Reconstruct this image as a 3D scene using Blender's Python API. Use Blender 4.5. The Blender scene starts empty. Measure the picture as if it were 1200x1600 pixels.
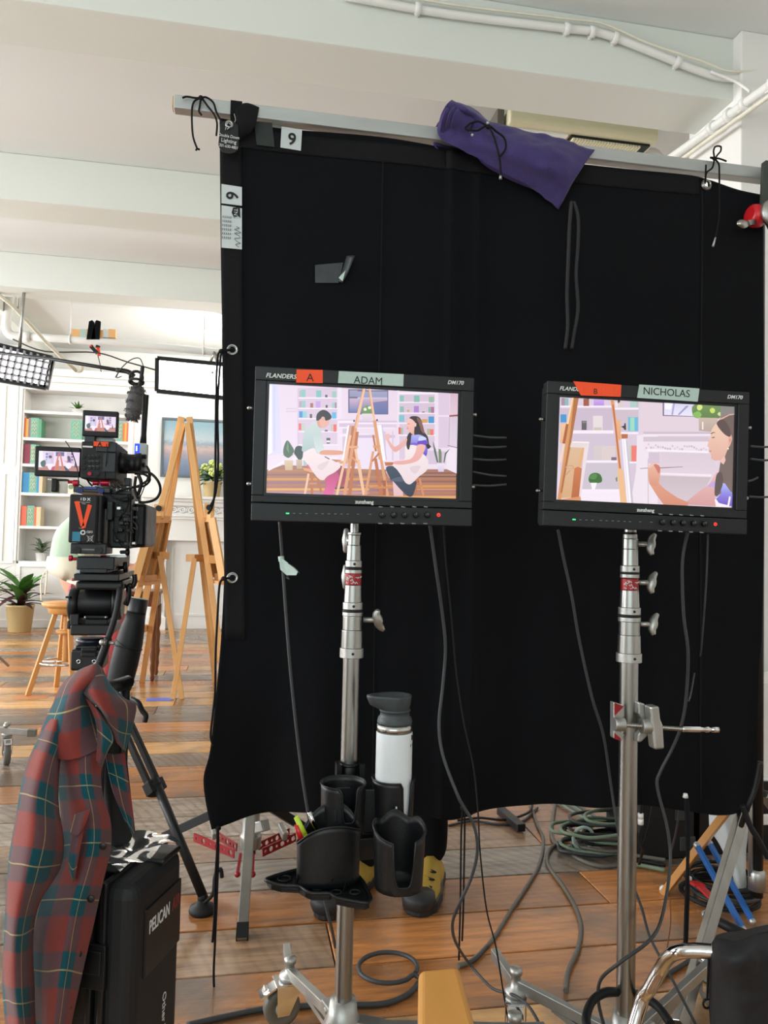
import bpy, math, random
from mathutils import Vector, Matrix, noise
random.seed(4)
V = Vector
scene = bpy.context.scene
COL = scene.collection

# ------------------------------------------------------------------ camera, light, exposure
EYE = V((0, 0, 1.12)); TH = math.radians(10.5); PITCH = math.atan(48/1200); ROLL = math.radians(1.3)
F0 = V((math.sin(TH), math.cos(TH), 0)); H0 = V((math.cos(TH), -math.sin(TH), 0)); Z0 = V((0, 0, 1))
FW = (F0*math.cos(PITCH) + Z0*math.sin(PITCH)).normalized()
U0 = (Z0*math.cos(PITCH) - F0*math.sin(PITCH)).normalized()
RT = H0*math.cos(ROLL) + U0*math.sin(ROLL)
UP = U0*math.cos(ROLL) - H0*math.sin(ROLL)
cam_data = bpy.data.cameras.new('camera'); cam = bpy.data.objects.new('camera', cam_data); COL.objects.link(cam)
cam_data.sensor_fit = 'HORIZONTAL'; cam_data.sensor_width = 36; cam_data.lens = 36.0
cam_data.clip_start = 0.02; cam_data.clip_end = 60
m = Matrix.Identity(4)
for i in range(3):
    m[i][0] = RT[i]; m[i][1] = UP[i]; m[i][2] = -FW[i]; m[i][3] = EYE[i]
cam.matrix_world = m
scene.camera = cam

w = bpy.data.worlds.new('world'); scene.world = w; w.use_nodes = True
w.node_tree.nodes['Background'].inputs[0].default_value = (0.75, 0.86, 1.0, 1)
w.node_tree.nodes['Background'].inputs[1].default_value = 1.5

scene.view_settings.view_transform = 'Standard'; scene.view_settings.look = 'None'
scene.view_settings.gamma = 1; scene.view_settings.use_curve_mapping = False
scene.view_settings.exposure = 0.0

def area(name, loc, aim, sx, sy, power, color):
    l = bpy.data.lights.new(name, 'AREA'); l.shape = 'RECTANGLE'; l.size = sx; l.size_y = sy
    l.energy = power; l.color = color
    o = bpy.data.objects.new(name, l); COL.objects.link(o); o.location = loc
    o.rotation_euler = (V(aim) - V(loc)).to_track_quat('-Z', 'Y').to_euler()
    return o
WINL = [(0.3, 2.1), (3.7, 5.0), (5.6, 6.75), (7.5, 9.6)]   # window openings of the left wall (y from, y to)
for i, (a, b) in enumerate(WINL):
    area('window_daylight', (-5.75, (a+b)/2, 2.0), (0, (a+b)/2, 1.75), b-a, 2.1, (250, 175, 120, 165)[i], (0.97, 0.985, 1.0))
area('window_daylight_rear', (-1.4, -2.6, 1.95), (-1.2, 3, 1.5), 3.6, 1.9, 62, (0.83, 1.0, 0.95))
area('window_daylight_set', (-0.2, 8.6, 3.2), (-0.6, 9.0, 3.5), 0.9, 0.4, 26, (1.0, 0.96, 0.88))  # added uplight without a fixture, brightens the last ceiling bay

# ------------------------------------------------------------------ helpers
def ray(u, v): return FW + RT*((u-600)/1200) + UP*((800-v)/1200)
def P(u, v, Z): return EYE + ray(u, v)*Z
def PY(u, v, y): d = ray(u, v); return EYE + d*((y-EYE.y)/d.y)
def PX(u, v, x): d = ray(u, v); return EYE + d*((x-EYE.x)/d.x)
def PZ(u, v, z=0.0): d = ray(u, v); return EYE + d*((z-EYE.z)/d.z)

class Fr:
    """upright frame through a point; rz turns its x axis"""
    def __init__(s, o, rz=0.0):
        s.o = V((o.x, o.y, 0)); s.rz = rz
        s.M = Matrix.Translation(s.o) @ Matrix.Rotation(rz, 4, 'Z'); s.I = s.M.inverted()
    def q(s, u, v, dy=0.0):
        d = s.I.to_3x3() @ ray(u, v); e = s.I @ EYE
        return e + d*((dy-e.y)/d.y)
    def w(s, a, dy, z): return s.M @ V((a, dy, z))
    def W(s, u, v, dy=0.0): return s.M @ s.q(u, v, dy)

def cr(pts, sub=6, closed=False):
    pts = [V(p) for p in pts]
    if sub <= 1 or len(pts) < 3: return pts
    n = len(pts); out = []
    rng = range(n) if closed else range(n-1)
    for i in rng:
        if closed: a, b, c, d = pts[(i-1) % n], pts[i], pts[(i+1) % n], pts[(i+2) % n]
        else: a, b, c, d = pts[max(i-1, 0)], pts[i], pts[i+1], pts[min(i+2, n-1)]
        for k in range(sub):
            t = k/sub
            out.append(0.5*((2*b)+(c-a)*t+(2*a-5*b+4*c-d)*t*t+(3*b-a-3*c+d)*t**3))
    if not closed: out.append(pts[-1])
    return out

class MB:
    def __init__(s, M=None): s.v = []; s.f = []; s.sm = []; s.M = M; s.uv = None
    def add(s, vs, fs, smooth=False):
        b = len(s.v)
        for p in vs:
            p = V(p); s.v.append(s.M @ p if s.M else p)
        for f in fs: s.f.append([b+i for i in f]); s.sm.append(smooth)
        return s
    def box(s, x0, x1, y0, y1, z0, z1, R=None):
        vs = [V((x, y, z)) for x in (x0, x1) for y in (y0, y1) for z in (z0, z1)]
        if R: vs = [R @ p for p in vs]
        return s.add(vs, [(0,1,3,2),(4,6,7,5),(0,4,5,1),(2,3,7,6),(0,2,6,4),(1,5,7,3)])
    def bar(s, p, q, wx, wy, up=None, tw=1.0):
        """rectangular bar from p to q, cross-section wx by wy; wy along up"""
        p, q = V(p), V(q); d = (q-p).normalized(); up = V(up or (0, 0, 1))
        if abs(d.dot(up)) > 0.98: up = V((0, 1, 0))
        a = d.cross(up).normalized(); b = a.cross(d)
        vs = []
        for c, k in ((p, 1.0), (q, tw)):
            for i, j in ((-1,-1),(1,-1),(1,1),(-1,1)): vs.append(c + a*(i*wx/2*k) + b*(j*wy/2*k))
        return s.add(vs, [(0,1,5,4),(1,2,6,5),(2,3,7,6),(3,0,4,7),(3,2,1,0),(4,5,6,7)])
    def tube(s, pts, r, n=8, sub=6, cap=True, closed=False, rad=None):
        ps = cr(pts, sub, closed); N = len(ps)
        if N < 2: return s
        t0 = (ps[1]-ps[0]).normalized()
        a = t0.orthogonal().normalized(); vs = []; prev = t0
        for i, p in enumerate(ps):
            if closed: t = (ps[(i+1) % N]-ps[i-1]).normalized()
            else: t = (ps[min(i+1, N-1)]-ps[max(i-1, 0)]).normalized()
            a = prev.rotation_difference(t) @ a; prev = t
            a = (a - t*a.dot(t)).normalized(); b = t.cross(a)
            rr = rad(i/(N-1)) if rad else (r if not isinstance(r, (list, tuple)) else r[0]+(r[1]-r[0])*i/(N-1))
            for k in range(n):
                an = 2*math.pi*k/n; vs.append(p + a*(rr*math.cos(an)) + b*(rr*math.sin(an)))
        fs = []
        for i in range(N if closed else N-1):
            j = (i+1) % N
            for k in range(n): fs.append((i*n+k, i*n+(k+1) % n, j*n+(k+1) % n, j*n+k))
        s.add(vs, fs, True)
        if cap and not closed:
            b0 = len(s.v)-len(vs)
            s.f.append([b0+k for k in range(n)][::-1]); s.sm.append(False)
            s.f.append([b0+(N-1)*n+k for k in range(n)]); s.sm.append(False)
        return s
    def cyl(s, p, q, r, r2=None, n=16): return s.tube([p, q], [r, r if r2 is None else r2], n, 1)
    def lathe(s, prof, o=(0,0,0), axis=(0,0,1), n=24, cap=True, smooth=True, sx=1.0, sy=1.0):
        """prof: (radius, height) from bottom to top"""
        o = V(o); t = V(axis).normalized(); a = t.orthogonal().normalized()
        if abs(t.z) > 0.9: a = V((1, 0, 0)); a = (a-t*a.dot(t)).normalized()
        b = t.cross(a); vs = []
        for r, h in prof:
            for k in range(n):
                an = 2*math.pi*k/n; vs.append(o + t*h + a*(r*math.cos(an)*sx) + b*(r*math.sin(an)*sy))
        fs = [(i*n+k, i*n+(k+1) % n, (i+1)*n+(k+1) % n, (i+1)*n+k) for i in range(len(prof)-1) for k in range(n)]
        s.add(vs, fs, smooth)
        if cap:
            b0 = len(s.v)-len(vs)
            if prof[0][0] > 1e-5: s.f.append([b0+k for k in range(n)][::-1]); s.sm.append(False)
            if prof[-1][0] > 1e-5: s.f.append([b0+(len(prof)-1)*n+k for k in range(n)]); s.sm.append(False)
        return s
    def ball(s, c, r, n=12, sx=1, sy=1, sz=1):
        c = V(c); vs = []; k2 = max(6, n//2+2)
        for i in range(k2+1):
            ph = math.pi*i/k2
            for k in range(n):
                an = 2*math.pi*k/n
                vs.append(c+V((r*sx*math.sin(ph)*math.cos(an), r*sy*math.sin(ph)*math.sin(an), -r*sz*math.cos(ph))))
        return s.add(vs, [(i*n+k, i*n+(k+1) % n, (i+1)*n+(k+1) % n, (i+1)*n+k) for i in range(k2) for k in range(n)], True)
    def torus(s, c, axis, R, r, n=24, m=8, sx=1.0):
        c = V(c); t = V(axis).normalized(); a = t.orthogonal().normalized(); b = t.cross(a)
        return s.tube([c + a*(R*math.cos(2*math.pi*k/n)) + b*(R*sx*math.sin(2*math.pi*k/n)) for k in range(n)], r, m, 1, closed=True)
    def prism(s, pts, ext, smooth=False):
        """flat outline (list of 3D points) extruded by the vector ext"""
        n = len(pts); e = V(ext)
        vs = [V(p) for p in pts] + [V(p)+e for p in pts]
        return s.add(vs, [list(range(n))[::-1], list(range(n, 2*n))] + [(i, (i+1) % n, n+(i+1) % n, n+i) for i in range(n)], smooth)
    def sheet(s, rows, su=4, sv=4, uvscale=None):
        """smooth surface through a grid of points"""
        g = [cr(r, su) for r in rows]; cols = [cr([g[i][j] for i in range(len(g))], sv) for j in range(len(g[0]))]
        nj, ni = len(cols), len(cols[0]); vs = [cols[j][i] for i in range(ni) for j in range(nj)]
        return s.add(vs, [(i*nj+j, i*nj+j+1, (i+1)*nj+j+1, (i+1)*nj+j) for i in range(ni-1) for j in range(nj-1)], True), ni, nj

OFF = {}
def tag(o, label=None, cat=None, group=None, kind=None):
    if label: o['label'] = label
    if cat: o['category'] = cat
    if group: o['group'] = group
    if kind: o['kind'] = kind
    return o
def obj(name, mb, mat, parent=None, bevel=0.0, solid=0.0, label=None, subd=0, seg=2, offs=0):
    n = len(mb.v)
    lo = V([min(p[i] for p in mb.v) for i in range(3)]); hi = V([max(p[i] for p in mb.v) for i in range(3)])
    c = (lo+hi)/2
    if parent is None: c.z = lo.z
    me = bpy.data.meshes.new(name); me.from_pydata([p-c for p in mb.v], [], mb.f); 
    me.polygons.foreach_set('use_smooth', mb.sm); me.materials.append(mat); me.update()
    o = bpy.data.objects.new(name, me); COL.objects.link(o)
    if parent: o.parent = parent; o.location = c - OFF.get(parent.name, V((0,0,0)))
    else: o.location = c
    OFF[o.name] = c
    if subd:
        d = o.modifiers.new('sub', 'SUBSURF'); d.levels = subd; d.render_levels = subd
    if solid:
        d = o.modifiers.new('solid', 'SOLIDIFY'); d.thickness = solid; d.offset = offs
    if bevel:
        d = o.modifiers.new('bevel', 'BEVEL'); d.width = bevel; d.segments = seg; d.limit_method = 'ANGLE'; d.angle_limit = math.radians(40)
        for p in me.polygons: pass
    if label: o['label'] = label
    return o
def thing(name, label, cat, loc, group=None, kind=None, rz=None):
    """Empty at the base; its parts are given in world coordinates unless rz is set (then local)"""
    o = bpy.data.objects.new(name, None); COL.objects.link(o); o.location = loc; o.empty_display_size = 0.05
    if rz is None: OFF[o.name] = V(loc)
    else: o.rotation_euler = (0, 0, rz); OFF[o.name] = V((0, 0, 0))
    return tag(o, label, cat, group, kind)
def copy_tree(o, parent=None):
    c = o.copy(); COL.objects.link(c)
    if parent: c.parent = parent
    for ch in list(o.children): copy_tree(ch, c)
    return c
def struct(name, mb, mat, parent=None, **k):
    o = obj(name, mb, mat, parent, **k)
    if parent is None: o['kind'] = 'structure'
    return o
def text(name, s, size, Mx, mat, parent, ext=0.0002, align='LEFT', sx=1.0, bold=0.0, label=None, shear=0.0):
    cu = bpy.data.curves.new(name, 'FONT'); cu.body = s; cu.size = size; cu.extrude = ext; cu.align_x = align
    cu.offset = bold; cu.resolution_u = 3; cu.shear = shear
    t = bpy.data.objects.new('tmp', cu); COL.objects.link(t)
    dg = bpy.context.evaluated_depsgraph_get(); me0 = bpy.data.meshes.new_from_object(t.evaluated_get(dg))
    mb = MB(Mx @ Matrix.Diagonal((sx, 1, 1, 1)))
    mb.add([v.co.copy() for v in me0.vertices], [tuple(p.vertices) for p in me0.polygons])
    bpy.data.objects.remove(t); bpy.data.curves.remove(cu); bpy.data.meshes.remove(me0)
    return obj(name, mb, mat, parent, label=label)
def face(fr, a, dy, z, roll=0.0):
    """matrix of a writing plane facing the camera side of a frame"""
    return fr.M @ Matrix.Translation((a, dy, z)) @ Matrix.Rotation(math.pi/2, 4, 'X') @ Matrix.Rotation(roll, 4, 'Z')

# ------------------------------------------------------------------ materials
def lin(c): 
    c = [x/255 for x in c]
    return [x/12.92 if x <= 0.04045 else ((x+0.055)/1.055)**2.4 for x in c]
def mat(name, c, rough=0.5, metal=0.0, var=0.0, scale=8, bump=0.0, bscale=60, emit=0.0, sheen=0.0, stretch=None, spec=0.5, trans=0.0, coat=0.0, alpha=None):
    m = bpy.data.materials.new(name); m.use_nodes = True; nt = m.node_tree; N = nt.nodes; L = nt.links
    b = N['Principled BSDF']; c = lin(c)
    b.inputs['Base Color'].default_value = (*c, 1); b.inputs['Roughness'].default_value = rough
    b.inputs['Metallic'].default_value = metal; b.inputs['Specular IOR Level'].default_value = spec
    if sheen: b.inputs['Sheen Weight'].default_value = sheen; b.inputs['Sheen Roughness'].default_value = 0.4
    if trans: b.inputs['Transmission Weight'].default_value = trans
    if coat: b.inputs['Coat Weight'].default_value = coat; b.inputs['Coat Roughness'].default_value = 0.1
    if emit: b.inputs['Emission Color'].default_value = (*c, 1); b.inputs['Emission Strength'].default_value = emit
    tc = N.new('ShaderNodeTexCoord'); mp = N.new('ShaderNodeMapping'); L.new(tc.outputs['Object'], mp.inputs[0])
    if stretch: mp.inputs['Scale'].default_value = stretch
    nz = N.new('ShaderNodeTexNoise'); nz.inputs['Scale'].default_value = scale; nz.inputs['Detail'].default_value = 5
    L.new(mp.outputs[0], nz.inputs['Vector'])
    if var:
        mx = N.new('ShaderNodeMix'); mx.data_type = 'RGBA'
        mx.inputs[6].default_value = (*[x*(1-var) for x in c], 1); mx.inputs[7].default_value = (*[min(1, x*(1+var)) for x in c], 1)
        L.new(nz.outputs['Fac'], mx.inputs[0]); L.new(mx.outputs[2], b.inputs['Base Color'])
        if metal or rough < 0.6:
            mr = N.new('ShaderNodeMapRange'); mr.inputs[3].default_value = max(0.03, rough*0.75); mr.inputs[4].default_value = min(1, rough*1.3)
            L.new(nz.outputs['Fac'], mr.inputs[0]); L.new(mr.outputs[0], b.inputs['Roughness'])
    if bump:
        n2 = N.new('ShaderNodeTexNoise'); n2.inputs['Scale'].default_value = bscale; n2.inputs['Detail'].default_value = 3
        L.new(mp.outputs[0], n2.inputs['Vector']); bp = N.new('ShaderNodeBump'); bp.inputs['Strength'].default_value = bump
        bp.inputs['Distance'].default_value = 0.004; L.new(n2.outputs['Fac'], bp.inputs['Height']); L.new(bp.outputs[0], b.inputs['Normal'])
    return m

M = {}
M['ceiling'] = mat('ceiling_paint', (224,227,225), 0.75, var=0.03, scale=1.3, bump=0.15, bscale=14)
M['beam'] = mat('beam_paint', (220,224,217), 0.7, var=0.04, scale=1.1, bump=0.2, bscale=10)
M['wall'] = mat('wall_paint', (232,230,226), 0.65, var=0.03, scale=1.2, bump=0.15, bscale=12)
M['setwall'] = mat('set_paint', (230,228,224), 0.6, var=0.02, scale=1)
M['white'] = mat('white_gloss_paint', (236,235,231), 0.45, var=0.02)
M['pipe'] = mat('pipe_paint', (232,232,228), 0.4, var=0.04, bump=0.2, bscale=30)
M['agedpipe'] = mat('aged_conduit_paint', (226,223,205), 0.45, var=0.10, scale=14, bump=0.25, bscale=30)
M['cream'] = mat('cream_plastic', (226,222,188), 0.45, var=0.03)
M['flag'] = mat('black_cotton', (15,16,19), 0.95, var=0.35, scale=3, bump=0.25, bscale=380, sheen=0.04, spec=0.12)
M['hem'] = mat('black_webbing', (19,19,21), 0.85, var=0.25, scale=20, bump=0.4, bscale=500, spec=0.2)
M['cord'] = mat('black_cord', (16,15,19), 0.8, bump=0.4, bscale=600, spec=0.25)
M['rubber'] = mat('black_rubber', (20,21,22), 0.55, var=0.15, spec=0.3)
M['cable'] = mat('dark_grey_cable', (60,62,64), 0.5, var=0.15, spec=0.4)
M['grcable'] = mat('grey_cable', (96,92,84), 0.5, var=0.2)
M['greencable'] = mat('green_grey_cable', (112,130,108), 0.5, var=0.25, scale=30)
M['plastic'] = mat('black_plastic', (17,18,20), 0.42, var=0.2, scale=12, bump=0.1, bscale=300, spec=0.4)
M['plasticm'] = mat('matt_black_plastic', (26,27,29), 0.6, var=0.15, scale=10, spec=0.35)
M['metalblack'] = mat('black_anodised_metal', (24,25,27), 0.38, metal=0.3, var=0.2, scale=9)
M['bezel'] = mat('monitor_shell', (24,27,28), 0.5, var=0.08, scale=5, spec=0.35)
M['steel'] = mat('worn_steel', (160,160,156), 0.3, metal=1.0, var=0.25, scale=6, stretch=(3,3,0.35))
M['alu'] = mat('cast_aluminium', (176,176,172), 0.42, metal=0.9, var=0.18, scale=16, bump=0.1, bscale=90)
M['chrome'] = mat('chrome', (215,215,215), 0.12, metal=1.0, var=0.08)
M['galv'] = mat('galvanised_tube', (178,182,180), 0.5, metal=0.55, var=0.18, scale=9, stretch=(0.4,3,3), bump=0.1)
M['redpaint'] = mat('red_enamel', (150,28,34), 0.35, metal=0.2, var=0.15)
M['redplastic'] = mat('red_plastic', (190,24,34), 0.35)
M['bluepaint'] = mat('blue_enamel', (28,96,170), 0.35, metal=0.2, var=0.12)
M['purple'] = mat('purple_cotton', (68,58,106), 0.9, var=0.12, scale=5, bump=0.5, bscale=260, sheen=0.2, spec=0.2)
M['orange'] = mat('orange_tape', (242,76,22), 0.6, bump=0.2, bscale=200, var=0.05)
M['greytape'] = mat('pale_grey_tape', (176,196,188), 0.65, bump=0.2, bscale=200, var=0.04)
M['label'] = mat('white_cloth_label', (196,203,203), 0.7, var=0.07, scale=30)
M['ink'] = mat('black_ink', (18,18,20), 0.7)
M['print'] = mat('white_print', (215,218,215), 0.6)
M['dimprint'] = mat('grey_print', (120,124,124), 0.6)
M['redprint'] = mat('red_print', (130,50,44), 0.6)
M['wood'] = mat('easel_beech', (228,176,114), 0.5, var=0.14, scale=5, stretch=(6,6,0.7))
M['woodd'] = mat('dark_turned_wood', (128,80,44), 0.45, var=0.2, scale=6)
M['stool'] = mat('stool_pine', (206,150,86), 0.45, var=0.14, scale=5, stretch=(5,5,1))
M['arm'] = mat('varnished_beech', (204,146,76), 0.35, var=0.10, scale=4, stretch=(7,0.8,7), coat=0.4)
M['canvasback'] = mat('raw_canvas', (190,158,110), 0.8, var=0.06)
M['canvas'] = mat('primed_canvas', (238,238,234), 0.7)
M['skin'] = mat('skin', (214,164,138), 0.5, var=0.05)
M['mint'] = mat('mint_cotton', (186,206,184), 0.85, var=0.05, bump=0.5, bscale=120, stretch=(3,3,0.6))
M['apron'] = mat('cream_apron', (236,228,208), 0.85, var=0.04)
M['pink'] = mat('pink_trousers', (200,96,108), 0.8, var=0.08)
M['hair'] = mat('dark_hair', (28,22,20), 0.6)
M['blackcloth'] = mat('black_trousers', (15,15,17), 0.9, var=0.2, spec=0.15)
M['greycloth'] = mat('charcoal_shirt', (40,42,46), 0.9, var=0.1)
M['yellow'] = mat('yellow_suede', (180,146,54), 0.75, var=0.15, scale=30)
M['shoe'] = mat('black_shoe_rubber', (34,34,36), 0.6, var=0.2, scale=40)
M['fur'] = mat('grey_fur', (78,78,80), 0.95, var=0.5, scale=60, bump=1.0, bscale=120)
M['led'] = mat('led_diffuser', (255,253,250), 0.5, emit=9.0)
M['ledgreen'] = mat('green_indicator', (60,235,130), 0.5, emit=1.3)
M['ledred'] = mat('red_indicator', (255,60,50), 0.5, emit=1.2)
M['ledblue'] = mat('blue_indicator', (20,60,230), 0.5, emit=1.2)
M['terra'] = mat('tan_pot', (202,178,128), 0.6, var=0.05)
M['whitepot'] = mat('white_pot', (232,230,226), 0.4)
M['leaf'] = mat('green_leaf', (70,122,48), 0.5, var=0.3, scale=9)
M['leafgrey'] = mat('grey_green_leaf', (122,142,116), 0.6, var=0.2, scale=9)
M['leafred'] = mat('burgundy_leaf', (74,42,44), 0.45, var=0.4, scale=9)
M['leafyellow'] = mat('striped_leaf', (132,140,70), 0.5, var=0.35, scale=12)
M['flower'] = mat('pale_green_flower', (214,224,142), 0.7, var=0.1, scale=30)
M['soil'] = mat('soil', (52,38,28), 0.95, var=0.3, scale=40)
M['clear'] = mat('clear_plastic_film', (235,240,240), 0.10, trans=0.95, bump=0.15, bscale=20)
M['teal'] = mat('teal_sticker', (24,118,150), 0.5)
M['maroon'] = mat('anodised_red', (176,34,60), 0.3, metal=0.5)
M['navy'] = mat('blue_anodised', (36,50,110), 0.35, metal=0.4)
M['bottlewhite'] = mat('white_powder_coat', (214,218,220), 0.5, bump=0.2, bscale=500)
M['lid'] = mat('grey_lid', (52,58,60), 0.5, var=0.08)
M['bag'] = mat('black_nylon', (20,21,24), 0.75, var=0.3, scale=10, bump=0.5, bscale=30)
M['glassred'] = M['redplastic']

def plank_mat(name, c1, c2, arcs, rough):
    m = bpy.data.materials.new(name); m.use_nodes = True; nt = m.node_tree; N = nt.nodes; L = nt.links
    b = N['Principled BSDF']; tc = N.new('ShaderNodeTexCoord'); oi = N.new('ShaderNodeObjectInfo')
    add = N.new('ShaderNodeVectorMath'); add.operation = 'MULTIPLY_ADD'
    cx = N.new('ShaderNodeCombineXYZ')
    for i in range(3): L.new(oi.outputs['Random'], cx.inputs[i])
    L.new(cx.outputs[0], add.inputs[0]); add.inputs[1].default_value = (37, 91, 13); L.new(tc.outputs['Object'], add.inputs[2])
    mp = N.new('ShaderNodeMapping'); mp.inputs['Scale'].default_value = (1.2, 14, 14); L.new(add.outputs[0], mp.inputs[0])
    g = N.new('ShaderNodeTexNoise'); g.inputs['Scale'].default_value = 3; g.inputs['Detail'].default_value = 8; g.inputs['Roughness'].default_value = 0.65
    L.new(mp.outputs[0], g.inputs['Vector'])
    r = N.new('ShaderNodeValToRGB'); r.color_ramp.elements[0].position = 0.3; r.color_ramp.elements[1].position = 0.72
    r.color_ramp.elements[0].color = (*lin(c2), 1); r.color_ramp.elements[1].color = (*lin(c1), 1)
    L.new(g.outputs['Fac'], r.inputs[0])
    # wear patches
    w1 = N.new('ShaderNodeTexNoise'); w1.inputs['Scale'].default_value = 2.3; w1.inputs['Detail'].default_value = 6; L.new(add.outputs[0], w1.inputs['Vector'])
    wr = N.new('ShaderNodeValToRGB'); wr.color_ramp.elements[0].position = 0.50; wr.color_ramp.elements[1].position = 0.66
    L.new(w1.outputs['Fac'], wr.inputs[0])
    mx = N.new('ShaderNodeMix'); mx.data_type = 'RGBA'; L.new(wr.outputs[0], mx.inputs[0]); L.new(r.outputs[0], mx.inputs[6])
    mx.inputs[7].default_value = (*lin((112, 92, 76)), 1)
    # per-plank tone
    hs = N.new('ShaderNodeHueSaturation'); mr = N.new('ShaderNodeMapRange'); mr.inputs[3].default_value = 0.7; mr.inputs[4].default_value = 1.3
    L.new(oi.outputs['Random'], mr.inputs[0]); L.new(mr.outputs[0], hs.inputs['Value']); L.new(mx.outputs[2], hs.inputs['Color'])
    # saw arcs
    mp2 = N.new('ShaderNodeMapping'); mp2.inputs['Location'].default_value = (0, 0.45, 0); cx2 = N.new('ShaderNodeVectorMath'); cx2.operation = 'MULTIPLY_ADD'; L.new(cx.outputs[0], cx2.inputs[0]); cx2.inputs[1].default_value = (1.4, 0.3, 0); L.new(tc.outputs['Object'], cx2.inputs[2]); L.new(cx2.outputs[0], mp2.inputs[0])
    wv = N.new('ShaderNodeTexWave'); wv.wave_type = 'RINGS'; wv.rings_direction = 'Z'; wv.inputs['Scale'].default_value = 8; wv.inputs['Distortion'].default_value = 2.2
    wv.inputs['Detail'].default_value = 1
    L.new(mp2.outputs[0], wv.inputs['Vector'])
    md = N.new('ShaderNodeMix'); md.data_type = 'RGBA'; md.blend_type = 'MULTIPLY'
    ma = N.new('ShaderNodeMath'); ma.operation = 'MULTIPLY'; L.new(w1.outputs['Fac'], ma.inputs[0]); ma.inputs[1].default_value = arcs
    L.new(ma.outputs[0], md.inputs[0]); L.new(hs.outputs[0], md.inputs[6]); 
    wc = N.new('ShaderNodeValToRGB'); wc.color_ramp.elements[0].color = (0.25,0.25,0.25,1); wc.color_ramp.elements[1].position = 0.45; L.new(wv.outputs['Color'], wc.inputs[0])
    L.new(wc.outputs[0], md.inputs[7]); L.new(md.outputs[2], b.inputs['Base Color'])
    rr = N.new('ShaderNodeMapRange'); rr.inputs[3].default_value = rough*0.7; rr.inputs[4].default_value = rough*1.45
    L.new(w1.outputs['Fac'], rr.inputs[0]); L.new(rr.outputs[0], b.inputs['Roughness'])
    bp = N.new('ShaderNodeBump'); bp.inputs['Strength'].default_value = 0.35; bp.inputs['Distance'].default_value = 0.003
    sm = N.new('ShaderNodeMath'); sm.operation = 'MULTIPLY_ADD'; L.new(wv.outputs['Fac'], sm.inputs[0]); sm.inputs[1].default_value = arcs*0.5; L.new(g.outputs['Fac'], sm.inputs[2])
    L.new(sm.outputs[0], bp.inputs['Height']); L.new(bp.outputs[0], b.inputs['Normal'])
    return m
PL = [plank_mat('plank_orange', (214,142,80), (146,96,58), 0.2, 0.25), plank_mat('plank_brown', (182,146,112), (112,86,66), 0.5, 0.25),
      plank_mat('plank_grey', (176,160,142), (110,96,84), 0.8, 0.26), plank_mat('plank_honey', (232,182,118), (172,124,74), 0.15, 0.24)]
# ------------------------------------------------------------------ room
XL, XR, YB, YF, HC, HB = -5.6, 2.9, -2.5, 10.35, 3.52, 3.22
fl = struct('floor', MB().box(XL-0.2, XR+0.2, YB-0.2, YF+0.2, -0.12, -0.022), M['soil'])
WP = 0.235; y = 2.06 - WP*19; row = 0; pmesh = {}
def plank(x0, x1, yy, mi):
    ln = x1-x0; key = (round(ln, 2), mi)
    if key not in pmesh:
        me = bpy.data.meshes.new('plank'); h, g = ln/2-0.002, WP/2-0.003
        vs = [(sx*(h-c), sy*(g-c), z) for z, c in ((-0.02, 0), (-0.002, 0), (0, 0.002)) for sx, sy in ((-1,-1),(1,-1),(1,1),(-1,1))]
        fs = [(3,2,1,0)] + [(k*4+i, k*4+(i+1) % 4, k*4+4+(i+1) % 4, k*4+4+i) for k in (0, 1) for i in range(4)] + [(8,9,10,11)]
        me.from_pydata(vs, [], fs); me.materials.append(PL[mi]); pmesh[key] = me
    o = bpy.data.objects.new('plank', pmesh[key]); COL.objects.link(o); o.parent = fl
    o.location = V(((x0+x1)/2, yy+WP/2, random.uniform(-0.0012, 0.0008))) - OFF[fl.name]
rnd = random.Random(11)
while y < YF-0.01:
    x = XL - rnd.uniform(0, 1.6); x = max(x, XL) if rnd.random() < .5 else XL
    cuts = [XL]
    while cuts[-1] < XR-0.7: cuts.append(round(cuts[-1] + rnd.choice([1.6, 2.2, 2.6, 3.2, 3.6]) * (rnd.uniform(0.4, 1) if len(cuts) == 1 else 1), 2))
    cuts[-1] = XR
    for a, b in zip(cuts, cuts[1:]):
        if b-a < 0.3: continue
        right = (a+b)/2 > 0.2
        mi = rnd.choices([0,1,2,3], [5,1.6,1.2,2] if right else [0.8,4,4,1] if y < 4.5 else [2.2,2.6,2.6,3.2])[0]  # near left planks picked paler and greyer: window glare put into their colour
        if abs(y-2.30) < 0.05 and not right: mi = 2
        if abs(y-2.53) < 0.05: mi = 2
        if abs(y-2.06) < 0.05 and right: mi = 0
        if abs(y-2.30) < 0.05 and right: mi = 0
        plank(a, b, y, mi)
    y += WP; row += 1

struct('ceiling', MB().box(XL-0.2, XR+0.2, YB-0.2, YF+0.2, HC, HC+0.15), M['ceiling'])
for i, y0 in enumerate((3.16, 5.10, 6.92)):
    struct('trim_%d' % (i+1), MB().box(XL, XR, y0, y0+0.31, HB, HC), M['beam'], bevel=0.008)
struct('trim_4', MB().box(2.2, XR, 3.10, 3.52, 0, HC), M['wall'], bevel=0.006)         # column under the first beam
struct('trim_5', MB().box(XL, XR, 0.6, 0.9, HB, HC), M['beam'], bevel=0.008)
struct('trim_6', MB().box(-4.3, -4.05, 7.23, YF, HB+0.05, HC), M['beam'], bevel=0.008) # short cross beams of the last bay
struct('trim_7', MB().box(-2.62, -2.4, 7.23, YF, HB+0.12, HC), M['beam'], bevel=0.008)
struct('wall_right', MB().box(XR, XR+0.15, YB, YF, 0, HC), M['wall'])
wb = MB(); wb.box(XL, XR, YF, YF+0.15, 0, HC)
struct('wall_back', wb, M['wall'])
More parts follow.
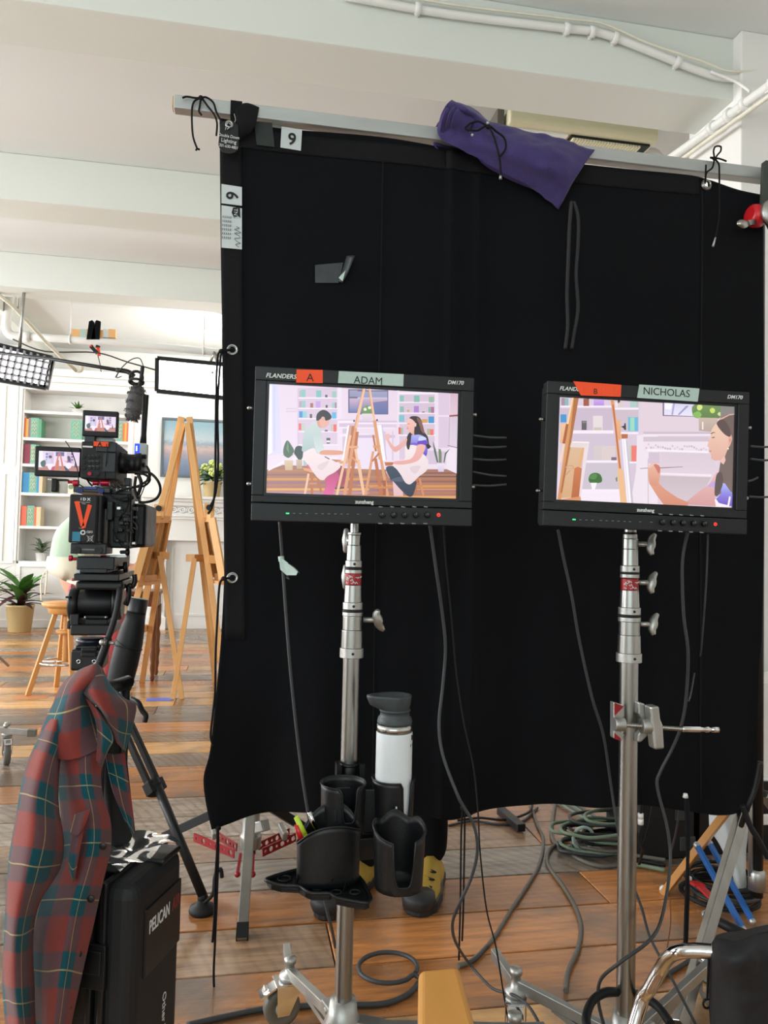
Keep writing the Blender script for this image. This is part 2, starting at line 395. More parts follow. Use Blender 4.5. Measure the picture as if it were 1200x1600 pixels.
# left wall with its openings
wl = MB(); ys = [YB]; 
for a, b in WINL: ys += [a, b]
ys.append(YF)
for i in range(0, len(ys), 2): wl.box(XL-0.15, XL, ys[i], ys[i+1], 0, HC)
for a, b in WINL: wl.box(XL-0.15, XL, a, b, 0, 0.7); wl.box(XL-0.15, XL, a, b, 2.85, HC)
struct('wall_left', wl, M['wall'])
for i, (a, b) in enumerate(WINL):
    f = MB()
    for yy in (a, b-0.05, (a+b)/2-0.02): f.box(XL-0.1, XL-0.04, yy, yy+0.05, 0.7, 2.85)
    for zz in (0.7, 2.8, 1.75): f.box(XL-0.1, XL-0.04, a, b, zz, zz+0.05)
    struct('window_%d' % (i+1), f, M['white'])
wf = MB(); wf.box(XL, -3.4, YB-0.15, YB, 0, HC); wf.box(1.0, XR, YB-0.15, YB, 0, HC); wf.box(-3.4, 1.0, YB-0.15, YB, 0, 0.9); wf.box(-3.4, 1.0, YB-0.15, YB, 3.0, HC)
struct('wall_front', wf, M['wall'])
f = MB()
for xx in (-3.4, -1.95, -0.5, 0.95): f.box(xx, xx+0.05, YB-0.1, YB-0.04, 0.9, 3.0)
for zz in (0.9, 1.9, 2.95): f.box(-3.4, 1.0, YB-0.1, YB-0.04, zz, zz+0.05)
struct('window_5', f, M['white'])

# ------------------------------------------------------------------ set wall with built-in bookcase and fireplace
SY = 9.95; S = Fr(V((0, SY, 0)))
def sx(u, v=800): return S.q(u, v).x
def sz(v, u=150): return S.q(u, v).z
bx0, bx1 = sx(31, 740), sx(201, 740); bz0, bz1 = sz(877, 60), sz(611, 100)
HT = sz(587, 200)
sw = MB()
sw.box(XL, bx0, SY, YF, 0, HT); sw.box(bx1, 1.7, SY, YF, 0, HT); sw.box(bx0, bx1, SY, YF, bz1, HT); sw.box(bx0, bx1, SY, YF, 0, bz0-0.03)
struct('wall_set', sw, M['setwall'], bevel=0.003)
cr_ = MB(); cr_.box(XL, 1.7, SY-0.09, SY, HT-0.07, HT+0.02); cr_.box(XL, 1.7, SY-0.05, SY, HT-0.14, HT-0.07)
struct('trim_8', cr_, M['white'], bevel=0.01)
pn = MB()                                                          # panel mouldings left of the bookcase and on the base cupboards
def frame_rect(mb, x0, x1, z0, z1, y0, t=0.025, d=0.012):
    mb.box(x0, x1, y0-d, y0, z0, z0+t); mb.box(x0, x1, y0-d, y0, z1-t, z1)
    mb.box(x0, x0+t, y0-d, y0, z0+t, z1-t); mb.box(x1-t, x1, y0-d, y0, z0+t, z1-t)
frame_rect(pn, sx(3,700), sx(26,700), sz(728,15), sz(600,15), SY); frame_rect(pn, sx(3,800), sx(24,800), sz(880,15), sz(738,15), SY)
frame_rect(pn, sx(28,900), sx(110,900), sz(936), sz(884), SY); frame_rect(pn, sx(116,900), sx(200,900), sz(936), sz(884), SY)
struct('trim_9', pn, M['white'])
struct('baseboard_back', MB().box(XL, 1.7, SY-0.03, SY, 0, sz(942)).box(XL, 1.7, SY-0.045, SY-0.03, 0, 0.10), M['white'], bevel=0.006)
struct('trim_10', MB().box(bx0-0.04, bx0, SY-0.012, SY, bz0, bz1).box(bx1, bx1+0.04, SY-0.012, SY, bz0, bz1).box(bx0-0.04, bx1+0.04, SY-0.012, SY, bz1, bz1+0.05), M['white'], bevel=0.004)
bc = thing('bookcase', 'white built-in bookcase with coloured books and small plants in the far wall', 'bookcase', V(((bx0+bx1)/2, SY+0.1, bz0)))
D = 0.3
obj('back_panel', MB().box(bx0+0.002, bx1-0.002, SY+D, SY+D+0.02, bz0, bz1-0.002), M['setwall'], bc)
obj('side_panel', MB().box(bx0+0.002, bx0+0.022, SY+0.004, SY+D, bz0, bz1-0.002), M['white'], bc)
obj('side_panel', MB().box(bx1-0.022, bx1-0.002, SY+0.004, SY+D, bz0, bz1-0.002), M['white'], bc)
SH = []
for v0, v1 in ((662,34),(682,34),(725,34),(770,34),(822,34),(877,34)):
    pass
shv = [641.5, 684, 725, 770, 822, 877]
for v in shv:
    z = sz(v, 60); SH.append(z)
    obj('shelf', MB().box(bx0+0.022, bx1-0.022, SY+0.002, SY+D, z-0.035, z), M['white'], bc, bevel=0.003)
cols = {'teal': (120,176,152), 'orange': (226,112,66), 'yellow': (214,174,84), 'burgundy': (134,52,72), 'blue': (58,140,190), 'beige': (214,196,160), 'mauve': (146,110,120),
        'green': (98,160,124), 'cyan': (120,190,210), 'coral': (232,110,86)}
BM = {k: mat('book_cover_'+k, c, 0.55, var=0.04) for k, c in cols.items()}
M['page'] = mat('paper_pages', (226,218,196), 0.8)
def book(si, u0, u1, h, c, label, grp, deco=False):
    z = SH[si]; x0, x1 = sx(u0, shv[si]), sx(u1, shv[si]); x0 = max(x0, bx0+0.025); x1 = min(x1, bx1-0.025)
    d = 0.19; y0 = SY+0.02
    t = thing('book', label, 'book', V(((x0+x1)/2, y0+d/2, z)), grp)
    c0 = MB(); tk = min(0.004, (x1-x0)*0.12)
    c0.box(x0, x0+tk, y0, y0+d, z, z+h); c0.box(x1-tk, x1, y0, y0+d, z, z+h); c0.box(x0+tk, x1-tk, y0, y0+tk, z, z+h)
    obj('cover', c0, BM[c], t)
    obj('pages', MB().box(x0+tk, x1-tk, y0+tk, y0+d-0.006, z+0.005, z+h-0.006), M['page'], t)
    if deco:
        mb = MB(); cx = (x0+x1)/2; r = random.Random(int(u0))
        for k in range(4):
            zz = z+h*(0.22+0.19*k); wv = (x1-x0)*0.32
            mb.tube([(cx-wv, y0-0.002, zz-0.012), (cx-wv*.4, y0-0.002, zz+0.022), (cx, y0-0.002, zz-0.015), (cx+wv*.5, y0-0.002, zz+0.024), (cx+wv, y0-0.002, zz-0.008)], 0.0035, 4, 4)
        obj('script_lettering', mb, M['page'], t)
B = [ (1,36,39.5,.24,'orange',0),(1,39.5,43,.23,'yellow',0),(1,43,46.5,.24,'mauve',0),(1,46.5,59,.245,'teal',1),(1,59,63.5,.23,'green',0),
      (1,109.5,127,.24,'teal',1),(1,182,191,.24,'teal',1),(1,191,194,.23,'orange',0),(1,194,197,.235,'yellow',0),(1,197,200,.24,'coral',0),
      (2,35.5,39,.245,'burgundy',0),(2,39,42.5,.24,'burgundy',0),(2,42.5,46,.245,'burgundy',0),(2,46,54,.24,'teal',1),(2,54,59,.235,'green',0),(2,190,195,.2,'burgundy',0),(2,195,200,.2,'burgundy',0),
      (3,33,44,.245,'blue',0),(3,44,56,.245,'teal',1),(3,56,59.5,.24,'blue',0),(3,59.5,65,.21,'beige',0),(3,184,189,.19,'cyan',0),(3,189,194,.22,'blue',0),
      (4,29,40,.24,'coral',0),(4,40.5,52,.245,'teal',1),(4,52,55.5,.235,'orange',0),(4,55.5,62,.235,'beige',0) ]
shn = ['top', 'second', 'third', 'fourth', 'fifth', 'bottom']
for i, (si, a, b, h, c, d) in enumerate(B):
    side = 'left end' if a < 100 else 'middle' if a < 150 else 'right end'
    left = [q for q in B if q[0] == si and q[2] <= a+0.6 and abs(q[2]-a) < 3]
    nb = (' just right of the %s one' % left[0][4]) if left else ' standing first in its row'
    rank = ['first', 'second', 'third', 'fourth'][len([q for q in B if q[0] == si and q[4] == c and q[1] < a and (q[1] < 100) == (a < 100)])]
    book(si, a, b, h, c, '%s %s book from the left at the %s of the %s shelf' % (rank, c, side, shn[si]), 'books on the %s shelf of the bookcase' % shn[si], d)
def leafblade(mb, o, ang, ln, wd, lift, droop, n=5, fold=0.15):
    """one blade: starts at o, heads out at ang, rises by lift then droops"""
    o = V(o); d = V((math.cos(ang), math.sin(ang), 0)); sd = V((-math.sin(ang), math.cos(ang), 0)); vs = []; fs = []
    for i in range(n+1):
        t = i/n; c = o + d*(ln*t*math.cos(lift*(1-t*.4))) + V((0,0, ln*(math.sin(lift)*t - droop*t*t)))
        wdt = wd*math.sin(math.pi*min(1, 0.12+0.88*t))**0.8 if t < 1 else 0.0005
        vs += [c - sd*wdt/2 + V((0,0,wdt*fold)), c, c + sd*wdt/2 + V((0,0,wdt*fold))]
    for i in range(n):
        a = i*3; fs += [(a, a+1, a+4, a+3), (a+1, a+2, a+5, a+4)]
    mb.add(vs, fs, True)
def pot(t, c, r, h, m, name='pot', r2=None):
    r2 = r2 or r*0.82
    obj(name, MB().lathe([(r2*0.96, 0), (r2, 0.004), (r, h*0.93), (r*1.05, h*0.94), (r*1.05, h), (r*0.93, h), (r*0.90, h*0.86)], c, n=20), m, t)
    obj('soil', MB().lathe([(0.0, 0), (r*0.9, 0.0), (r*0.9, 0.008), (0.0, 0.012)], V(c)+V((0,0,h*0.86)), n=16), M['soil'], t)
def plant(name, label, loc, pr, ph, pm, leaves, group=None):
    t = thing(name, label, 'plant', loc, group); pot(t, loc, pr, ph, pm)
    r = random.Random(name+label)
    for (n, ln, wd, lo, hi, droop, mm, hh) in leaves:
        for k in range(n):
            mb = MB(); a = 2*math.pi*(k/n) + r.uniform(-.4, .4); z = loc[2]+ph*0.86+r.uniform(0, hh)
            leafblade(mb, (loc[0]+r.uniform(-.3,.3)*pr*.5, loc[1]+r.uniform(-.3,.3)*pr*.5, z), a, ln*r.uniform(.75, 1.1), wd*r.uniform(.8,1.1), r.uniform(lo, hi), droop*r.uniform(.6, 1.3))
            obj('leaf', mb, M[mm], t)
    return t
def sp(u, v, dy=0.12): q = S.q(u, v, dy); return V((q.x, SY+dy, q.z))
p = sp(121, 641); plant('succulent', 'small spiky green succulent in a white pot on the top shelf', V((p.x, SY+.12, SH[0])), .07, .055, M['whitepot'], [(16, .13, .028, .3, 1.3, .1, 'leaf', .01)])
p = sp(63, 875); t = plant('small_plant', 'bushy grey green plant in a white pot on the bottom shelf', V((p.x, SY+.14, SH[5])), .065, .10, M['whitepot'], [(26, .16, .04, .2, 1.4, .25, 'leafgrey', .10)])
t = thing('keepsake_box', 'beige box with a round emblem on the fourth shelf', 'box', V((sx(108,770), SY+.1, SH[3])))
obj('body', MB().box(sx(104,770), sx(113,770), SY+.06, SY+.16, SH[3], SH[3]+.17), M['page'], t, bevel=.004)
obj('emblem', MB().lathe([(.028,0),(.028,.006)], (sx(108.5,770), SY+.06, SH[3]+.09), (0,-1,0)), M['leafgrey'], t)
t = thing('mantel_clock', 'small dark ornament with a ring under the left camera monitor on the fourth shelf', 'ornament', V((sx(84,770), SY+.1, SH[3])))
obj('base', MB().box(sx(79,770), sx(89,770), SY+.06, SY+.14, SH[3], SH[3]+.13), M['leafgrey'], t, bevel=.01)
obj('ring', MB().torus((sx(84,770), SY+.052, SH[3]+.06), (0,1,0), .025, .006), M['plastic'], t)

# fireplace
FY = 9.72; G = Fr(V((0, FY, 0)))
def gx(u, v=800): return G.q(u, v).x
def gz(v, u=300): return G.q(u, v).z
mx0 = gx(238, 790); mx1 = 0.95
fp = thing('fireplace', 'white painted fireplace surround with carved frieze and mantel shelf behind the easels', 'fireplace', V(((mx0+mx1)/2, FY, 0)))
zt = gz(776); 
obj('mantel_shelf', MB().box(mx0-.12, mx1+.12, FY-.14, SY-.002, zt-.035, zt).box(mx0-.08, mx1+.08, FY-.09, SY-.002, zt-.07, zt-.035).box(mx0-.04, mx1+.04, FY-.05, SY-.002, zt-.12, zt-.07), M['white'], fp, bevel=.006)
obj('frieze', MB().box(mx0, mx1, FY, SY-.002, gz(845), zt-.12), M['white'], fp)
obj('lower_moulding', MB().box(mx0-.02, mx1+.02, FY-.06, FY, gz(808), gz(803)).box(mx0-.01, mx1+.01, FY-.035, FY, gz(812), gz(808)), M['white'], fp, bevel=.004)
zc = (zt-.12+gz(803))/2; k = 0; xx = mx0+.06
while xx < mx1-.05:
    o_ = MB(); s_ = (zt-.12-gz(803))*0.42
    o_.torus((xx, FY-.006, zc), (0,1,0), s_*.75, .014, 12, 5); o_.ball((xx, FY-.008, zc), s_*.35, 8, sy=.5)
    o_.tube([(xx+s_*.9, FY-.006, zc-s_*.6), (xx+s_*1.3, FY-.01, zc+s_*.1), (xx+s_*1.7, FY-.006, zc+s_*.7)], .012, 5, 3)
    o_.tube([(xx+s_*.9, FY-.006, zc+s_*.6), (xx+s_*1.4, FY-.01, zc-s_*.0), (xx+s_*1.8, FY-.006, zc-s_*.6)], .010, 5, 3)
    obj('carved_ornament', o_, M['white'], fp); xx += s_*2.6; k += 1
for a, b in ((mx0, gx(262)), (mx1-.3, mx1)):
    pl_ = MB().box(a, b, FY, SY-.002, 0, gz(845)); frame_rect(pl_, a+.03, b-.03, .22, gz(845)-.05, FY, .018, .01)
    pl_.box(a-.02, b+.02, FY-.03, FY, 0, .16); obj('side_pilaster', pl_, M['white'], fp, bevel=.004)
h_ = MB().box(gx(262), mx1-.3, FY+.12, FY+.14, 0, gz(845)); frame_rect(h_, gx(262)+.05, gx(262)+.9, .16, gz(845)-.06, FY+.12, .03, .012)
obj('hearth_panel', h_, M['white'], fp)
# painting above the mantel
pa0, pa1, pz0, pz1 = sx(252,700), sx(436,700), sz(747,300), sz(655,300)
pt = thing('painting', 'framed seascape painting in hazy blue and peach above the mantel', 'painting', V(((pa0+pa1)/2, SY, pz0)))
fm = MB(); y0 = SY
for a,b,c,d in ((pa0,pa1,pz0,pz0+.03),(pa0,pa1,pz1-.03,pz1),(pa0,pa0+.03,pz0+.03,pz1-.03),(pa1-.03,pa1,pz0+.03,pz1-.03)): fm.box(a,b,SY-.045,SY-.001,c,d)
obj('frame', fm, mat('pewter_frame', (98,108,112), .4, metal=.4), pt, bevel=.003)
m = bpy.data.materials.new('seascape'); m.use_nodes = True; nt = m.node_tree; N = nt.nodes; L = nt.links; b = N['Principled BSDF']
tc = N.new('ShaderNodeTexCoord'); sep = N.new('ShaderNodeSeparateXYZ'); L.new(tc.outputs['Generated'], sep.inputs[0])
nz = N.new('ShaderNodeTexNoise'); nz.inputs['Scale'].default_value = 26; nz.inputs['Detail'].default_value = 6; L.new(tc.outputs['Generated'], nz.inputs['Vector'])
ma = N.new('ShaderNodeMath'); ma.operation = 'MULTIPLY_ADD'; L.new(nz.outputs['Fac'], ma.inputs[0]); ma.inputs[1].default_value = .16; L.new(sep.outputs['Z'], ma.inputs[2])
r = N.new('ShaderNodeValToRGB'); L.new(ma.outputs[0], r.inputs[0]); e = r.color_ramp.elements
for i, (p_, c_) in enumerate(((0.0,(92,104,132)),(0.32,(122,138,164)),(0.46,(160,150,160)),(0.58,(196,172,168)),(0.66,(140,156,172)),(0.74,(176,190,196)),(1.0,(132,164,178)))):
    el = e[i] if i < 2 else e.new(p_); el.position = p_; el.color = (*lin(c_), 1)
L.new(r.outputs[0], b.inputs['Base Color']); b.inputs['Roughness'].default_value = .35
obj('canvas', MB().box(pa0+.03, pa1-.03, SY-.03, SY-.002, pz0+.03, pz1-.03), m, pt)
# hydrangea on the mantel
p = G.q(331, 774, 0.0); hp = V((p.x, FY+.02, zt))
t = thing('potted_hydrangea', 'pale yellow green hydrangea in a cream pot on the mantel', 'plant', hp); pot(t, hp, .115, .19, M['terra'])
r = random.Random(3)
for k in range(26):
    mb = MB(); leafblade(mb, hp+V((r.uniform(-.08,.08), r.uniform(-.08,.08), .17+r.uniform(0,.1))), r.uniform(0,6.28), .19*r.uniform(.7,1.1), .09, r.uniform(.1,1.1), .4); obj('leaf', mb, M['leaf'], t)
for q in ((-.09,-.05,.36),(.07,-.08,.38),(0,.0,.42),(.15,-.02,.30),(-.17,-.02,.29),(.0,-.13,.30)):
    mb = MB(); c = hp+V(q)
    for k in range(38):
        d = V((r.gauss(0,1), r.gauss(0,1), r.gauss(0,1))).normalized()
        mb.ball(c+d*.042, .015, 6)
    obj('flower_head', mb, M['flower'], t)

# ------------------------------------------------------------------ floor plants by the set wall
fp1 = PZ(32, 985); plant('potted_cordyline', 'leafy green and burgundy cordyline in a tan pot on the floor by the stool', V((fp1.x+.02, fp1.y-.12, 0)), .15, .31, M['terra'],
    [(16, .40, .11, .7, 1.35, .22, 'leaf', .22), (20, .36, .08, .1, .9, .38, 'leafred', .14)])
fp2 = PZ(-14, 981); plant('potted_dracaena', 'spiky dracaena with striped leaves at the left edge of the set', V((fp2.x+.02, fp2.y-.30, 0)), .15, .31, M['terra'],
    [(46, .42, .03, .2, 1.45, .28, 'leafyellow', .30)])

# ------------------------------------------------------------------ ceiling fittings
def conduit(name, label, pts, r, brs, mat_='pipe', n=10, grp=None):
    t = thing(name, label, 'pipe', V(pts[0])); obj('pipe', MB().tube(pts, r, n, 5), M[mat_], t)
    for b_ in brs:
        i = int(b_); a = V(pts[i]).lerp(V(pts[i+1]), b_-i); d = (V(pts[i+1])-V(pts[i])).normalized()
        obj('pipe_clip', MB().lathe([(r*1.0,-.012),(r*1.45,-.012),(r*1.45,.012),(r*1.0,.012)], a, d, n=10, cap=False).box(a.x-.006, a.x+.006, a.y, a.y+r*2.2, a.z-.02, a.z+.02), M['white'], t)
    return t
BY = 3.16-.03
c1 = [PY(540,-6,BY), PY(700,22,BY), PY(880,44,BY), PY(940,52,BY), PY(1010,78,BY), PY(1090,110,BY), PY(1140,122,BY), PY(1230,118,BY)]
conduit('ceiling_conduit', 'white conduit pipe bending down along the near face of the ceiling beam', c1, .017, [0.7, 2.1, 2.75, 3.3, 4.6, 6.2])
c2 = [p+V((0,-.012,.036)) for p in c1]; c2[4] += V((0,0,-.012)); c2[5] += V((0,-.02,-.012)); c2[6] += V((0,-.02,-.025))
t = obj('thin_cable', MB().tube(c2, .006, 6, 5), M['agedpipe']); tag(t, 'thin yellowed cable clipped along the top of the beam conduit', 'cable')
c3 = [PX(1240,108,2.14), PX(1180,150,2.14), PX(1130,187,2.14), PX(1090,217,2.14), PX(1040,252,2.14)]
conduit('diagonal_conduit', 'white diagonal pipe from the column towards the air conditioner', c3, .021, [0.5, 1.3, 1.8, 2.4], 'pipe')
t = obj('thin_pipe', MB().tube([PX(1235,126,2.13), PX(1180,166,2.13), PX(1110,216,2.13), PX(1056,256,2.13)], .010, 8, 5), M['agedpipe']); tag(t, 'thin aged pipe running just below the diagonal conduit', 'pipe')
t = obj('wire_offshoot', MB().tube([PY(1110,112,BY-.02), PY(1150,128,BY-.05), PY(1172,143,BY-.1)], .007, 6, 5), M['white']); tag(t, 'short white wire hanging off the end of the beam conduit', 'cable')
# air conditioner
ay = 3.72; A = Fr(V((0, ay, 0)))
x0, x1 = A.q(797,163).x, A.q(1030,192).x; zt_, zb_ = A.q(797,163).z, A.q(815,193).z
t = thing('air_conditioner', 'cream ceiling air conditioner with a slatted grille behind the purple bag', 'air conditioner', V(((x0+x1)/2, ay+.35, zb_)))
bodyp = [(x0, ay, zt_), (x0, ay+.75, HC-.15), (x0, ay+.75, zb_), (x0, ay+.02, zb_), (x0, ay, zb_+.02)]
obj('housing', MB().prism(bodyp, (x1-x0, 0, 0)), M['cream'], t, bevel=.02, seg=3)
obj('side_cover', MB().box(x0-.05, x0-.012, ay+.05, ay+.7, zb_-.01, zb_+.10), M['grcable'], t, bevel=.004)  # grey box drawn where a dark gap shows beside the housing
gr = obj('air_grille', MB().box(x0+.36, x1-.03, ay+.04, ay+.22, zb_-.012, zb_-.001), M['plasticm'], t)
obj('under_panel', MB().box(x0+.02, x0+.34, ay+.04, ay+.7, zb_-.012, zb_-.001), M['white'], t)
obj('under_panel', MB().box(x0+.36, x1-.03, ay+.24, ay+.7, zb_-.012, zb_-.001), M['white'], t)
for k in range(24):
    xx = x0+.37+k*(x1-x0-.45)/24; obj('slat', MB().box(xx, xx+.013, ay+.045, ay+.215, zb_-.024, zb_-.0125), M['cream'], gr)
obj('hanger_rod', MB().cyl((x0+.1, ay+.4, zb_+.1), (x0+.1, ay+.4, HC), .008), M['steel'], t)
obj('hanger_rod', MB().cyl((x1-.1, ay+.4, zb_+.1), (x1-.1, ay+.4, HC), .008), M['steel'], t)
obj('drain_hose', MB().tube([(x1-.02, ay+.2, zb_+.03), (x1+.08, ay+.18, zb_+.02), (x1+.12, ay+.2, zb_-.06), (x1+.10, ay+.3, zb_-.12)], .035, 10, 6), M['pipe'], t)

# overhead pipes of the set
oy = 8.2; O = Fr(V((0, oy, 0)))
pp = [O.W(18,440), O.W(12,490), O.W(10,512), O.W(18,524), O.W(45,526), O.W(200,537), O.W(345,551), O.W(520,566)]
ph = thing('overhead_pipe', 'thick white overhead pipe running level above the set lights', 'pipe', pp[4])
obj('riser', MB().tube(pp[:5], .045, 12, 5), M['pipe'], ph); obj('pipe', MB().tube(pp[4:], .040, 12, 3), M['pipe'], ph)
obj('coupling', MB().cyl(O.W(36,525.3), O.W(48,526.3), .056), M['pipe'], ph)
for u, v in ((110, 530), (318, 548), (430,558)):
    a = O.W(u, v); obj('hanger', MB().cyl(a, (a.x, a.y, HC), .006).torus(a, (1,0,0), .046, .008, 16, 6), M['white'], ph)
q0 = P(-30,440,6.6); q1 = P(120,580,7.6)
dp = thing('sprinkler_branch', 'thin white diagonal pipe crossing the overhead pipe', 'pipe', q1)
obj('pipe', MB().tube([q0, P(20,478,6.8), P(72,535,7.3), q1], .018, 8, 2), M['agedpipe'], dp)
obj('elbow', MB().tube([q1, q1+V((.04,.0,.01)), q1+V((.05,0,.07))], .018, 8, 4), M['agedpipe'], dp)
a = P(28,482,6.85); obj('hanger', MB().cyl(a, (a.x, a.y, HC), .005), M['steel'], dp)
lw = thing('lumber_offcuts', 'wood batten wrapped with white tape lying on top of the overhead pipe', 'lumber', O.W(150,528))
for j, (u0, u1, mm) in enumerate(((113,125,'wood'),(125,136,'greytape'),(136,162,'wood'),(162,170,'label'),(170,181,'wood'))):
    a, b = O.q(u0, 528), O.q(u1, 529); obj('wood_section' if mm == 'wood' else 'tape_wrap', MB(O.M).box(a.x, b.x, -.03, .03, a.z+.0, a.z+.085), M[mm], lw)
sc_ = thing('cloth_strips', 'two black cloth strips standing up from the overhead pipe', 'cloth', O.W(146,528))
for pts in (((135,530),(139,502),(144,500),(147,503),(149,530)), ((142,530),(149,502),(151,500),(157,502),(155,530))):
    obj('strip', MB().prism([O.W(u, v, -.05) for u, v in pts], O.M.to_3x3() @ V((0,.03,0))), M['flag'], sc_)
cl = thing('red_spring_clamp', 'small red spring clamp hanging under the overhead pipe', 'clamp', O.W(152,550,-.05))
obj('jaw', MB().bar(O.W(142,541,-.06), O.W(152,552,-.06), .03, .035).bar(O.W(150,541,-.06), O.W(156,543,-.06), .02, .03), M['plastic'], cl)
obj('handle', MB().bar(O.W(153,543,-.06), O.W(155,556,-.06), .03, .02).ball(O.W(143,541,-.06), .018, 8), M['orange'], cl)
obj('dangling_wire', MB().tube([O.W(153,556,-.06), O.W(156,568,-.06), O.W(158,581,-.06)], .005, 5, 3), M['cable'], cl)
sw_ = obj('slack_cable', MB().tube([O.W(20,530,-.3), O.W(70,549,-.3), O.W(150,551,-.3), O.W(200,566,-.3), O.W(246,579,-.2), O.W(262,585,-.1)], .007, 6, 5), M['cable']); tag(sw_, 'thin dark cable slung below the overhead pipe to the right light panel', 'cable')

# LED panels
def led(name, label, q, dy, grid, n):
    """q: four pixel corners TL TR BR BL on plane dy of frame O"""
    c = [O.W(u, v, dy) for u, v in q]; nrm = (c[1]-c[0]).cross(c[3]-c[0]).normalized()
    if nrm.y > 0: nrm = -nrm
    t = thing(name, label, 'light', (c[3]+c[2])/2)
    obj('diffuser', MB().prism([x for x in c], -nrm*.01), M['led'], t)
    fr = MB()
    for i in range(4): fr.bar(c[i], c[(i+1) % 4], .04, .04)
    obj('frame', fr, M['metalblack'], t)
    obj('back_shell', MB().prism([x - nrm*.02 for x in c], -nrm*.08), M['metalblack'], t)
    if grid:
        def at(s_, r_): return c[0].lerp(c[1], s_).lerp(c[3].lerp(c[2], s_), r_)
        g = MB()
        for k in range(1, n[0]): g.bar(at(k/n[0], 0)+nrm*.03, at(k/n[0], 1)+nrm*.03, .014, .05, nrm)
        for k in range(1, n[1]): g.bar(at(0, k/n[1])+nrm*.03, at(1, k/n[1])+nrm*.03, .014, .05, nrm)
        obj('egg_crate', g, mat('grey_grid_fabric', (150,150,156), .8), t)
        obj('grid_flap', MB().prism([c[2]+nrm*.03, c[1]+nrm*.03, c[1]+nrm*.14+V((.03,0,0)), c[2]+nrm*.14+V((.05,0,-.03))], nrm*.004), M['metalblack'], t)
    return t, c
t, c = led('light_panel', 'tilted LED panel with egg crate grid hanging at the left edge', [(-22,535),(82,560),(72,606),(-34,588)], -1.2, True, (10, 5))
mid = (c[0]+c[1])/2; obj('drop_arm', MB().tube([mid, V((mid.x, mid.y+.1, HC))], .014, 8, 1), M['steel'], t)
t, c = led('softbox_panel', 'plain bright white rectangular light panel beside the black flag', [(246,560),(392,574),(390,626),(245,611)], -.3, False, None)
obj('yoke', MB().tube([(c[0]+c[1])/2+V((.05,.04,0)), O.W(335,550,-.02)], .014, 8, 1).tube([O.W(335,552,-.25), O.W(340,566,-.28), O.W(334,580,-.28), O.W(330,585,-.3)], .02, 6, 3), M['steel'], t)

# boom microphone
bt = thing('boom_microphone', 'boom pole with a grey furry windshield microphone hanging over the camera', 'microphone', P(211,657,5.6))
obj('boom_pole', MB().tube([P(-60,545,6.3), P(82,561,6.0), P(188,579,5.6)], .014, 8, 1), M['metalblack'], bt)
obj('grip', MB().tube([P(182,578,5.6), P(200,581,5.6), P(209,588,5.6)], .018, 8, 4), M['plastic'], bt)
obj('shock_mount', MB().torus(P(213,590,5.6), (0,1,.2), .045, .010).torus(P(213,597,5.6), (0,.3,1), .05, .009).tube([P(223,572,5.6), P(221,588,5.6), P(218,604,5.6)], .014, 8, 3), M['plasticm'], bt)
obj('microphone_cable', MB().tube([P(180,590,5.58), P(190,575,5.58), P(205,562,5.6), P(218,560,5.6), P(224,572,5.6)], .004, 5, 6).tube([P(186,580,5.58), P(182,590,5.55), P(190,588,5.58)], .004, 5, 5), M['cable'], bt)
fm = MB(); r = random.Random(9)
prof = [(0.0,0),(.034,.008),(.052,.03),(.06,.07),(.066,.13),(.062,.19),(.05,.225),(.03,.24),(0,.243)]
ax = (P(216,604,5.6)-P(206,657,5.6)); a0 = P(206,657,5.6); fm.lathe([(a*.92, h*ax.length/.243) for a, h in prof], a0, ax, 22)
b0 = fm.v[:]
for k in range(1500):
    p = b0[r.randrange(22, len(b0)-22)]; c = a0+ax*((p-a0).dot(ax)/ax.length_squared); o_ = (p-c).normalized()
    q = p + V((r.uniform(-.01,.01), r.uniform(-.01,.01), r.uniform(-.012,.012))); e_ = q + o_*r.uniform(.004,.011) + V((0,0,-.010)); s_ = V((r.uniform(-.004,.004), r.uniform(-.004,.004), .002))
    fm.add([q-s_, q+s_, e_], [(0,1,2)], True)
obj('fur_windshield', fm, M['fur'], bt)
bs = thing('boom_stand', 'black stand out of frame left that carries the boom pole', 'stand', V((P(-60,545,6.3).x, P(-60,545,6.3).y, 0)))
q = P(-60,545,6.3); obj('post', MB().cyl((q.x,q.y,.1), (q.x,q.y,q.z-.015), .016), M['steel'], bs)
for k in range(3):
    an = 2.1*k+.4; obj('leg', MB().bar((q.x,q.y,.5), (q.x+.45*math.cos(an), q.y+.45*math.sin(an), .015), .02, .02), M['steel'], bs)
# ------------------------------------------------------------------ set furniture and people
import bmesh
def skin(name, J, E, root, m, parent, sub=2, label=None):
    """one smooth surface grown around joints J {name: ((x,y,z), r)} joined by edges E"""
    names = list(J); c = V((0,0,0))
    for k in names: c += V(J[k][0])
    c /= len(names)
    bm = bmesh.new(); lay = bm.verts.layers.skin.verify(); vv = {}
    for k in names:
        v = bm.verts.new(V(J[k][0])-c); r = J[k][1]; r = r if isinstance(r, tuple) else (r, r); v[lay].radius = r; v[lay].use_root = (k == root); vv[k] = v
    for a, b in E: bm.edges.new((vv[a], vv[b]))
    me = bpy.data.meshes.new(name); bm.to_mesh(me); bm.free(); me.materials.append(m)
    o = bpy.data.objects.new(name, me); COL.objects.link(o); o.parent = parent
    o.location = c - OFF.get(parent.name, V((0,0,0))); OFF[o.name] = c
    s = o.modifiers.new('skin', 'SKIN'); s.use_smooth_shade = True
    d = o.modifiers.new('sub', 'SUBSURF'); d.levels = sub; d.render_levels = sub
    if label: o['label'] = label
    return o
def chain(*n): return list(zip(n, n[1:]))
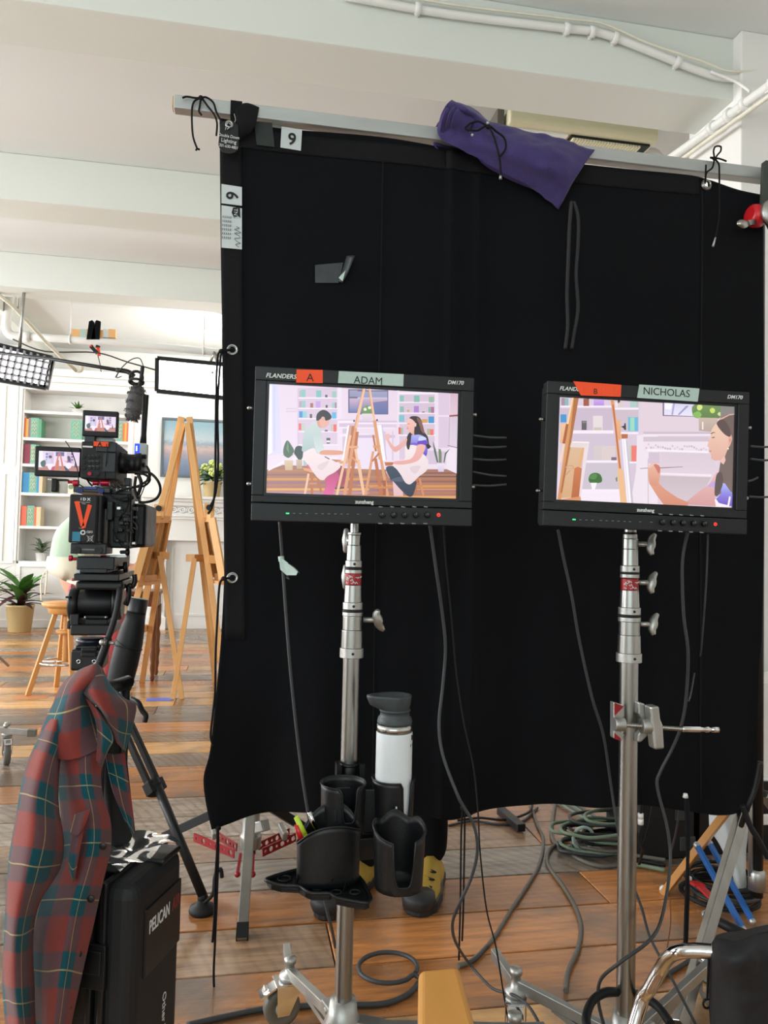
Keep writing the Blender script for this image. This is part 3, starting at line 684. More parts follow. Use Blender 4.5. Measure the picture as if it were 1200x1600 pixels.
def fingers(J, E, wrist, palm, d, across, down, s=1.0, curl=0.5):
    """five fingers on a palm joint; d forward, across towards the little finger, down towards the grip"""
    d, across, down = V(d).normalized(), V(across).normalized(), V(down).normalized(); p = V(J[palm][0])
    for i, (off, ln) in enumerate(((-.032,.072),(-.011,.080),(.011,.075),(.031,.058))):
        b = p + across*off*s + d*.035*s
        m_ = b + (d*math.cos(curl*.6)+down*math.sin(curl*.6))*ln*.5*s; e = m_ + (d*math.cos(curl*1.7)+down*math.sin(curl*1.7))*ln*.5*s
        J[palm+'f%d' % i] = (b, .0105*s); J[palm+'g%d' % i] = (m_, .009*s); J[palm+'h%d' % i] = (e, .0075*s)
        E += chain(palm, palm+'f%d' % i, palm+'g%d' % i, palm+'h%d' % i)
    b = p - across*.04*s - d*.01*s + down*.012*s; e = b - across*.018*s + d*.045*s + down*.02*s
    J[palm+'t0'] = (b, .012*s); J[palm+'t1'] = (e, .009*s); E += chain(palm, palm+'t0', palm+'t1')
def face_bits(c, fwd, side, s, t, haircol, eyes=True):
    """nose, ears, eyes, mouth and hair of a head centred at c"""
    fwd, side = V(fwd).normalized(), V(side).normalized(); up = side.cross(fwd); 
    if up.z < 0: up = -up
    return up

# stool of the painter
sc0 = PZ(100, 1082); sx_, sy_ = sc0.x, sc0.y; seat = 0.645
st = thing('wooden_stool', 'round pine screw stool with a metal foot ring under the painter', 'stool', V((sx_, sy_, 0)))
obj('seat', MB().lathe([(.10,0),(.125,.012),(.13,.04),(.135,.05),(.165,.055),(.172,.068),(.168,.082),(.0,.084)], (sx_, sy_, seat-.084), n=28), M['stool'], st)
obj('screw_post', MB().tube([(sx_, sy_, .22+.012*k) for k in range(28)], .022, 12, 1, rad=lambda t: .022+.003*math.cos(t*28*math.pi)), M['stool'], st)
obj('collar', MB().lathe([(.022,0),(.07,0),(.07,.025),(.022,.025)], (sx_, sy_, .42)), M['stool'], st)
for k in range(4):
    an = math.radians(205+90*k); top = V((sx_+.075*math.cos(an), sy_+.075*math.sin(an), seat-.07)); bot = V((sx_+.24*math.cos(an), sy_+.24*math.sin(an), 0.0))
    obj('leg', MB().bar(bot, top, .032, .032), M['stool'], st, bevel=.003)
obj('foot_ring', MB().torus((sx_, sy_, .22), (0,0,1), .175, .009, 32), M['chrome'], st)
obj('ring_bracket', MB().cyl((sx_-.17, sy_, .22), (sx_+.17, sy_, .22), .006), M['chrome'], st)

# painter, seated, facing the left easel (+x)
pr = thing('person', 'seated person in a mint shirt and cream apron painting behind the cinema camera', 'person', V((sx_, sy_, 0)))
def L_(x, y, z): return V((sx_+x, sy_+y, z))
J = {'hip': (L_(0.01,0,.77), (.10,.10)), 'waist': (L_(.0,0,.92), (.11,.12)), 'chest': (L_(.04,0,1.09), (.12,.15)), 'upper': (L_(.10,0,1.21), (.10,.12)), 'neck': (L_(.19,0,1.295), .05),
     'skull': (L_(.25,0,1.36), (.07,.07)), 'head': (L_(.275,0,1.43), (.095,.082)), 'crown': (L_(.27,0,1.49), (.07,.06))}
E = chain('hip','waist','chest','upper','neck','skull','head','crown')
J['nose'] = (L_(.375,0,1.385), .014); E += [('head','nose')]
for s_, n in ((-1,'r'),(1,'l')):
    hx = .44 if s_ < 0 else .40
    J.update({n+'sh': (L_(.11, .17*s_, 1.20), .055), n+'el': (L_(.17, .23*s_, .96), .042), n+'wr': (L_(hx, .16*s_, .895), (.028,.024)), n+'pa': (L_(hx+.06, .15*s_, .895), (.036,.018)),
              n+'th': (L_(.08, .10*s_, .73), .085), n+'kn': (L_(.37, .15*s_, .67), .062), n+'ca': (L_(.33, .15*s_, .45), .055), n+'an': (L_(.27, .15*s_, .10), .036)})
    E += chain('upper', n+'sh', n+'el', n+'wr', n+'pa') + chain('hip', n+'th', n+'kn', n+'ca', n+'an')
    fingers(J, E, n+'wr', n+'pa', (1, -.1*s_, 0), (0, .2, -1), (0, -s_*.8, -.3), 1.0)
body = skin('body', J, E, 'hip', M['skin'], pr)
sJ = {'a': (L_(-.01,0,.84), (.135,.15)), 'b': (L_(.0,0,.95), (.13,.145)), 'c': (L_(.035,0,1.10), (.145,.175)), 'd': (L_(.10,0,1.225), (.11,.13)), 'e': (L_(.16,0,1.275), .068)}
sE = chain('a','b','c','d','e')
for s_, n in ((-1,'r'),(1,'l')):
    sJ.update({n+'1': (L_(.11,.18*s_,1.205), .085), n+'2': (L_(.15,.225*s_,1.07), .082), n+'3': (L_(.18,.24*s_,.97), .075)}); sE += chain('d', n+'1', n+'2', n+'3')
skin('shirt', sJ, sE, 'a', M['mint'], pr)
tJ = {'h': (L_(0,0,.765), (.145,.15))}; tE = []
for s_, n in ((-1,'r'),(1,'l')):
    tJ.update({n+'1': (L_(.1,.10*s_,.735), .10), n+'2': (L_(.37,.15*s_,.675), .08), n+'3': (L_(.33,.15*s_,.42), .07), n+'4': (L_(.28,.15*s_,.13), .06)}); tE += chain('h', n+'1', n+'2', n+'3', n+'4')
skin('trousers', tJ, tE, 'h', M['pink'], pr)
ap = MB(); rings = [((.0,.97),.142,.165,0),((.01,.89),.165,.182,8),((.03,.80),.185,.20,24),((.15,.775),.15,.205,58),((.24,.735),.115,.215,74),((.34,.715),.10,.21,86),((.41,.66),.09,.20,60),((.42,.58),.075,.19,10)]
vs = []; n = 28
for (cx0, cz0), ra, rb_, tl in rings:
    t_ = math.radians(tl); ex = V((math.cos(t_), 0, math.sin(t_)))
    for k_ in range(n):
        an = 2*math.pi*k_/n; vs.append(L_(cx0, 0, cz0)+ex*(ra*math.cos(an)*(-1))*1.0+V((0,1,0))*(rb_*math.sin(an)) if False else L_(cx0, 0, cz0)+V((math.cos(t_),0,-math.sin(t_)))*(ra*math.cos(an))*(-1)+V((0,rb_*math.sin(an),0)))
ap.add(vs, [(i*n+k_, i*n+(k_+1) % n, (i+1)*n+(k_+1) % n, (i+1)*n+k_) for i in range(len(rings)-1) for k_ in range(n)], True)
obj('apron', ap, M['apron'], pr, solid=.004)
obj('apron_strings', MB().tube([L_(-.13,-.08,.88), L_(-.16,-.10,.80), L_(-.15,-.11,.66)], .006, 6, 5).tube([L_(-.13,-.08,.88), L_(-.12,-.12,.80), L_(-.125,-.13,.70)], .006, 6, 5), M['apron'], pr)
hr = MB(); hc = L_(.262,0,1.45)
for k in range(240):
    d = V((random.gauss(0,1), random.gauss(0,1), random.gauss(.3,1))).normalized()
    if d.x > .35 and d.z < .35: continue
    p0 = hc+V((d.x*.105, d.y*.085, d.z*.095)); hr.bar(p0, p0+V((d.x*.014+.012, d.y*.015, -.02+d.z*.012)), .016, .012, tw=.3)
obj('hair', hr.ball(hc, 1, 16, .103, .086, .092), M['hair'], pr)
for s_ in (-1,1):
    obj('eye', MB().ball(L_(.352,.032*s_,1.415), .012, 10), M['ink'], pr); obj('ear', MB().ball(L_(.265,.085*s_,1.40), 1, 10, .016,.008,.03), M['skin'], pr)
obj('mouth', MB().ball(L_(.345,0,1.345), 1, 10, .008,.022,.006), mat('lips', (178,100,94), .5), pr)
def shoe(t, heel, toe, m1=None, m2=None, h=.09, wd=.10):
    heel, toe = V(heel), V(toe); d = (toe-heel).normalized(); a = d.cross(Z0).normalized(); ln = (toe-heel).length
    rows = []
    secs = [(0.0,.30,.0),(.03,.42,1.05),(.22,.46,1.25),(.38,.44,1.1),(.6,.54,.72),(.82,.5,.52),(.96,.34,.40),(1.0,.12,.25)]
    up_ = MB(); n = 14; vs = []
    for s_, w_, hh in secs:
        for k in range(n):
            an = 2*math.pi*k/n; x = math.cos(an); z = max(-.12, math.sin(an))
            vs.append(heel + d*(ln*s_) + a*(x*wd*w_) + V((0,0,.03+z*h*hh*(.9 if abs(x) < .5 else .8))))
    up_.add(vs, [(i*n+k, i*n+(k+1) % n, (i+1)*n+(k+1) % n, (i+1)*n+k) for i in range(len(secs)-1) for k in range(n)]+[list(range(n))[::-1], [(len(secs)-1)*n+k for k in range(n)]], True)
    obj('shoe_upper', up_, m1 or M['bag'], t, label='yellow suede shoe upper' if m1 else None)
    out = []
    for s_, w_ in ((-.02,.22),(.03,.46),(.3,.47),(.6,.60),(.85,.55),(1.0,.34),(1.05,.1)): out.append(heel+d*(ln*s_)+a*(wd*w_))
    for s_, w_ in ((1.05,.1),(1.0,.34),(.85,.55),(.6,.60),(.3,.47),(.03,.46),(-.02,.22)): out.append(heel+d*(ln*s_)-a*(wd*w_))
    obj('shoe_sole', MB().prism([p+V((0,0,.001)) for p in out], (0,0,.034)), m2 or M['shoe'], t, bevel=.006)
    cap_ = MB().lathe([(.0,0),(.02,.0),(.045,.010),(.052,.03),(.050,.0500),(.0,.055)], heel+d*(ln*.93)+V((0,0,.012)), (0,0,1), 16, sx=1.0)
    if m1:
        obj('toe_cap', cap_, M['shoe'], t)
        obj('laces', MB().tube([heel+d*(ln*q)+a*(.03*(-1)**i)+V((0,0,.085-.035*(q-.4)/.4)) for i, q in enumerate((.42,.48,.54,.6,.66,.72))], .004, 6, 2), M['ink'], t)
for s_ in (-1,1): shoe(pr, L_(.21,.15*s_,0), L_(.46,.16*s_,0), None, M['canvas'])

# easels
def easel(name, label, sg, near, far, rear, apex, hinge, canv, ledge, blk):
    t = thing(name, label, 'easel', (V(near)+V(far)+V(rear))/3)
    a = V(apex)
    obj('front_leg', MB().bar(near, a+V((0,-.02,-.02)), .04, .028, (0,1,0)), M['wood'], t, bevel=.002)
    obj('front_leg', MB().bar(far, a+V((0,.02,-.02)), .04, .028, (0,1,0)), M['wood'], t, bevel=.002)
    obj('rear_leg', MB().bar(rear, hinge, .034, .034), M['wood'], t, bevel=.002)
    mb = (V(near)+V(far))/2; lo = mb.lerp(a, .12)
    obj('mast', MB().bar(lo, a+V((.012*sg,0,.03)), .045, .03, (0,1,0)), M['wood'], t, bevel=.002)
    n1, f1 = V(near), V(far)
    obj('lower_crossbar', MB().bar(n1.lerp(a,.22)+V((.03*sg,-.03,0)), f1.lerp(a,.22)+V((.03*sg,.03,0)), .024, .05), M['wood'], t, bevel=.002)
    obj('upper_crossbar', MB().bar(n1.lerp(a,.50)+V((.035*sg,-.05,0)), f1.lerp(a,.50)+V((.035*sg,.05,0)), .05, .055), M['wood'], t, bevel=.003)
    c = [V(p) for p in canv]; cen = sum(c, V())/4
    obj('tray', MB().bar((c[2].lerp(c[3], -.08))+V((0,0,-.02)), (c[3].lerp(c[2], -.08))+V((0,0,-.02)), .10, .022), M['wood'], t, bevel=.002)
    tp = (c[0]+c[1])/2; obj('canvas_clamp', MB().box(tp.x-.035, tp.x+.035, tp.y-.03, tp.y+.03, tp.z-.01, tp.z+.09), M['wood'], t, bevel=.003)
    obj('clamp_knob', MB().cyl(tp+V((0,-.03,.06)), tp+V((0,-.07,.06)), .02, n=12), M['plastic'], t)
    hb = V(hinge); lo2 = lo; tq = (hb.z-lo2.z)/(a.z-lo2.z); mq = lo2.lerp(a, tq); obj('hinge_arm', MB().bar(hb+V((.03*(hb.x-mq.x)/abs(hb.x-mq.x),0,0)), mq, .07, .05), M['wood'], t, bevel=.003); obj('brace', MB().bar(hb+V((-.02*sg,0,-.1)), V(rear).lerp(hb,.80)+V((0,.03,0)), .02, .03), M['wood'], t)
    cv = thing('canvas', ('blank white canvas seen edge on, on the easel beside the flag' if sg > 0 else 'stretched canvas seen from its raw back on the easel behind the camera'), 'canvas', cen)
    nrm = (c[1]-c[0]).cross(c[3]-c[0]).normalized()
    if nrm.x*sg < 0: nrm = -nrm        # nrm points to the painter
    obj('painted_face', MB().prism(c, nrm*.006), M['canvas'], cv)
    bk = MB()
    for i in range(4): bk.bar(c[i].lerp(cen,.06)-nrm*.012, c[(i+1) % 4].lerp(cen,.06)-nrm*.012, .022, .05)
    obj('stretcher_bars', bk, M['wood'], cv); obj('canvas_back', MB().prism([p-nrm*.001 for p in c], -nrm*.002), M['canvasback'], cv)
    return t
easel('easel', 'wooden studio easel whose mast leans right, directly behind the cinema camera', -1, PZ(170,1101), PZ(222,1066), PZ(284,1092), P(286,658,5.5), P(250,868,5.35),
      [P(234,808,5.15), P(262,808,5.6), P(243,905,5.65), P(207,908,5.1)], None, None)
easel('easel', 'wooden studio easel whose mast leans left, nearest the left edge of the black flag', 1, PZ(357,1103), PZ(336,1066), PZ(270,1092), P(293,658,5.48), P(304,872,5.35),
      [P(334,806,5.1), P(320,808,5.6), P(340,903,5.65), P(352,906,5.05)], None, None)
tb = thing('side_table', 'small dark wooden table with turned legs behind the easel', 'table', PZ(225,1062))
tp = PZ(228,1060); tz = .70
obj('tabletop', MB().box(tp.x-.17, tp.x+.10, tp.y-.16, tp.y+.2, tz-.03, tz), M['woodd'], tb, bevel=.004)
obj('apron_rail', MB().box(tp.x-.15, tp.x+.08, tp.y-.14, tp.y+.18, tz-.12, tz-.03), M['woodd'], tb)
for x, y_ in ((-.13,-.12),(.06,-.12),(-.13,.16),(.06,.16)):
    obj('leg', MB().lathe([(.010,0),(.018,.02),(.014,.05),(.022,.10),(.017,.14),(.026,.2),(.02,.24),(.024,.34),(.016,.38),(.026,.42),(.026,tz-.12)], (tp.x+x, tp.y+y_, 0), n=14), M['woodd'], tb)
tp_ = PZ(250,1093); t = obj('blue_tape_mark', MB().box(tp_.x-.09, tp_.x+.09, tp_.y-.05, tp_.y+.05, .0008, .002), mat('blue_masking_tape', (110,128,226), .6)); tag(t, 'blue tape mark on the floor at the foot of the easels', 'tape')
tp_ = PZ(48,1088); t = obj('orange_tape_mark', MB().box(tp_.x-.09, tp_.x+.12, tp_.y-.1, tp_.y+.03, .0008, .002), mat('faded_orange_tape', (200,130,80), .6)); tag(t, 'faded orange tape square on the floor beside the stool leg', 'tape')

# crew member standing behind the flag, feet towards the camera
h1 = P(670,1395,2.5); h1.z = 0; t1 = PZ(652,1432); dd = (t1-h1).normalized(); h1 = t1-dd*.27
cx, cy = h1.x-.005, h1.y+.01
cp = thing('person', 'person in black trousers and black and yellow shoes standing behind the black flag', 'person', V((cx-.10, cy, 0)))
def K_(x, y, z): return V((cx-.12+x, cy+y, z))
J = {'hip': (K_(0,0,.95), (.13,.10)), 'waist': (K_(0,0,1.10), (.115,.09)), 'chest': (K_(0,.0,1.29), (.145,.11)), 'upper': (K_(0,0,1.41), (.12,.08)), 'neck': (K_(0,0,1.49), .052), 'skull': (K_(0,-.01,1.56), .07),
     'head': (K_(0,-.015,1.63), (.082,.095)), 'crown': (K_(0,0,1.69), (.06,.07)), 'nose': (K_(0,-.118,1.60), .013)}
E = chain('hip','waist','chest','upper','neck','skull','head','crown')+[('head','nose')]
for s_, n in ((-1,'r'),(1,'l')):
    J.update({n+'sh': (K_(.17*s_,0,1.40), .055), n+'el': (K_(.23*s_,.02,1.13), .042), n+'wr': (K_(.22*s_,-.1,.90), .027), n+'pa': (K_(.22*s_,-.12,.83), (.036,.02)),
              n+'th': (K_(.09*s_,0,.88), .085), n+'kn': (K_(.10*s_,-.02,.50), .06), n+'ca': (K_(.105*s_,.0,.35), .055), n+'an': (K_(.11*s_,.0,.10), .038)})
    E += chain('upper', n+'sh', n+'el', n+'wr', n+'pa')+chain('hip', n+'th', n+'kn', n+'ca', n+'an')
    fingers(J, E, n+'wr', n+'pa', (0,-.1,-1), (0,1,0), (-s_,0,0), 1.0)
skin('body', J, E, 'hip', M['skin'], cp)
sJ = {'a': (K_(0,0,.93), (.155,.13)), 'b': (K_(0,0,1.12), (.135,.11)), 'c': (K_(0,0,1.29), (.165,.13)), 'd': (K_(0,0,1.42), (.13,.09)), 'e': (K_(0,0,1.475), .065)}; sE = chain('a','b','c','d','e')
for s_, n in ((-1,'r'),(1,'l')): sJ.update({n+'1': (K_(.175*s_,0,1.405), .07), n+'2': (K_(.21*s_,.01,1.25), .068), n+'3': (K_(.23*s_,.02,1.13), .062)}); sE += chain('d', n+'1', n+'2', n+'3')
skin('shirt', sJ, sE, 'a', M['greycloth'], cp)
tJ = {'h': (K_(0,0,.97), (.145,.115))}; tE = []
for s_, n in ((-1,'r'),(1,'l')): tJ.update({n+'1': (K_(.09*s_,0,.86), .10), n+'2': (K_(.10*s_,-.02,.50), .08), n+'3': (K_(.105*s_,.0,.3), .075), n+'4': (K_(.11*s_,-.02,.045), .064)}); tE += chain('h', n+'1', n+'2', n+'3', n+'4')
skin('trousers', tJ, tE, 'h', M['blackcloth'], cp)
hr = MB(); hc = K_(0,.01,1.665); obj('hair', hr.ball(hc, 1, 16, .092, .10, .085), M['hair'], cp)
for s_ in (-1,1): obj('eye', MB().ball(K_(.032*s_,-.098,1.63), .011, 10), M['ink'], cp); obj('ear', MB().ball(K_(.086*s_,0,1.61), 1, 10, .008,.016,.03), M['skin'], cp)
obj('mouth', MB().ball(K_(0,-.098,1.555), 1, 10, .022,.008,.006), M['skin'], cp)
shoe(cp, h1, t1, M['yellow'], M['shoe'], .065, .10)
h2 = h1+V((-.22,.02,0)); shoe(cp, h2, h2+dd*.27+V((-.06,0,0)), M['yellow'], M['shoe'], .065, .10)
# ------------------------------------------------------------------ black flag on its pole
Fl = Fr(V((0, 2.04, 0)))
def cz(u, v): return Fl.q(u, v)
left = [(343,184),(345,400),(348,560),(350,700),(351,800),(350,900),(345,1000),(338,1080),(333,1130),(327,1180),(318,1215),(321,1250),(331,1291)]
right = [(1192,305),(1195,600),(1196,900),(1194,1100),(1190,1225)]
top = [(343,184),(420,197),(520,206),(600,215),(700,231),(800,243),(930,258),(1060,272),(1100,280),(1150,297),(1192,305)]
bot = [(331,1291),(400,1276),(480,1267),(560,1263),(640,1268),(700,1279),(760,1268),(850,1259),(1000,1259),(1060,1265),(1120,1272),(1165,1267),(1190,1225)]
def curve(pts):
    ps = cr([V((cz(*p).x, 0, cz(*p).z)) for p in pts], 8); ln = [0]
    for a, b in zip(ps, ps[1:]): ln.append(ln[-1]+(b-a).length)
    def at(t):
        s_ = t*ln[-1]; lo = 0
        while lo < len(ln)-2 and ln[lo+1] < s_: lo += 1
        k = (s_-ln[lo])/max(1e-9, ln[lo+1]-ln[lo]); return ps[lo].lerp(ps[lo+1], min(1, max(0, k)))
    return at
cl_, cr2, ct, cb = curve(left), curve(right), curve(top), curve(bot)
NX, NZ = 230, 240
LT = [cl_(j/NZ) for j in range(NZ+1)]; RTt = [cr2(j/NZ) for j in range(NZ+1)]; TT = [ct(i/NX) for i in range(NX+1)]; BB = [cb(i/NX) for i in range(NX+1)]
def coons(i, j):
    s_, t = i/NX, j/NZ
    return LT[j]*(1-s_)+RTt[j]*s_+TT[i]*(1-t)+BB[i]*t-(TT[0]*(1-s_)*(1-t)+TT[NX]*s_*(1-t)+BB[0]*(1-s_)*t+BB[NX]*s_*t)
def fold(x, z):
    d = (2.2-z)/1.85; s_ = math.sin
    y = .006*s_(x*9+1)*(.4+d)+.010*s_(x*17+z*1.2)*d+.006*s_(x*31-z*3)*d*d+.012*noise.noise(V((x*3, 0, z*1.2)))
    y += .03*max(0, d-.85)*s_(x*23)+.02*math.exp(-((x+.04)/.12)**2)*max(0, .75-z)*3*s_(z*14)
    for gx_ in (.55, .63): y -= .006*math.exp(-((x-gx_)/.012)**2)
    return y
gr_ = [cz(1102,290), cz(363,546), cz(363,903), cz(359,203)]
vs = []; 
for j in range(NZ+1):
    for i in range(NX+1):
        p = coons(i, j); vs.append(V((p.x, 2.04+fold(p.x, p.z), p.z)))
fs = []
for j in range(NZ):
    for i in range(NX):
        a = j*(NX+1)+i; c = (vs[a]+vs[a+NX+2])/2
        if any((c.x-g.x)**2+(c.z-g.z)**2 < .0082**2 for g in gr_): continue
        fs.append((a, a+1, a+NX+2, a+NX+1))
fg = thing('black_flag', 'large black cloth flag hanging behind the monitors', 'flag', V((.7, 2.04, .40)))
obj('cloth', MB().add(vs, fs, True), M['flag'], fg, solid=.0016)
def onflag(u, v, off=.004): p = Fl.q(u, v); return V((p.x, 2.04+fold(p.x, p.z)-off, p.z))
def strip(name, p0, p1, w0, m, n=40, off=.003, parent=fg, label=None, sub=6):
    """flat band on the flag from pixel p0 to p1, half width vector w0 in pixels"""
    a = []; 
    for k in range(n+1):
        u, v = p0[0]+(p1[0]-p0[0])*k/n, p0[1]+(p1[1]-p0[1])*k/n
        a.append([onflag(u-w0[0]*(1-2*q/sub), v-w0[1]*(1-2*q/sub), off) for q in range(sub+1)])
    mb = MB(); mb.add([p for r_ in a for p in r_], [(i*(sub+1)+q, i*(sub+1)+q+1, (i+1)*(sub+1)+q+1, (i+1)*(sub+1)+q) for i in range(n) for q in range(sub)], True)
    return obj(name, mb, m, parent, solid=.0012, label=label)
strip('edge_webbing', (360,190), (367,1000), (16,0), M['hem'])
strip('edge_webbing', (372,215), (697,250), (0,-15), M['hem'])
strip('edge_webbing', (697,250), (1090,292), (0,-14), M['hem'])
strip('seam', (1095,300), (1092,1255), (1.2,0), M['hem']); strip('seam', (598,250), (580,1255), (1.0,0), M['hem'])
for g in gr_[:3]:
    y_ = 2.04+fold(g.x, g.z); obj('grommet', MB().lathe([(.0085,-.004),(.016,-.003),(.017,0),(.0085,.001)], (g.x, y_, g.z), (0,1,0), 20, cap=False).torus((g.x, y_-.004, g.z), (0,1,0), .0125, .003, 20, 6), M['steel'], fg)
def flabel(name, q, lines, m=M['label'], lab=None):
    ps = [onflag(u, v, .0065) for u, v in q]
    t = obj(name, MB().prism(ps, V((0,-.0008,0))), m, fg, label=lab); return ps, t
ps, lt = flabel('number_label', [(440,198),(472,203),(470,236),(438,231)], 0, lab='white cloth label with a black 9 on the top band')
text('printed_number', '9', .046, Matrix.Translation(ps[3]+V((.018,-.0022,.011))) @ Matrix.Rotation(math.pi/2,4,'X') @ Matrix.Rotation(-.05,4,'Z'), M['ink'], lt, bold=.0008)
ps, lt = flabel('number_label', [(346,288),(378,293),(378,322),(346,318)], 0, lab='white cloth label with a sideways 9 on the left band')
text('printed_number', '9', .044, Matrix.Translation(ps[0]+V((.044,-.0022,-.040))) @ Matrix.Rotation(math.pi/2,4,'X') @ Matrix.Rotation(math.pi/2,4,'Z'), M['ink'], lt, bold=.0008)
ps, lt = flabel('care_label', [(346,321),(378,326),(378,390),(346,387)], 0, lab='pale printed label with handwriting on the left band')
lg = ps[0]+V((.030,-.0022,-.004))
obj('logo_mark', MB().prism([lg+V((.0,0,0)), lg+V((.018,0,.002)), lg+V((.020,0,-.026)), lg+V((.014,0,-.021)), lg+V((.004,0,-.028)), lg+V((-.003,0,-.014))], V((0,-.0004,0))), M['ink'], lt)
text('logo_letters', 'TNT', .014, Matrix.Translation(lg+V((.003,-.001,-.002))) @ Matrix.Rotation(math.pi/2,4,'X') @ Matrix.Rotation(-math.pi/2,4,'Z'), M['label'], lt)
obj('handwriting', MB().tube([lg+V((.010+a, -.0004, -.050-b)) for a, b in ((0,0),(.008,.004),(-.004,.008),(.006,.012),(.012,.016),(-.004,.018),(.008,.024),(.010,.030),(-.003,.032),(.004,.040),(.012,.044),(0,.048),(.008,.054))], .0007, 4, 5), M['ink'], lt)
ln = MB(); 
for k in range(5):
    for j in range(6): ln.box(ps[0].x+.004+.005*k, ps[0].x+.0065+.005*k, ps[0].y-.0026, ps[0].y-.0022, ps[0].z-.034-.011*j, ps[0].z-.028-.011*j)
obj('small_print', ln, M['dimprint'], lt)
# taped patch
ps = [onflag(u, v, .004) for u, v in ((492,415),(536,411),(529,443),(492,443))]
tp = thing('tape_patch', 'piece of glossy black tape with a curled end stuck on the flag', 'tape', ps[3]); gl = mat('glossy_black_tape', (48,52,56), .3, bump=.3, bscale=40)
obj('flat_tape', MB().prism(ps, V((0,-.001,0))), gl, tp)
mb, _, _ = MB().sheet([[onflag(528,441,.008), onflag(534,425,.012), onflag(540,404,.02)], [onflag(534,444,.012), onflag(543,428,.022), onflag(552,405,.028)]], 5, 3); obj('curled_end', mb, gl, tp, solid=.0006)
obj('adhesive_corner', MB().prism([onflag(528,437,.016), onflag(538,427,.022), onflag(534,443,.018)], V((0,-.0006,0))), M['greytape'], tp)

# pole
pl = cz(272,163); PZc = pl.z; px1 = cz(1215,276).x
po = thing('crossbar_pole', 'galvanised square tube holding the top of the black flag', 'pole', V((.7, 2.04, PZc-.018)))
obj('tube', MB().box(pl.x, px1, 2.022, 2.058, PZc-.018, PZc+.018), M['galv'], po, bevel=.003)
obj('end_plug', MB().box(pl.x-.003, pl.x, 2.026, 2.054, PZc-.014, PZc+.014), M['arm'], po)
a0, a1 = cz(360,180).x, cz(378,180).x
obj('tape_band', MB().box(a0, a1, 2.0205, 2.0595, PZc-.0195, PZc+.0195), M['hem'], po, label='black tape band around the tube')
mb, _, _ = MB().sheet([[Fl.W(368,171,-.03), Fl.W(384,161,-.02), Fl.W(405,168,-.02)], [Fl.W(371,200,-.03), Fl.W(382,196,-.035), Fl.W(397,200,-.03)], [Fl.W(370,226,-.012), Fl.W(375,222,-.014), Fl.W(379,218,-.012)]], 5, 5)
t = obj('webbing_strap', mb, M['hem'], solid=.002); tag(t, 'black webbing strap looped diagonally over the left part of the crossbar', 'strap')
strip_ = obj('tape_tab', MB().prism([onflag(u, v, .008) for u, v in ((397,191),(425,193),(429,231),(401,228))], V((0,-.001,0))), mat('dark_grey_tape', (34,40,38), .7)); tag(strip_, 'dark grey tape tab on the flag beside the first number label', 'tape')
# hanging tag
tg = thing('equipment_tag', 'black plastic tag lettered in white hanging at the top left flag corner', 'tag', Fl.W(359,250,-.03))
q = cz(358,226); W_, H_ = .026, .062; pts = []
for k in range(25):
    an = math.pi*k/24; pts.append(V((q.x+W_*math.cos(an)*.88, 2.0, q.z+H_*.42+.016*math.sin(an))))
for k in range(25):
    an = math.pi+math.pi*k/24; pts.append(V((q.x+W_*math.cos(an), 2.0, q.z-H_*.35+.024*math.sin(an))))
obj('plate', MB().prism(pts, (0,-.003,0)), M['plasticm'], tg, bevel=.0008)
obj('eyelet', MB().torus((q.x, 1.996, q.z+.031), (0,1,0), .008, .003, 18, 6), M['steel'], tg)
for i, (s_, sz_) in enumerate((('Double Down', .0118), ('Lighting', .0140), ('201-630-4801', .0110))):
    text('lettering', s_, sz_, Matrix.Translation(V((q.x, 1.9962, q.z-.004-.0135*i))) @ Matrix.Rotation(math.pi/2,4,'X') @ Matrix.Rotation(-.07,4,'Z'), M['print'], tg, align='CENTER', sx=.78 if i != 1 else .9)
obj('wire_loop', MB().tube([Fl.W(355,202,-.05), Fl.W(362,196,-.045), Fl.W(368,188,-.03), Fl.W(366,178,-.02)], .0012, 6, 5).tube([Fl.W(352,203,-.045), Fl.W(356,192,-.045), Fl.W(362,196,-.045)], .001, 6, 5), M['galv'], tg)
def cordt(name, label, strands, r=.0026, m=M['cord'], knot=None, tip=None, extra=None):
    t = thing(name, label, 'cord', V(strands[0][0]))
    for s_ in strands: obj('strand', MB().tube(s_, r, 7, 6), m, t)
    for k in (knot or []): obj('knot', MB().ball(k, .0062, 10, sx=1.2).torus(k, (0,1,.3), .004, .0026, 12, 6), m, t)
    for k in (tip or []): obj('aglet', MB().cyl(k[0], k[1], .0022, .0032), M['galv'], t)
    return t
w_ = lambda l, dy=-.03: [Fl.W(p[0], p[1], dy if len(p) < 3 else p[2]) for p in l]
cordt('tie_cord', 'black cord tied around the left end of the crossbar with hanging frayed ends',
      [w_([(285,153),(292,151),(305,153),(314,153),(322,152),(333,160),(338,175),(345,188),(350,192)]), w_([(314,153),(304,158),(300,170),(300,195),(302,215),(308,232)]),
       w_([(314,153),(312,166),(311,174),(315,180)]), w_([(315,152),(324,165),(334,178),(339,192),(338,212)]), w_([(308,232),(306,235)]), w_([(308,232),(312,234)])], knot=[Fl.W(314,153,-.03)])
cordt('flag_tie', 'black bow cord tying the right grommet of the flag to the crossbar',
      [w_([(1102,284,-.01),(1104,270),(1113,262),(1116,248),(1115,236),(1118,229),(1126,229),(1126,236),(1121,242),(1117,249)]), w_([(1117,249),(1110,246),(1124,248),(1135,252)]),
       w_([(1117,249),(1123,256),(1124,270),(1124,300),(1124,335),(1121,355),(1118,371)]), w_([(1102,284,-.01),(1103,262),(1103,258)])], knot=[Fl.W(1117,248,-.03)], tip=[(Fl.W(1118,371,-.03), Fl.W(1114,385,-.03))])
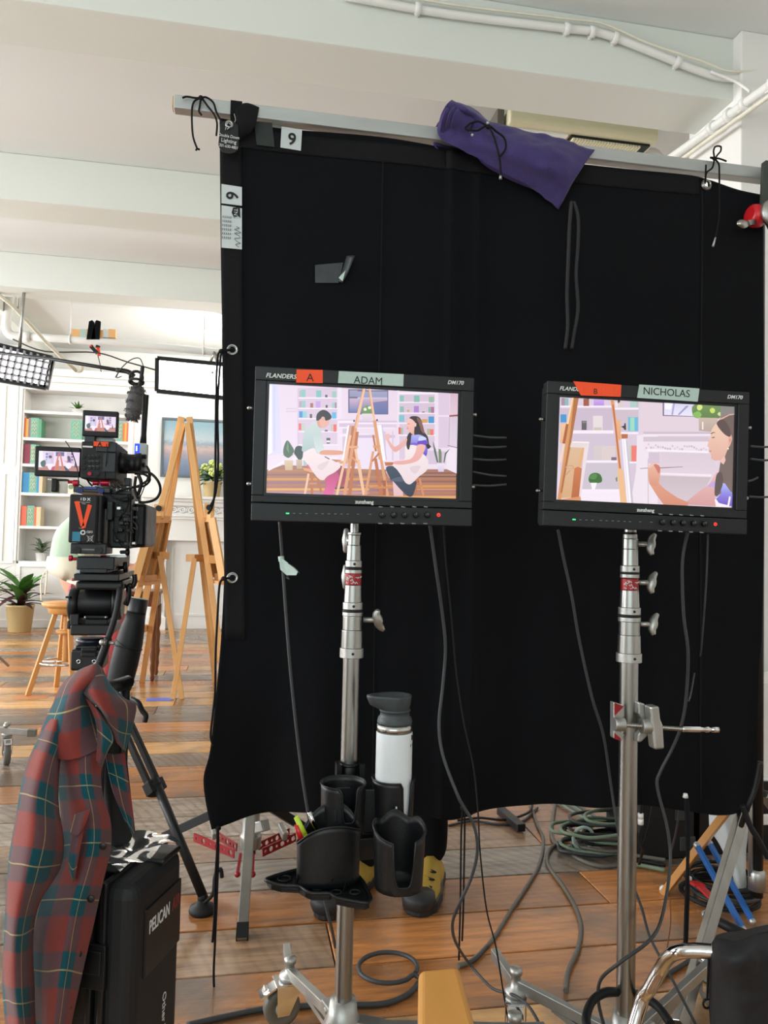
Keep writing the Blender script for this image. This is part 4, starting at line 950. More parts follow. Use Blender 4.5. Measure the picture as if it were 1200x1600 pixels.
cordt('long_tie_cord', 'pair of black cords hanging from the middle grommet down the left flag edge',
      [w_([(363,546,-.01),(345,549),(340,560),(338,600),(337,680),(336,760),(332,790),(325,803)]), w_([(363,546,-.012),(347,552),(344,570),(340,640),(341,720),(337,770),(328,792)])], r=.003, knot=[Fl.W(346,549,-.03)])
cordt('long_tie_cord', 'black cord hanging from the lower left grommet beside the flag edge',
      [w_([(363,903,-.01),(349,905),(343,915),(340,960),(337,1020),(336,1080),(332,1120),(329,1150),(333,1165)])], r=.003, knot=[Fl.W(350,904,-.03)])
cordt('long_tie_cord', 'black cords dangling from the bottom left flag corner almost to the floor',
      [w_([(340,1292),(339,1330),(336,1380),(335,1430),(332,1472)]), w_([(341,1292),(341,1340),(339,1400),(336,1470),(334,1520),(335,1558)])], r=.003, knot=[Fl.W(335,1558,-.03), Fl.W(341,1294,-.02)])
cordt('fabric_tie', 'pair of dull black fabric ties hanging on the flag below the purple bag',
      [w_([(893,315),(890,350),(888,400),(886,460),(887,510),(883,545)]), w_([(896,315),(903,340),(903,380),(900,430),(903,480),(897,520),(893,545)])], r=.0052, m=mat('faded_black_ribbon', (40,40,42), .9, bump=.5, bscale=200))

# purple drawstring bag slung over the pole
bg = thing('drawstring_bag', 'purple cotton drawstring bag slung over the crossbar', 'bag', Fl.W(800,320,-.06))
rows_px = [[(686,196),(690,178),(697,165),(706,158),(714,161)],
           [(684,205),(700,192),(715,180),(728,172),(738,171)],
           [(692,219),(712,208),(728,195),(748,184),(765,190)],
           [(745,248),(748,235),(756,222),(768,208),(786,196)],
           [(800,276),(806,262),(812,246),(820,225),(830,206)],
           [(838,298),(846,282),(856,262),(864,238),(874,216)],
           [(872,328),(880,312),(895,284),(912,258),(928,236)]]
dep = [[-.05,-.07,-.085,-.06,-.03],[-.05,-.075,-.07,-.085,-.03],[-.05,-.06,-.05,-.07,-.03],[-.04,-.055,-.075,-.065,-.035],[-.035,-.06,-.09,-.085,-.045],[-.025,-.055,-.095,-.09,-.05],[-.01,-.03,-.05,-.045,-.02]]
rows = [[Fl.W(p[0], p[1], d) for p, d in zip(rp, dp)] for rp, dp in zip(rows_px, dep)]
mb = MB(); (_, ni, nj) = mb.sheet(rows, 8, 8)
for i, p in enumerate(mb.v): p.y += .010*noise.noise(p*16)+.005*noise.noise(p*42)
obj('bag_body', mb, M['purple'], bg, solid=.004)
back = [[p+V((0,.055 if j in (1,2,3) else .03, .0)) for j, p in enumerate(r_)] for r_ in rows]
mb = MB(); mb.sheet(back, 4, 4); 
for p in mb.v: p.y += .02; p.z -= .002
obj('back_side', mb, M['purple'], bg, solid=.003)
for off in (0, 8, 16):                                             # gathered mouth pleats
    mb = MB(); mb.sheet([[Fl.W(687+off+a, v+off*.05, d) for a, v, d in ((0,205,-.06),(3,188,-.09),(9,172,-.095),(17,159+off*.45,-.07))], [Fl.W(697+off+a, v+off*.05, d) for a, v, d in ((0,210,-.055),(5,194,-.075),(11,180,-.08),(19,168+off*.4,-.06))], [Fl.W(712+off+a, v+off*.1, d) for a, v, d in ((0,216,-.055),(5,203,-.065),(10,190,-.07),(17,178+off*.3,-.06))]], 6, 5)
    obj('mouth_pleat', mb, M['purple'], bg, solid=.003)
obj('drawstring', MB().tube(w_([(727,202,-.09),(745,204,-.10),(762,196,-.10),(776,206,-.10),(788,216,-.10),(790,232,-.10),(780,246,-.10)]), .0028, 7, 6).tube(w_([(762,198,-.10),(748,190,-.10),(735,193,-.09),(727,200,-.09)]), .0028, 7, 6).tube(w_([(764,198,-.10),(772,215,-.11),(779,240,-.11),(782,262,-.11),(782,276,-.105)]), .0028, 7, 6).ball(Fl.W(763,198,-.10), .007, 10), M['cord'], bg)
obj('cord_tip', MB().cyl(Fl.W(782,274,-.105), Fl.W(782,280,-.105), .003, .004).ball(Fl.W(762,192,-.105), .004, 8).ball(Fl.W(738,211,-.095), .004, 8), M['galv'], bg)

# ------------------------------------------------------------------ support stands of the flag
def brace_leg(t, hub, foot, m): pass
def red_stand():
    hubx = P(392,1300,2.55); x, y_ = hubx.x, hubx.y
    t = thing('flag_stand', 'black and silver stand with perforated red braces under the left of the flag', 'stand', V((x, y_, 0)))
    obj('post', MB().cyl((x,y_,.08), (x,y_,1.3), .018).cyl((x,y_,1.3), (x,y_,PZc-.06), .013), M['metalblack'], t)
    obj('hub', MB().lathe([(.02,.10),(.034,.10),(.036,.14),(.028,.15),(.028,.24),(.038,.25),(.038,.29),(.022,.30)], (x,y_,0)), M['alu'], t, bevel=.002)
    obj('offset_arm', MB().bar((x,y_,PZc-.05), (x,2.10,PZc-.03), .02, .02).cyl((x,2.045,PZc-.03), (x,2.10,PZc-.03), .016), M['steel'], t)
    foot = PZ(378,1470); tops = V((x,y_,.27))
    obj('leg', MB().bar(foot, V((x,y_-.035,.28)), .03, .03), M['steel'], t, bevel=.002); obj('rubber_foot', MB().bar(foot+V((0,0,.0)), foot+(V((x,y_,.28))-foot)*.09, .034, .034), M['rubber'], t)
    for k, q in enumerate((P(258,1306,2.72), P(490,1302,2.78))):
        obj('leg', MB().bar(V((x,y_,.27)), q+V((0,0,-.0)), .03, .03), M['metalblack'], t, bevel=.002); 
        obj('leg_tip', MB().bar(q, V((q.x+(q.x-x)*.06, q.y+.01, .015)), .03, .03), M['metalblack'], t, bevel=.002)
    # perforated red braces (flat bars with round holes)
    def brace(p, q, wd=.028, n=6):
        p, q = V(p), V(q); d = (q-p); L_n = d.length; d.normalize(); nrm = d.cross(Z0).normalized(); a = nrm.cross(d)
        vs = []; fs = []; mb = MB()
        cell = L_n/n
        for k in range(n):
            c = p+d*(cell*(k+.5)); R_ = wd*(.30 if k % 2 else .17); m_ = 16; sq = []; ci = []
            for j in range(m_):
                an = 2*math.pi*j/m_; cx_, sx__ = math.cos(an), math.sin(an); f = 1/max(abs(cx_), abs(sx__))
                sq.append(c+d*(cx_*f*cell/2)+a*(sx__*f*wd/2)); ci.append(c+d*(cx_*R_)+a*(sx__*R_))
            for off in (-1, 1):
                mb.add([v_+nrm*.002*off for v_ in sq+ci], [(j, (j+1) % m_, m_+(j+1) % m_, m_+j) for j in range(m_)])
            mb.add([v_+nrm*.002*o_ for o_ in (-1,1) for v_ in ci], [(j, (j+1) % m_, m_+(j+1) % m_, m_+j) for j in range(m_)])
            mb.add([v_+nrm*.002*o_ for o_ in (-1,1) for v_ in sq], [(j, (j+1) % m_, m_+(j+1) % m_, m_+j) for j in range(m_)])
        return mb
    for p, q in ((P(303,1308,2.62), P(366,1334,2.5)), (P(335,1302,2.72), P(370,1324,2.62)), (P(410,1332,2.52), P(462,1308,2.62)), (P(404,1322,2.62), P(452,1300,2.74))):
        obj('brace', brace(p, q), M['redpaint'], t)
    for p, q in ((P(376,1335,2.5), P(371,1366,2.42)), (P(396,1335,2.5), P(395,1366,2.42))):
        obj('brace', MB().bar(p, q, .008, .012).ball(q, .010, 8), M['redpaint'], t)
    obj('wing_handle', MB().bar(P(400,1293,2.5), P(416,1289,2.46), .03, .035), M['alu'], t, bevel=.004); obj('wing_handle', MB().bar(P(438,1290,2.6), P(446,1308,2.55), .018, .03), M['alu'], t, bevel=.004)
    obj('wing_handle', MB().bar(P(331,1290,2.55), P(335,1308,2.5), .014, .025), M['alu'], t, bevel=.003)
    return t
red_stand()
def blue_stand():
    b = P(1183,1300,2.28); x, y_ = b.x, b.y
    t = thing('flag_stand', 'silver stand with blue braces under the right end of the flag', 'stand', V((x, y_, 0)))
    obj('post', MB().cyl((x,y_,.10), (x,y_,PZc-.05), .017), M['metalblack'], t)
    obj('lower_sleeve', MB().cyl((x-.02,y_,.16), (x-.025,y_,.52), .007).lathe([(.018,0),(.025,0),(.025,.05),(.018,.06)], (x,y_,.12)), M['alu'], t)
    hub = P(1152,1290,2.2)
    obj('leg', MB().bar(P(1160,1272,2.25), PZ(1062,1602), .034, .022, (0,-1,0)), M['steel'], t, bevel=.002)
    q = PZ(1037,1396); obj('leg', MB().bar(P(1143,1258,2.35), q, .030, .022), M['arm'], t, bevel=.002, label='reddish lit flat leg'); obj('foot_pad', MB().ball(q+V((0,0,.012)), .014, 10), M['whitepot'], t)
    q2 = V((x+.45, y_+.25, .015)); obj('leg', MB().bar((x+.02,y_,.40), q2, .03, .022), M['steel'], t, bevel=.002)
    obj('leg_bracket', MB().bar(P(1140,1262,2.33), (x,y_,.41), .02, .03), M['alu'], t)
    for (a, b2, za, zb) in (((1089,1321),(1161,1452),2.33,2.1), ((1109,1318),(1176,1440),2.45,2.22)):
        obj('brace', MB().bar(P(*a, za), P(*b2, zb), .012, .016), M['bluepaint'], t, bevel=.001); obj('bolt', MB().ball(P(*a, za), .011, 8).ball(P(*b2, zb), .010, 8), M['alu'], t)
    obj('foot_link', MB().cyl(P(1102,1430,2.1), P(1175,1466,2.0), .013), M['rubber'], t); obj('bolt', MB().ball(P(1103,1430,2.1), .013, 8).ball(P(1122,1438,2.08), .012, 8), M['alu'], t)
    return t
blue_stand()
# clamp bracket at the upper right corner
ck = thing('grip_head', 'dark bracket with a red knob and silver disc at the upper right flag corner', 'clamp', Fl.W(1196,360,-.08))
br = [Fl.W(u, v, -.05) for u, v in ((1189,256),(1193,253),(1230,258),(1230,372),(1202,364),(1192,345),(1186,325))]
obj('bracket', MB().prism(br, (0,-.012,0)), mat('grey_green_steel', (66,72,66), .55, metal=.4, var=.1), ck, bevel=.002)
obj('disc', MB().lathe([(.036,0),(.040,.004),(.036,.014),(.012,.016)], Fl.W(1206,333,-.065), (0,-1,0), 28), M['alu'], ck)
obj('red_knob', MB().lathe([(.0,0),(.018,.0),(.030,.012),(.034,.03),(.030,.05),(.02,.056)], Fl.W(1194,341,-.03), (-1,-.15,.05), 20), M['redplastic'], ck)
obj('t_handle', MB().bar(Fl.W(1178,348,-.05), Fl.W(1168,349,-.06), .014, .014).ball(Fl.W(1160,350,-.06), .016, 10, sx=1.3, sy=.6, sz=.8), M['steel'], ck)

# ------------------------------------------------------------------ monitors
class Pl:
    """arbitrary plane frame: local x right, z up, -y towards camera"""
    def __init__(s, M_): s.M = M_; s.I = M_.inverted()
    def q(s, u, v, dy=0.0):
        d = s.I.to_3x3() @ ray(u, v); e = s.I @ EYE; k = (dy-e.y)/d.y; return e+d*k
def emissive(name, strength=1.0):
    m = bpy.data.materials.new(name); m.use_nodes = True; nt = m.node_tree; N = nt.nodes; L = nt.links; b = N['Principled BSDF']
    at = N.new('ShaderNodeAttribute'); at.attribute_name = 'Col'; L.new(at.outputs['Color'], b.inputs['Emission Color']); b.inputs['Emission Strength'].default_value = strength
    b.inputs['Base Color'].default_value = (.01,.01,.01,1); b.inputs['Roughness'].default_value = .25; return m
SCR = emissive('screen_picture', 1.0)
def inpoly_clip(pts, x0, x1, z0, z1):
    def clip(ps, f, g):
        out = []
        for i in range(len(ps)):
            a, b = ps[i-1], ps[i]; fa, fb = f(a), f(b)
            if fa*fb < 0: t = fa/(fa-fb); out.append((a[0]+(b[0]-a[0])*t, a[1]+(b[1]-a[1])*t, a[2]+(b[2]-a[2])*t if False else b[2]))
            if fb >= 0: out.append(b)
        return out
    for f in (lambda p: p[0]-x0, lambda p: x1-p[0], lambda p: p[1]-z0, lambda p: z1-p[1]):
        pts = clip(pts, f, None)
        if len(pts) < 3: return []
    return pts
def screen_mesh(name, pl_, rect, shapes, parent, dy0, step=.00002):
    """picture of coloured shapes on one flat screen; shapes: (colour or (top, bottom), [(u,v)..], smooth)"""
    x0, x1, z0, z1 = rect; vs = []; fs = []; cs = []; k = 0
    for sh in shapes:
        c, pts = sh[0], sh[1]; smooth = len(sh) > 2 and sh[2]
        loc = [pl_.q(u, v, dy0) for u, v in pts]
        if smooth: loc = cr(loc, 4, True)
        two = isinstance(c[0], (tuple, list)); zt_ = max(p.z for p in loc); zb_ = min(p.z for p in loc)
        lp = inpoly_clip([(p.x, p.z, 0) for p in loc], x0, x1, z0, z1)
        if len(lp) < 3: continue
        b = len(vs)
        for p in lp:
            vs.append(V((p[0], dy0-step*k, p[1])))
            if two:
                t = (zt_-p[1])/max(1e-6, zt_-zb_); cc = [c[0][i]*(1-t)+c[1][i]*t for i in range(3)]
            else: cc = c
            cs.append(lin(cc))
        fs.append(list(range(b, len(vs)))); k += 1
    vs = [pl_.M @ p for p in vs]
    lo = V([min(p[i] for p in vs) for i in range(3)]); hi = V([max(p[i] for p in vs) for i in range(3)]); c = (lo+hi)/2
    me = bpy.data.meshes.new(name); me.from_pydata([p-c for p in vs], [], fs); at = me.color_attributes.new('Col', 'FLOAT_COLOR', 'POINT')
    for i, cc in enumerate(cs): at.data[i].color = (*cc, 1)
    me.materials.append(SCR); o = bpy.data.objects.new(name, me); COL.objects.link(o); o.parent = parent; o.location = c-OFF[parent.name]; OFF[o.name] = c
    return o
def R4(f, x0, y0, x1, y1, *a): return [f(x0,y0), f(x1,y0), f(x1,y1), f(x0,y1)]
A1 = lambda x, y: (410+x/7.5, 595+y/7.5); A2 = lambda x, y: (560+x/7.059, 595+y/7.059)
B1 = lambda x, y: (865+x/8, 610+y/8); B2 = lambda x, y: (1005+x/7.5, 610+y/7.5)
def mp(f, pts): return [f(x, y) for x, y in pts]
def line(f, a, b, w0, w1=None, c=None):
    w1 = w1 or w0; dx, dy = b[0]-a[0], b[1]-a[1]; l = math.hypot(dx, dy); nx, ny = -dy/l, dx/l
    return (c, mp(f, [(a[0]+nx*w0/2,a[1]+ny*w0/2),(b[0]+nx*w1/2,b[1]+ny*w1/2),(b[0]-nx*w1/2,b[1]-ny*w1/2),(a[0]-nx*w0/2,a[1]-ny*w0/2)]))
WAL, SHD = (228,206,226), (206,184,208)
WD, WD2, WD3 = (222,156,112), (190,112,66), (240,192,158)
picA = [(((232,212,230),(238,222,238)), mp(A1, [(40,20),(1250,60),(1250,1060),(40,1060)])), (((232,212,230),(238,222,238)), mp(A2, [(-10,60),(1200,80),(1200,1060),(-10,1060)])),
 (((168,116,98),(196,130,84)), mp(A1, [(40,1060),(240,985),(1300,1040),(1300,1400),(40,1400)])), (((168,116,98),(196,130,84)), mp(A2, [(-20,980),(1000,975),(1180,1050),(1180,1400),(-20,1400)]))]
for i, (y_, c, h) in enumerate(((1040,(186,128,96),24),(1090,(150,104,104),22),(1140,(214,150,86),26),(1180,(158,112,126),30),(1230,(172,118,104),24),(1260,(226,168,104),26),(1300,(186,140,158),30))):
    picA += [(c, R4(A1, 50, y_, 1250, y_+h)), (c, R4(A2, -10, y_+10, 1120, y_+10+h))]
for y_, c in ((1010,(138,92,86)),(1050,(120,84,80)),(1100,(150,100,84)),(1190,(214,146,96))): picA.append((c, R4(A2, 640, y_, 1120, y_+16)))
picA += [(((216,214,250),(226,216,246)), mp(A1, [(60,40),(185,50),(200,300),(215,690),(225,850),(70,880)])), ((244,240,255), mp(A1, [(60,40),(110,45),(115,840),(68,870)])), ((206,206,240), R4(A1,130,60,150,820)),
 ((246,232,244), mp(A1, [(70,1040),(250,930),(250,965),(70,1058)])), ((246,232,244), R4(A1,350,895,1200,930)), ((212,190,212), R4(A1,280,320,400,365)), ((230,212,230), R4(A1,284,328,396,358)),
 (((216,192,214),(222,200,222)), R4(A1,420,85,875,745)), ((238,222,238), R4(A1,880,60,930,1000)), ((216,196,218), R4(A1,410,85,426,760))]
for y_ in (195,318,438,590,745): picA.append(((246,234,246), R4(A1,420,y_,880,y_+14)))
bk = [(430,115,455,190,(190,180,180)),(455,105,505,192,(140,196,196)),(630,115,690,195,(130,190,190)),(735,165,762,195,(80,90,80)),(815,125,868,200,(160,196,186)),
 (430,240,460,312,(190,160,180)),(462,235,505,314,(150,196,196)),(560,262,595,315,(172,108,92)),(625,240,680,316,(196,160,226)),(740,285,765,318,(90,84,90)),(815,255,850,320,(160,200,196)),(850,255,868,322,(170,120,160)),
 (430,358,470,432,(74,150,214)),(470,360,520,434,(150,204,214)),(555,390,582,438,(92,84,96)),(815,370,865,444,(96,184,226)),
 (425,500,455,580,(236,110,110)),(456,500,500,585,(196,206,196)),(800,512,832,595,(200,196,190)),(832,512,868,597,(240,108,110)),(730,575,765,595,(110,110,120)),(750,670,795,700,(84,96,90)),(755,700,785,738,(240,232,240)),(752,722,790,738,(110,100,110))]
for x0,y0,x1,y1,c in bk: picA.append((c, R4(A1,x0,y0,x1,y1)))
picA += [((104,100,134), R4(A1,1005,100,1215,378)), (((160,156,188),(150,148,182)), R4(A1,1020,112,1250,188)), (((214,180,206),(104,118,170)), R4(A1,1020,208,1250,368)), ((104,100,134), R4(A2,-10,105,328,372)), (((160,158,190),(150,150,186)), R4(A2,-10,118,318,184)), ((196,190,216), R4(A2,-10,184,318,202)),
 (((206,172,196),(88,108,164)), R4(A2,-10,202,318,362)), (((128,124,170),(96,112,164)), mp(A2, [(160,240),(318,220),(318,362),(100,362)])),
 ((224,206,226), R4(A1,880,450,1250,470)), ((246,232,246), R4(A1,890,470,1250,492)), ((214,192,216), R4(A1,900,500,1250,540)), ((244,230,244), R4(A1,900,545,1250,560)), ((214,194,216), R4(A1,940,560,1100,1010)), ((226,206,228), R4(A1,1120,660,1250,1030)), ((240,228,242), R4(A1,900,620,1250,655)),
 ((214,194,216), R4(A2,-10,440,440,462)), ((246,232,246), R4(A2,-10,462,440,480)), ((222,200,222), R4(A2,-10,480,420,515)), ((242,228,244), R4(A2,-10,515,400,530)), ((206,186,212), R4(A2,-10,600,400,630)), ((236,222,240), R4(A2,-10,630,360,975)), ((216,196,218), R4(A2,270,560,300,880)), ((218,198,220), R4(A2,370,560,385,880)),
 (((214,192,212),(222,200,220)), R4(A2,448,130,840,870)), ((238,222,238), R4(A2,425,100,450,900)), ((238,222,238), R4(A2,840,110,880,900)), ((246,234,246), R4(A2,440,128,870,152))]
for y_ in (232,352,464,596): picA.append(((246,234,246), R4(A2,440,y_,850,y_+14)))
for x0,y0,x1,y1,c in [(455,165,500,232,(140,190,180)),(610,165,672,236,(130,186,172)),(775,178,832,240,(150,184,160)),(455,285,500,348,(140,184,176)),(610,280,665,352,(176,130,206)),(700,342,728,352,(90,84,90)),(535,322,560,346,(206,160,110)),(770,290,800,354,(140,176,160)),(800,290,832,356,(176,110,150)),
 (445,380,505,455,(130,190,206)),(695,425,760,466,(214,160,96)),(770,395,832,468,(70,150,206)),(440,515,465,590,(214,110,100)),(465,520,490,592,(180,180,160)),(755,530,790,600,(180,176,150)),(790,535,826,602,(238,120,108))]: picA.append((c, R4(A2,x0,y0,x1,y1)))
picA += [((222,200,222), R4(A2,880,110,1000,740)), ((238,222,238), R4(A2,860,380,1000,400)), ((236,218,236), R4(A2,740,740,1000,770)), ((214,196,216), R4(A2,770,780,960,920)), (((214,182,200),(226,200,216)), mp(A2, [(1010,115),(1110,120),(1100,380),(1005,390)])), ((150,76,70), mp(A2, [(1000,382),(1105,372),(1105,390),(1000,400)])),
 (((190,172,190),(214,196,216)), mp(A2, [(1000,400),(1102,392),(1098,745),(985,715)])), ((240,228,240), mp(A2, [(980,740),(1100,745),(1092,1030),(970,975)])), ((120,70,74), mp(A2, [(980,712),(1098,740),(1098,746),(980,718)]))]
for k in range(7): picA.append(((246,234,246), R4(A2,1008+k*13,398,1013+k*13,716+k*3)))
# plants in the picture
for k in range(16):
    a = -1.45+k*.19; picA.append(((96+k % 3*16,120+k % 2*14,96), mp(A1, [(296,900),(300+150*math.sin(a)*.55, 880-180*math.cos(a)), (304+8*math.sin(a),905)])))
picA += [((80,106,86), mp(A1, [(250,780),(290,700),(340,760),(370,830),(310,900),(250,870)]), True), ((120,146,110), mp(A1, [(280,800),(300,700),(312,850)])), (((222,196,164),(206,176,146)), mp(A1, [(256,935),(360,935),(352,1050),(268,1050)])),
 ((56,70,70), mp(A1, [(370,840),(400,770),(470,780),(470,900),(430,930),(390,880)]), True), (((206,184,160),(186,160,136)), mp(A1, [(395,925),(465,925),(465,1035),(402,1035)])),
 ((110,150,90), mp(A2, [(35,340),(60,290),(110,275),(150,300),(170,350),(110,375),(60,370)]), True), ((236,236,206), mp(A2, [(55,310),(80,300),(90,325),(65,335)]), True), ((236,236,206), mp(A2, [(105,290),(135,285),(140,310),(110,315)]), True), (((236,220,230),(220,204,216)), mp(A2, [(35,365),(150,365),(145,430),(45,430)])),
 ((96,110,96), mp(A2, [(815,660),(850,760),(880,905),(860,900),(830,780)])), ((110,130,104), mp(A2, [(880,750),(900,760),(905,905),(885,905)])), ((84,100,90), mp(A2, [(935,900),(950,800),(1010,745),(965,810),(945,905)])), ((130,140,110), mp(A2, [(900,740),(915,800),(915,905),(902,905)])), (((238,226,244),(214,200,226)), mp(A2, [(868,912),(945,912),(938,1005),(876,1005)]))]
# man on the stool
picA += [line(A1,(540,1090),(495,1340),26,26,WD3), line(A1,(580,1080),(580,1340),34,30,WD2), line(A1,(630,1070),(690,1310),26,24,WD2), ((206,140,96), R4(A1,545,1195,640,1215)), ((226,162,120), mp(A1, [(465,1020),(600,1035),(620,1060),(580,1080),(490,1052)])),
 (((206,84,120),(236,110,170)), mp(A1, [(500,990),(560,975),(620,1040),(560,1040)])), (((150,60,84),(170,70,90)), mp(A1, [(850,1010),(930,1000),(975,1060),(960,1200),(900,1280),(870,1270)]), True), (((190,70,120),(226,96,160)), mp(A1, [(730,1150),(870,1060),(905,1130),(870,1200),(820,1345),(700,1345),(745,1230)])),
 ((96,56,60), mp(A1, [(850,1250),(990,1240),(1000,1260),(850,1275)])),
 (((206,216,216),(176,196,196)), mp(A1, [(610,480),(660,540),(690,600),(700,740),(715,790),(660,850),(600,830),(470,830),(468,760),(485,620),(530,540)]), True), (((196,208,208),(214,224,222)), mp(A1, [(600,640),(680,640),(712,790),(655,850),(615,780)]), True), ((176,194,196), mp(A1, [(480,930),(520,960),(520,1000),(480,1000)])),
 ((222,160,142), mp(A1, [(640,480),(690,440),(740,470),(730,540),(660,545)]), True), ((232,176,160), mp(A1, [(670,440),(760,455),(782,490),(760,530),(715,552),(680,530)]), True), ((44,38,50), mp(A1, [(630,460),(640,390),(700,345),(760,360),(805,410),(800,450),(740,470),(725,430),(700,425),(680,450),(650,470)]), True), ((226,170,150), mp(A1, [(697,425),(722,430),(716,470),(702,465)]), True),
 ((226,160,134), mp(A1, [(665,850),(720,815),(930,825),(930,865),(720,868)]), True), (((246,228,230),(236,214,218)), mp(A1, [(480,850),(600,790),(650,860),(760,895),(830,950),(915,1000),(850,1070),(760,1120),(715,1165),(660,1150),(590,1070),(540,990),(490,930)]), True), ((226,206,212), mp(A1, [(640,1000),(780,940),(700,1050)]), True), ((128,92,90), mp(A1, [(730,885),(790,915),(780,925),(725,895)])), ((196,130,90), mp(A1, [(800,920),(920,930),(910,950),(860,955)]))]
# easels
picA += [(((206,160,146),(220,170,150)), mp(A1, [(1010,525),(1080,530),(1000,960),(930,950)])), ((252,242,246), mp(A1, [(995,525),(1018,525),(950,940),(930,940)])), ((190,116,80), mp(A1, [(1045,540),(1100,520),(1060,940),(1000,920)])), ((206,130,84), mp(A1, [(1060,600),(1120,640),(1110,760),(1060,780)])), ((228,160,116), mp(A1, [(875,940),(1000,945),(1010,970),(910,975)])), ((180,100,60), R4(A1,1005,930,1060,1000)),
 line(A1,(1190,90),(1090,560),30,36,WD3), line(A1,(1180,90),(1075,560),12,14,WD), line(A1,(1030,640),(870,1340),28,30,WD3), line(A1,(1090,560),(960,1340),34,36,WD), line(A1,(1110,600),(1020,1340),34,40,WD2), line(A1,(1085,800),(1185,1340),26,28,WD3), line(A1,(1050,900),(1110,960),20,20,WD), ((232,170,130), R4(A1,1010,765,1120,792)), ((60,50,60), mp(A1, [(1062,465),(1080,460),(1082,485),(1064,485)])),
 line(A2,(0,870),(60,1262),24,26,WD3), line(A2,(66,90),(-10,380),22,24,WD3), line(A2,(122,90),(225,800),22,28,WD3), line(A2,(110,90),(150,360),8,8,WD), ((252,244,250), mp(A2, [(190,490),(250,490),(300,880),(250,890)])), ((206,190,214), mp(A2, [(250,490),(262,492),(310,870),(298,880)])), line(A2,(175,440),(240,870),34,40,WD), line(A2,(160,600),(190,780),20,22,WD2),
 line(A2,(235,800),(318,1270),30,34,WD), line(A2,(185,860),(250,1260),34,36,WD2), line(A2,(160,780),(75,1262),26,28,WD), line(A2,(225,800),(150,890),20,18,WD2), ((226,150,90), R4(A2,160,715,240,742)), ((196,110,60), mp(A2, [(285,900),(395,900),(370,935),(295,940)])), ((170,90,56), R4(A2,270,1100,300,1260)), ((206,130,80), R4(A2,165,1165,380,1190)), ((50,44,54), mp(A2, [(192,430),(210,425),(212,445),(196,448)]))]
# woman
picA += [line(A2,(640,1090),(620,1262),22,24,WD2), line(A2,(670,1080),(712,1265),22,26,(214,140,96)), ((200,130,90), R4(A2,610,1150,700,1170)), ((232,190,190), mp(A2, [(300,990),(345,1060),(340,1080),(300,1010)])), (((236,196,200),(226,186,190)), mp(A2, [(375,1110),(480,1120),(490,1272),(385,1272)])), (((62,72,92),(40,50,70)), mp(A2, [(300,960),(390,945),(450,1000),(560,1120),(635,1110),(620,1200),(590,1272),(540,1272),(460,1200),(380,1110),(350,1090)]), True), ((84,92,116), mp(A2, [(360,1090),(470,1060),(490,1110),(400,1110)]), True),
 ((56,40,44), mp(A2, [(560,410),(640,395),(690,440),(720,560),(760,620),(775,700),(790,725),(760,750),(700,700),(640,640),(560,640),(555,740),(540,760),(525,690),(540,600),(600,520)]), True), ((132,92,84), mp(A2, [(640,410),(690,450),(725,580),(690,560),(655,470)]), True),
 (((246,196,186),(236,178,166)), mp(A2, [(560,420),(600,440),(625,480),(610,560),(590,590),(560,565),(540,540),(528,500),(535,450)]), True), ((232,176,160), mp(A2, [(595,560),(640,560),(640,630),(600,650)]), True), ((52,38,42), mp(A2, [(625,450),(660,470),(700,640),(640,650),(610,600)]), True), ((244,200,190), mp(A2, [(618,470),(634,475),(630,508),(616,505)]), True), ((56,40,40), R4(A2,540,476,560,480)), ((206,90,90), R4(A2,532,522,546,532)),
 ((238,186,180), mp(A2, [(290,600),(330,585),(345,610),(335,650),(300,655)]), True), (((238,182,174),(230,168,160)), mp(A2, [(300,640),(330,650),(400,730),(520,640),(530,690),(440,770),(395,785),(350,740)]), True),
 (((176,180,246),(96,70,190)), mp(A2, [(560,610),(620,600),(680,600),(740,640),(760,720),(745,830),(700,800),(560,720),(545,700)]), True), ((126,96,206), mp(A2, [(560,690),(640,690),(640,720),(550,715)]), True), ((108,70,196), mp(A2, [(655,670),(740,660),(745,710),(650,705)]), True), ((206,214,252), mp(A2, [(670,620),(730,625),(740,650),(660,665)]), True),
 (((246,230,232),(236,216,220)), mp(A2, [(520,720),(640,720),(700,800),(750,860),(760,950),(740,1000),(660,1060),(610,1110),(560,1145),(510,1120),(470,1050),(420,980),(380,930),(500,870),(510,790)]), True), ((226,206,214), mp(A2, [(560,960),(680,940),(620,1030)]), True),
 (((240,184,176),(232,170,162)), mp(A2, [(650,710),(735,720),(700,820),(640,890),(500,925),(390,920),(400,890),(560,870),(620,800)]), True), ((44,34,40), mp(A2, [(740,700),(795,725),(760,755)]), True), ((52,38,42), mp(A2, [(550,600),(580,590),(560,740),(540,760),(525,700)]), True)]
picB = [(((224,206,222),(232,218,234)), mp(B1, [(20,60),(1300,100),(1300,1450),(20,1450)])), (((228,210,220),(226,210,224)), mp(B2, [(-30,80),(1200,120),(1200,1450),(-30,1450)])), (((222,204,222),(214,200,216)), R4(B1,80,90,1065,1250)), ((206,188,206), R4(B1,80,225,740,500)), ((212,196,214), R4(B1,240,540,800,870)), ((206,196,208), R4(B1,340,900,820,1240)), ((208,192,204), R4(B1,760,240,1060,510))]
for x0,y0,x1,y1 in ((85,190,740,212),(750,215,1060,242),(240,500,750,540),(840,522,1060,548),(390,875,800,905),(330,1235,820,1270),(940,890,1050,912)): picB.append(((248,236,248), R4(B1,x0,y0,x1,y1)))
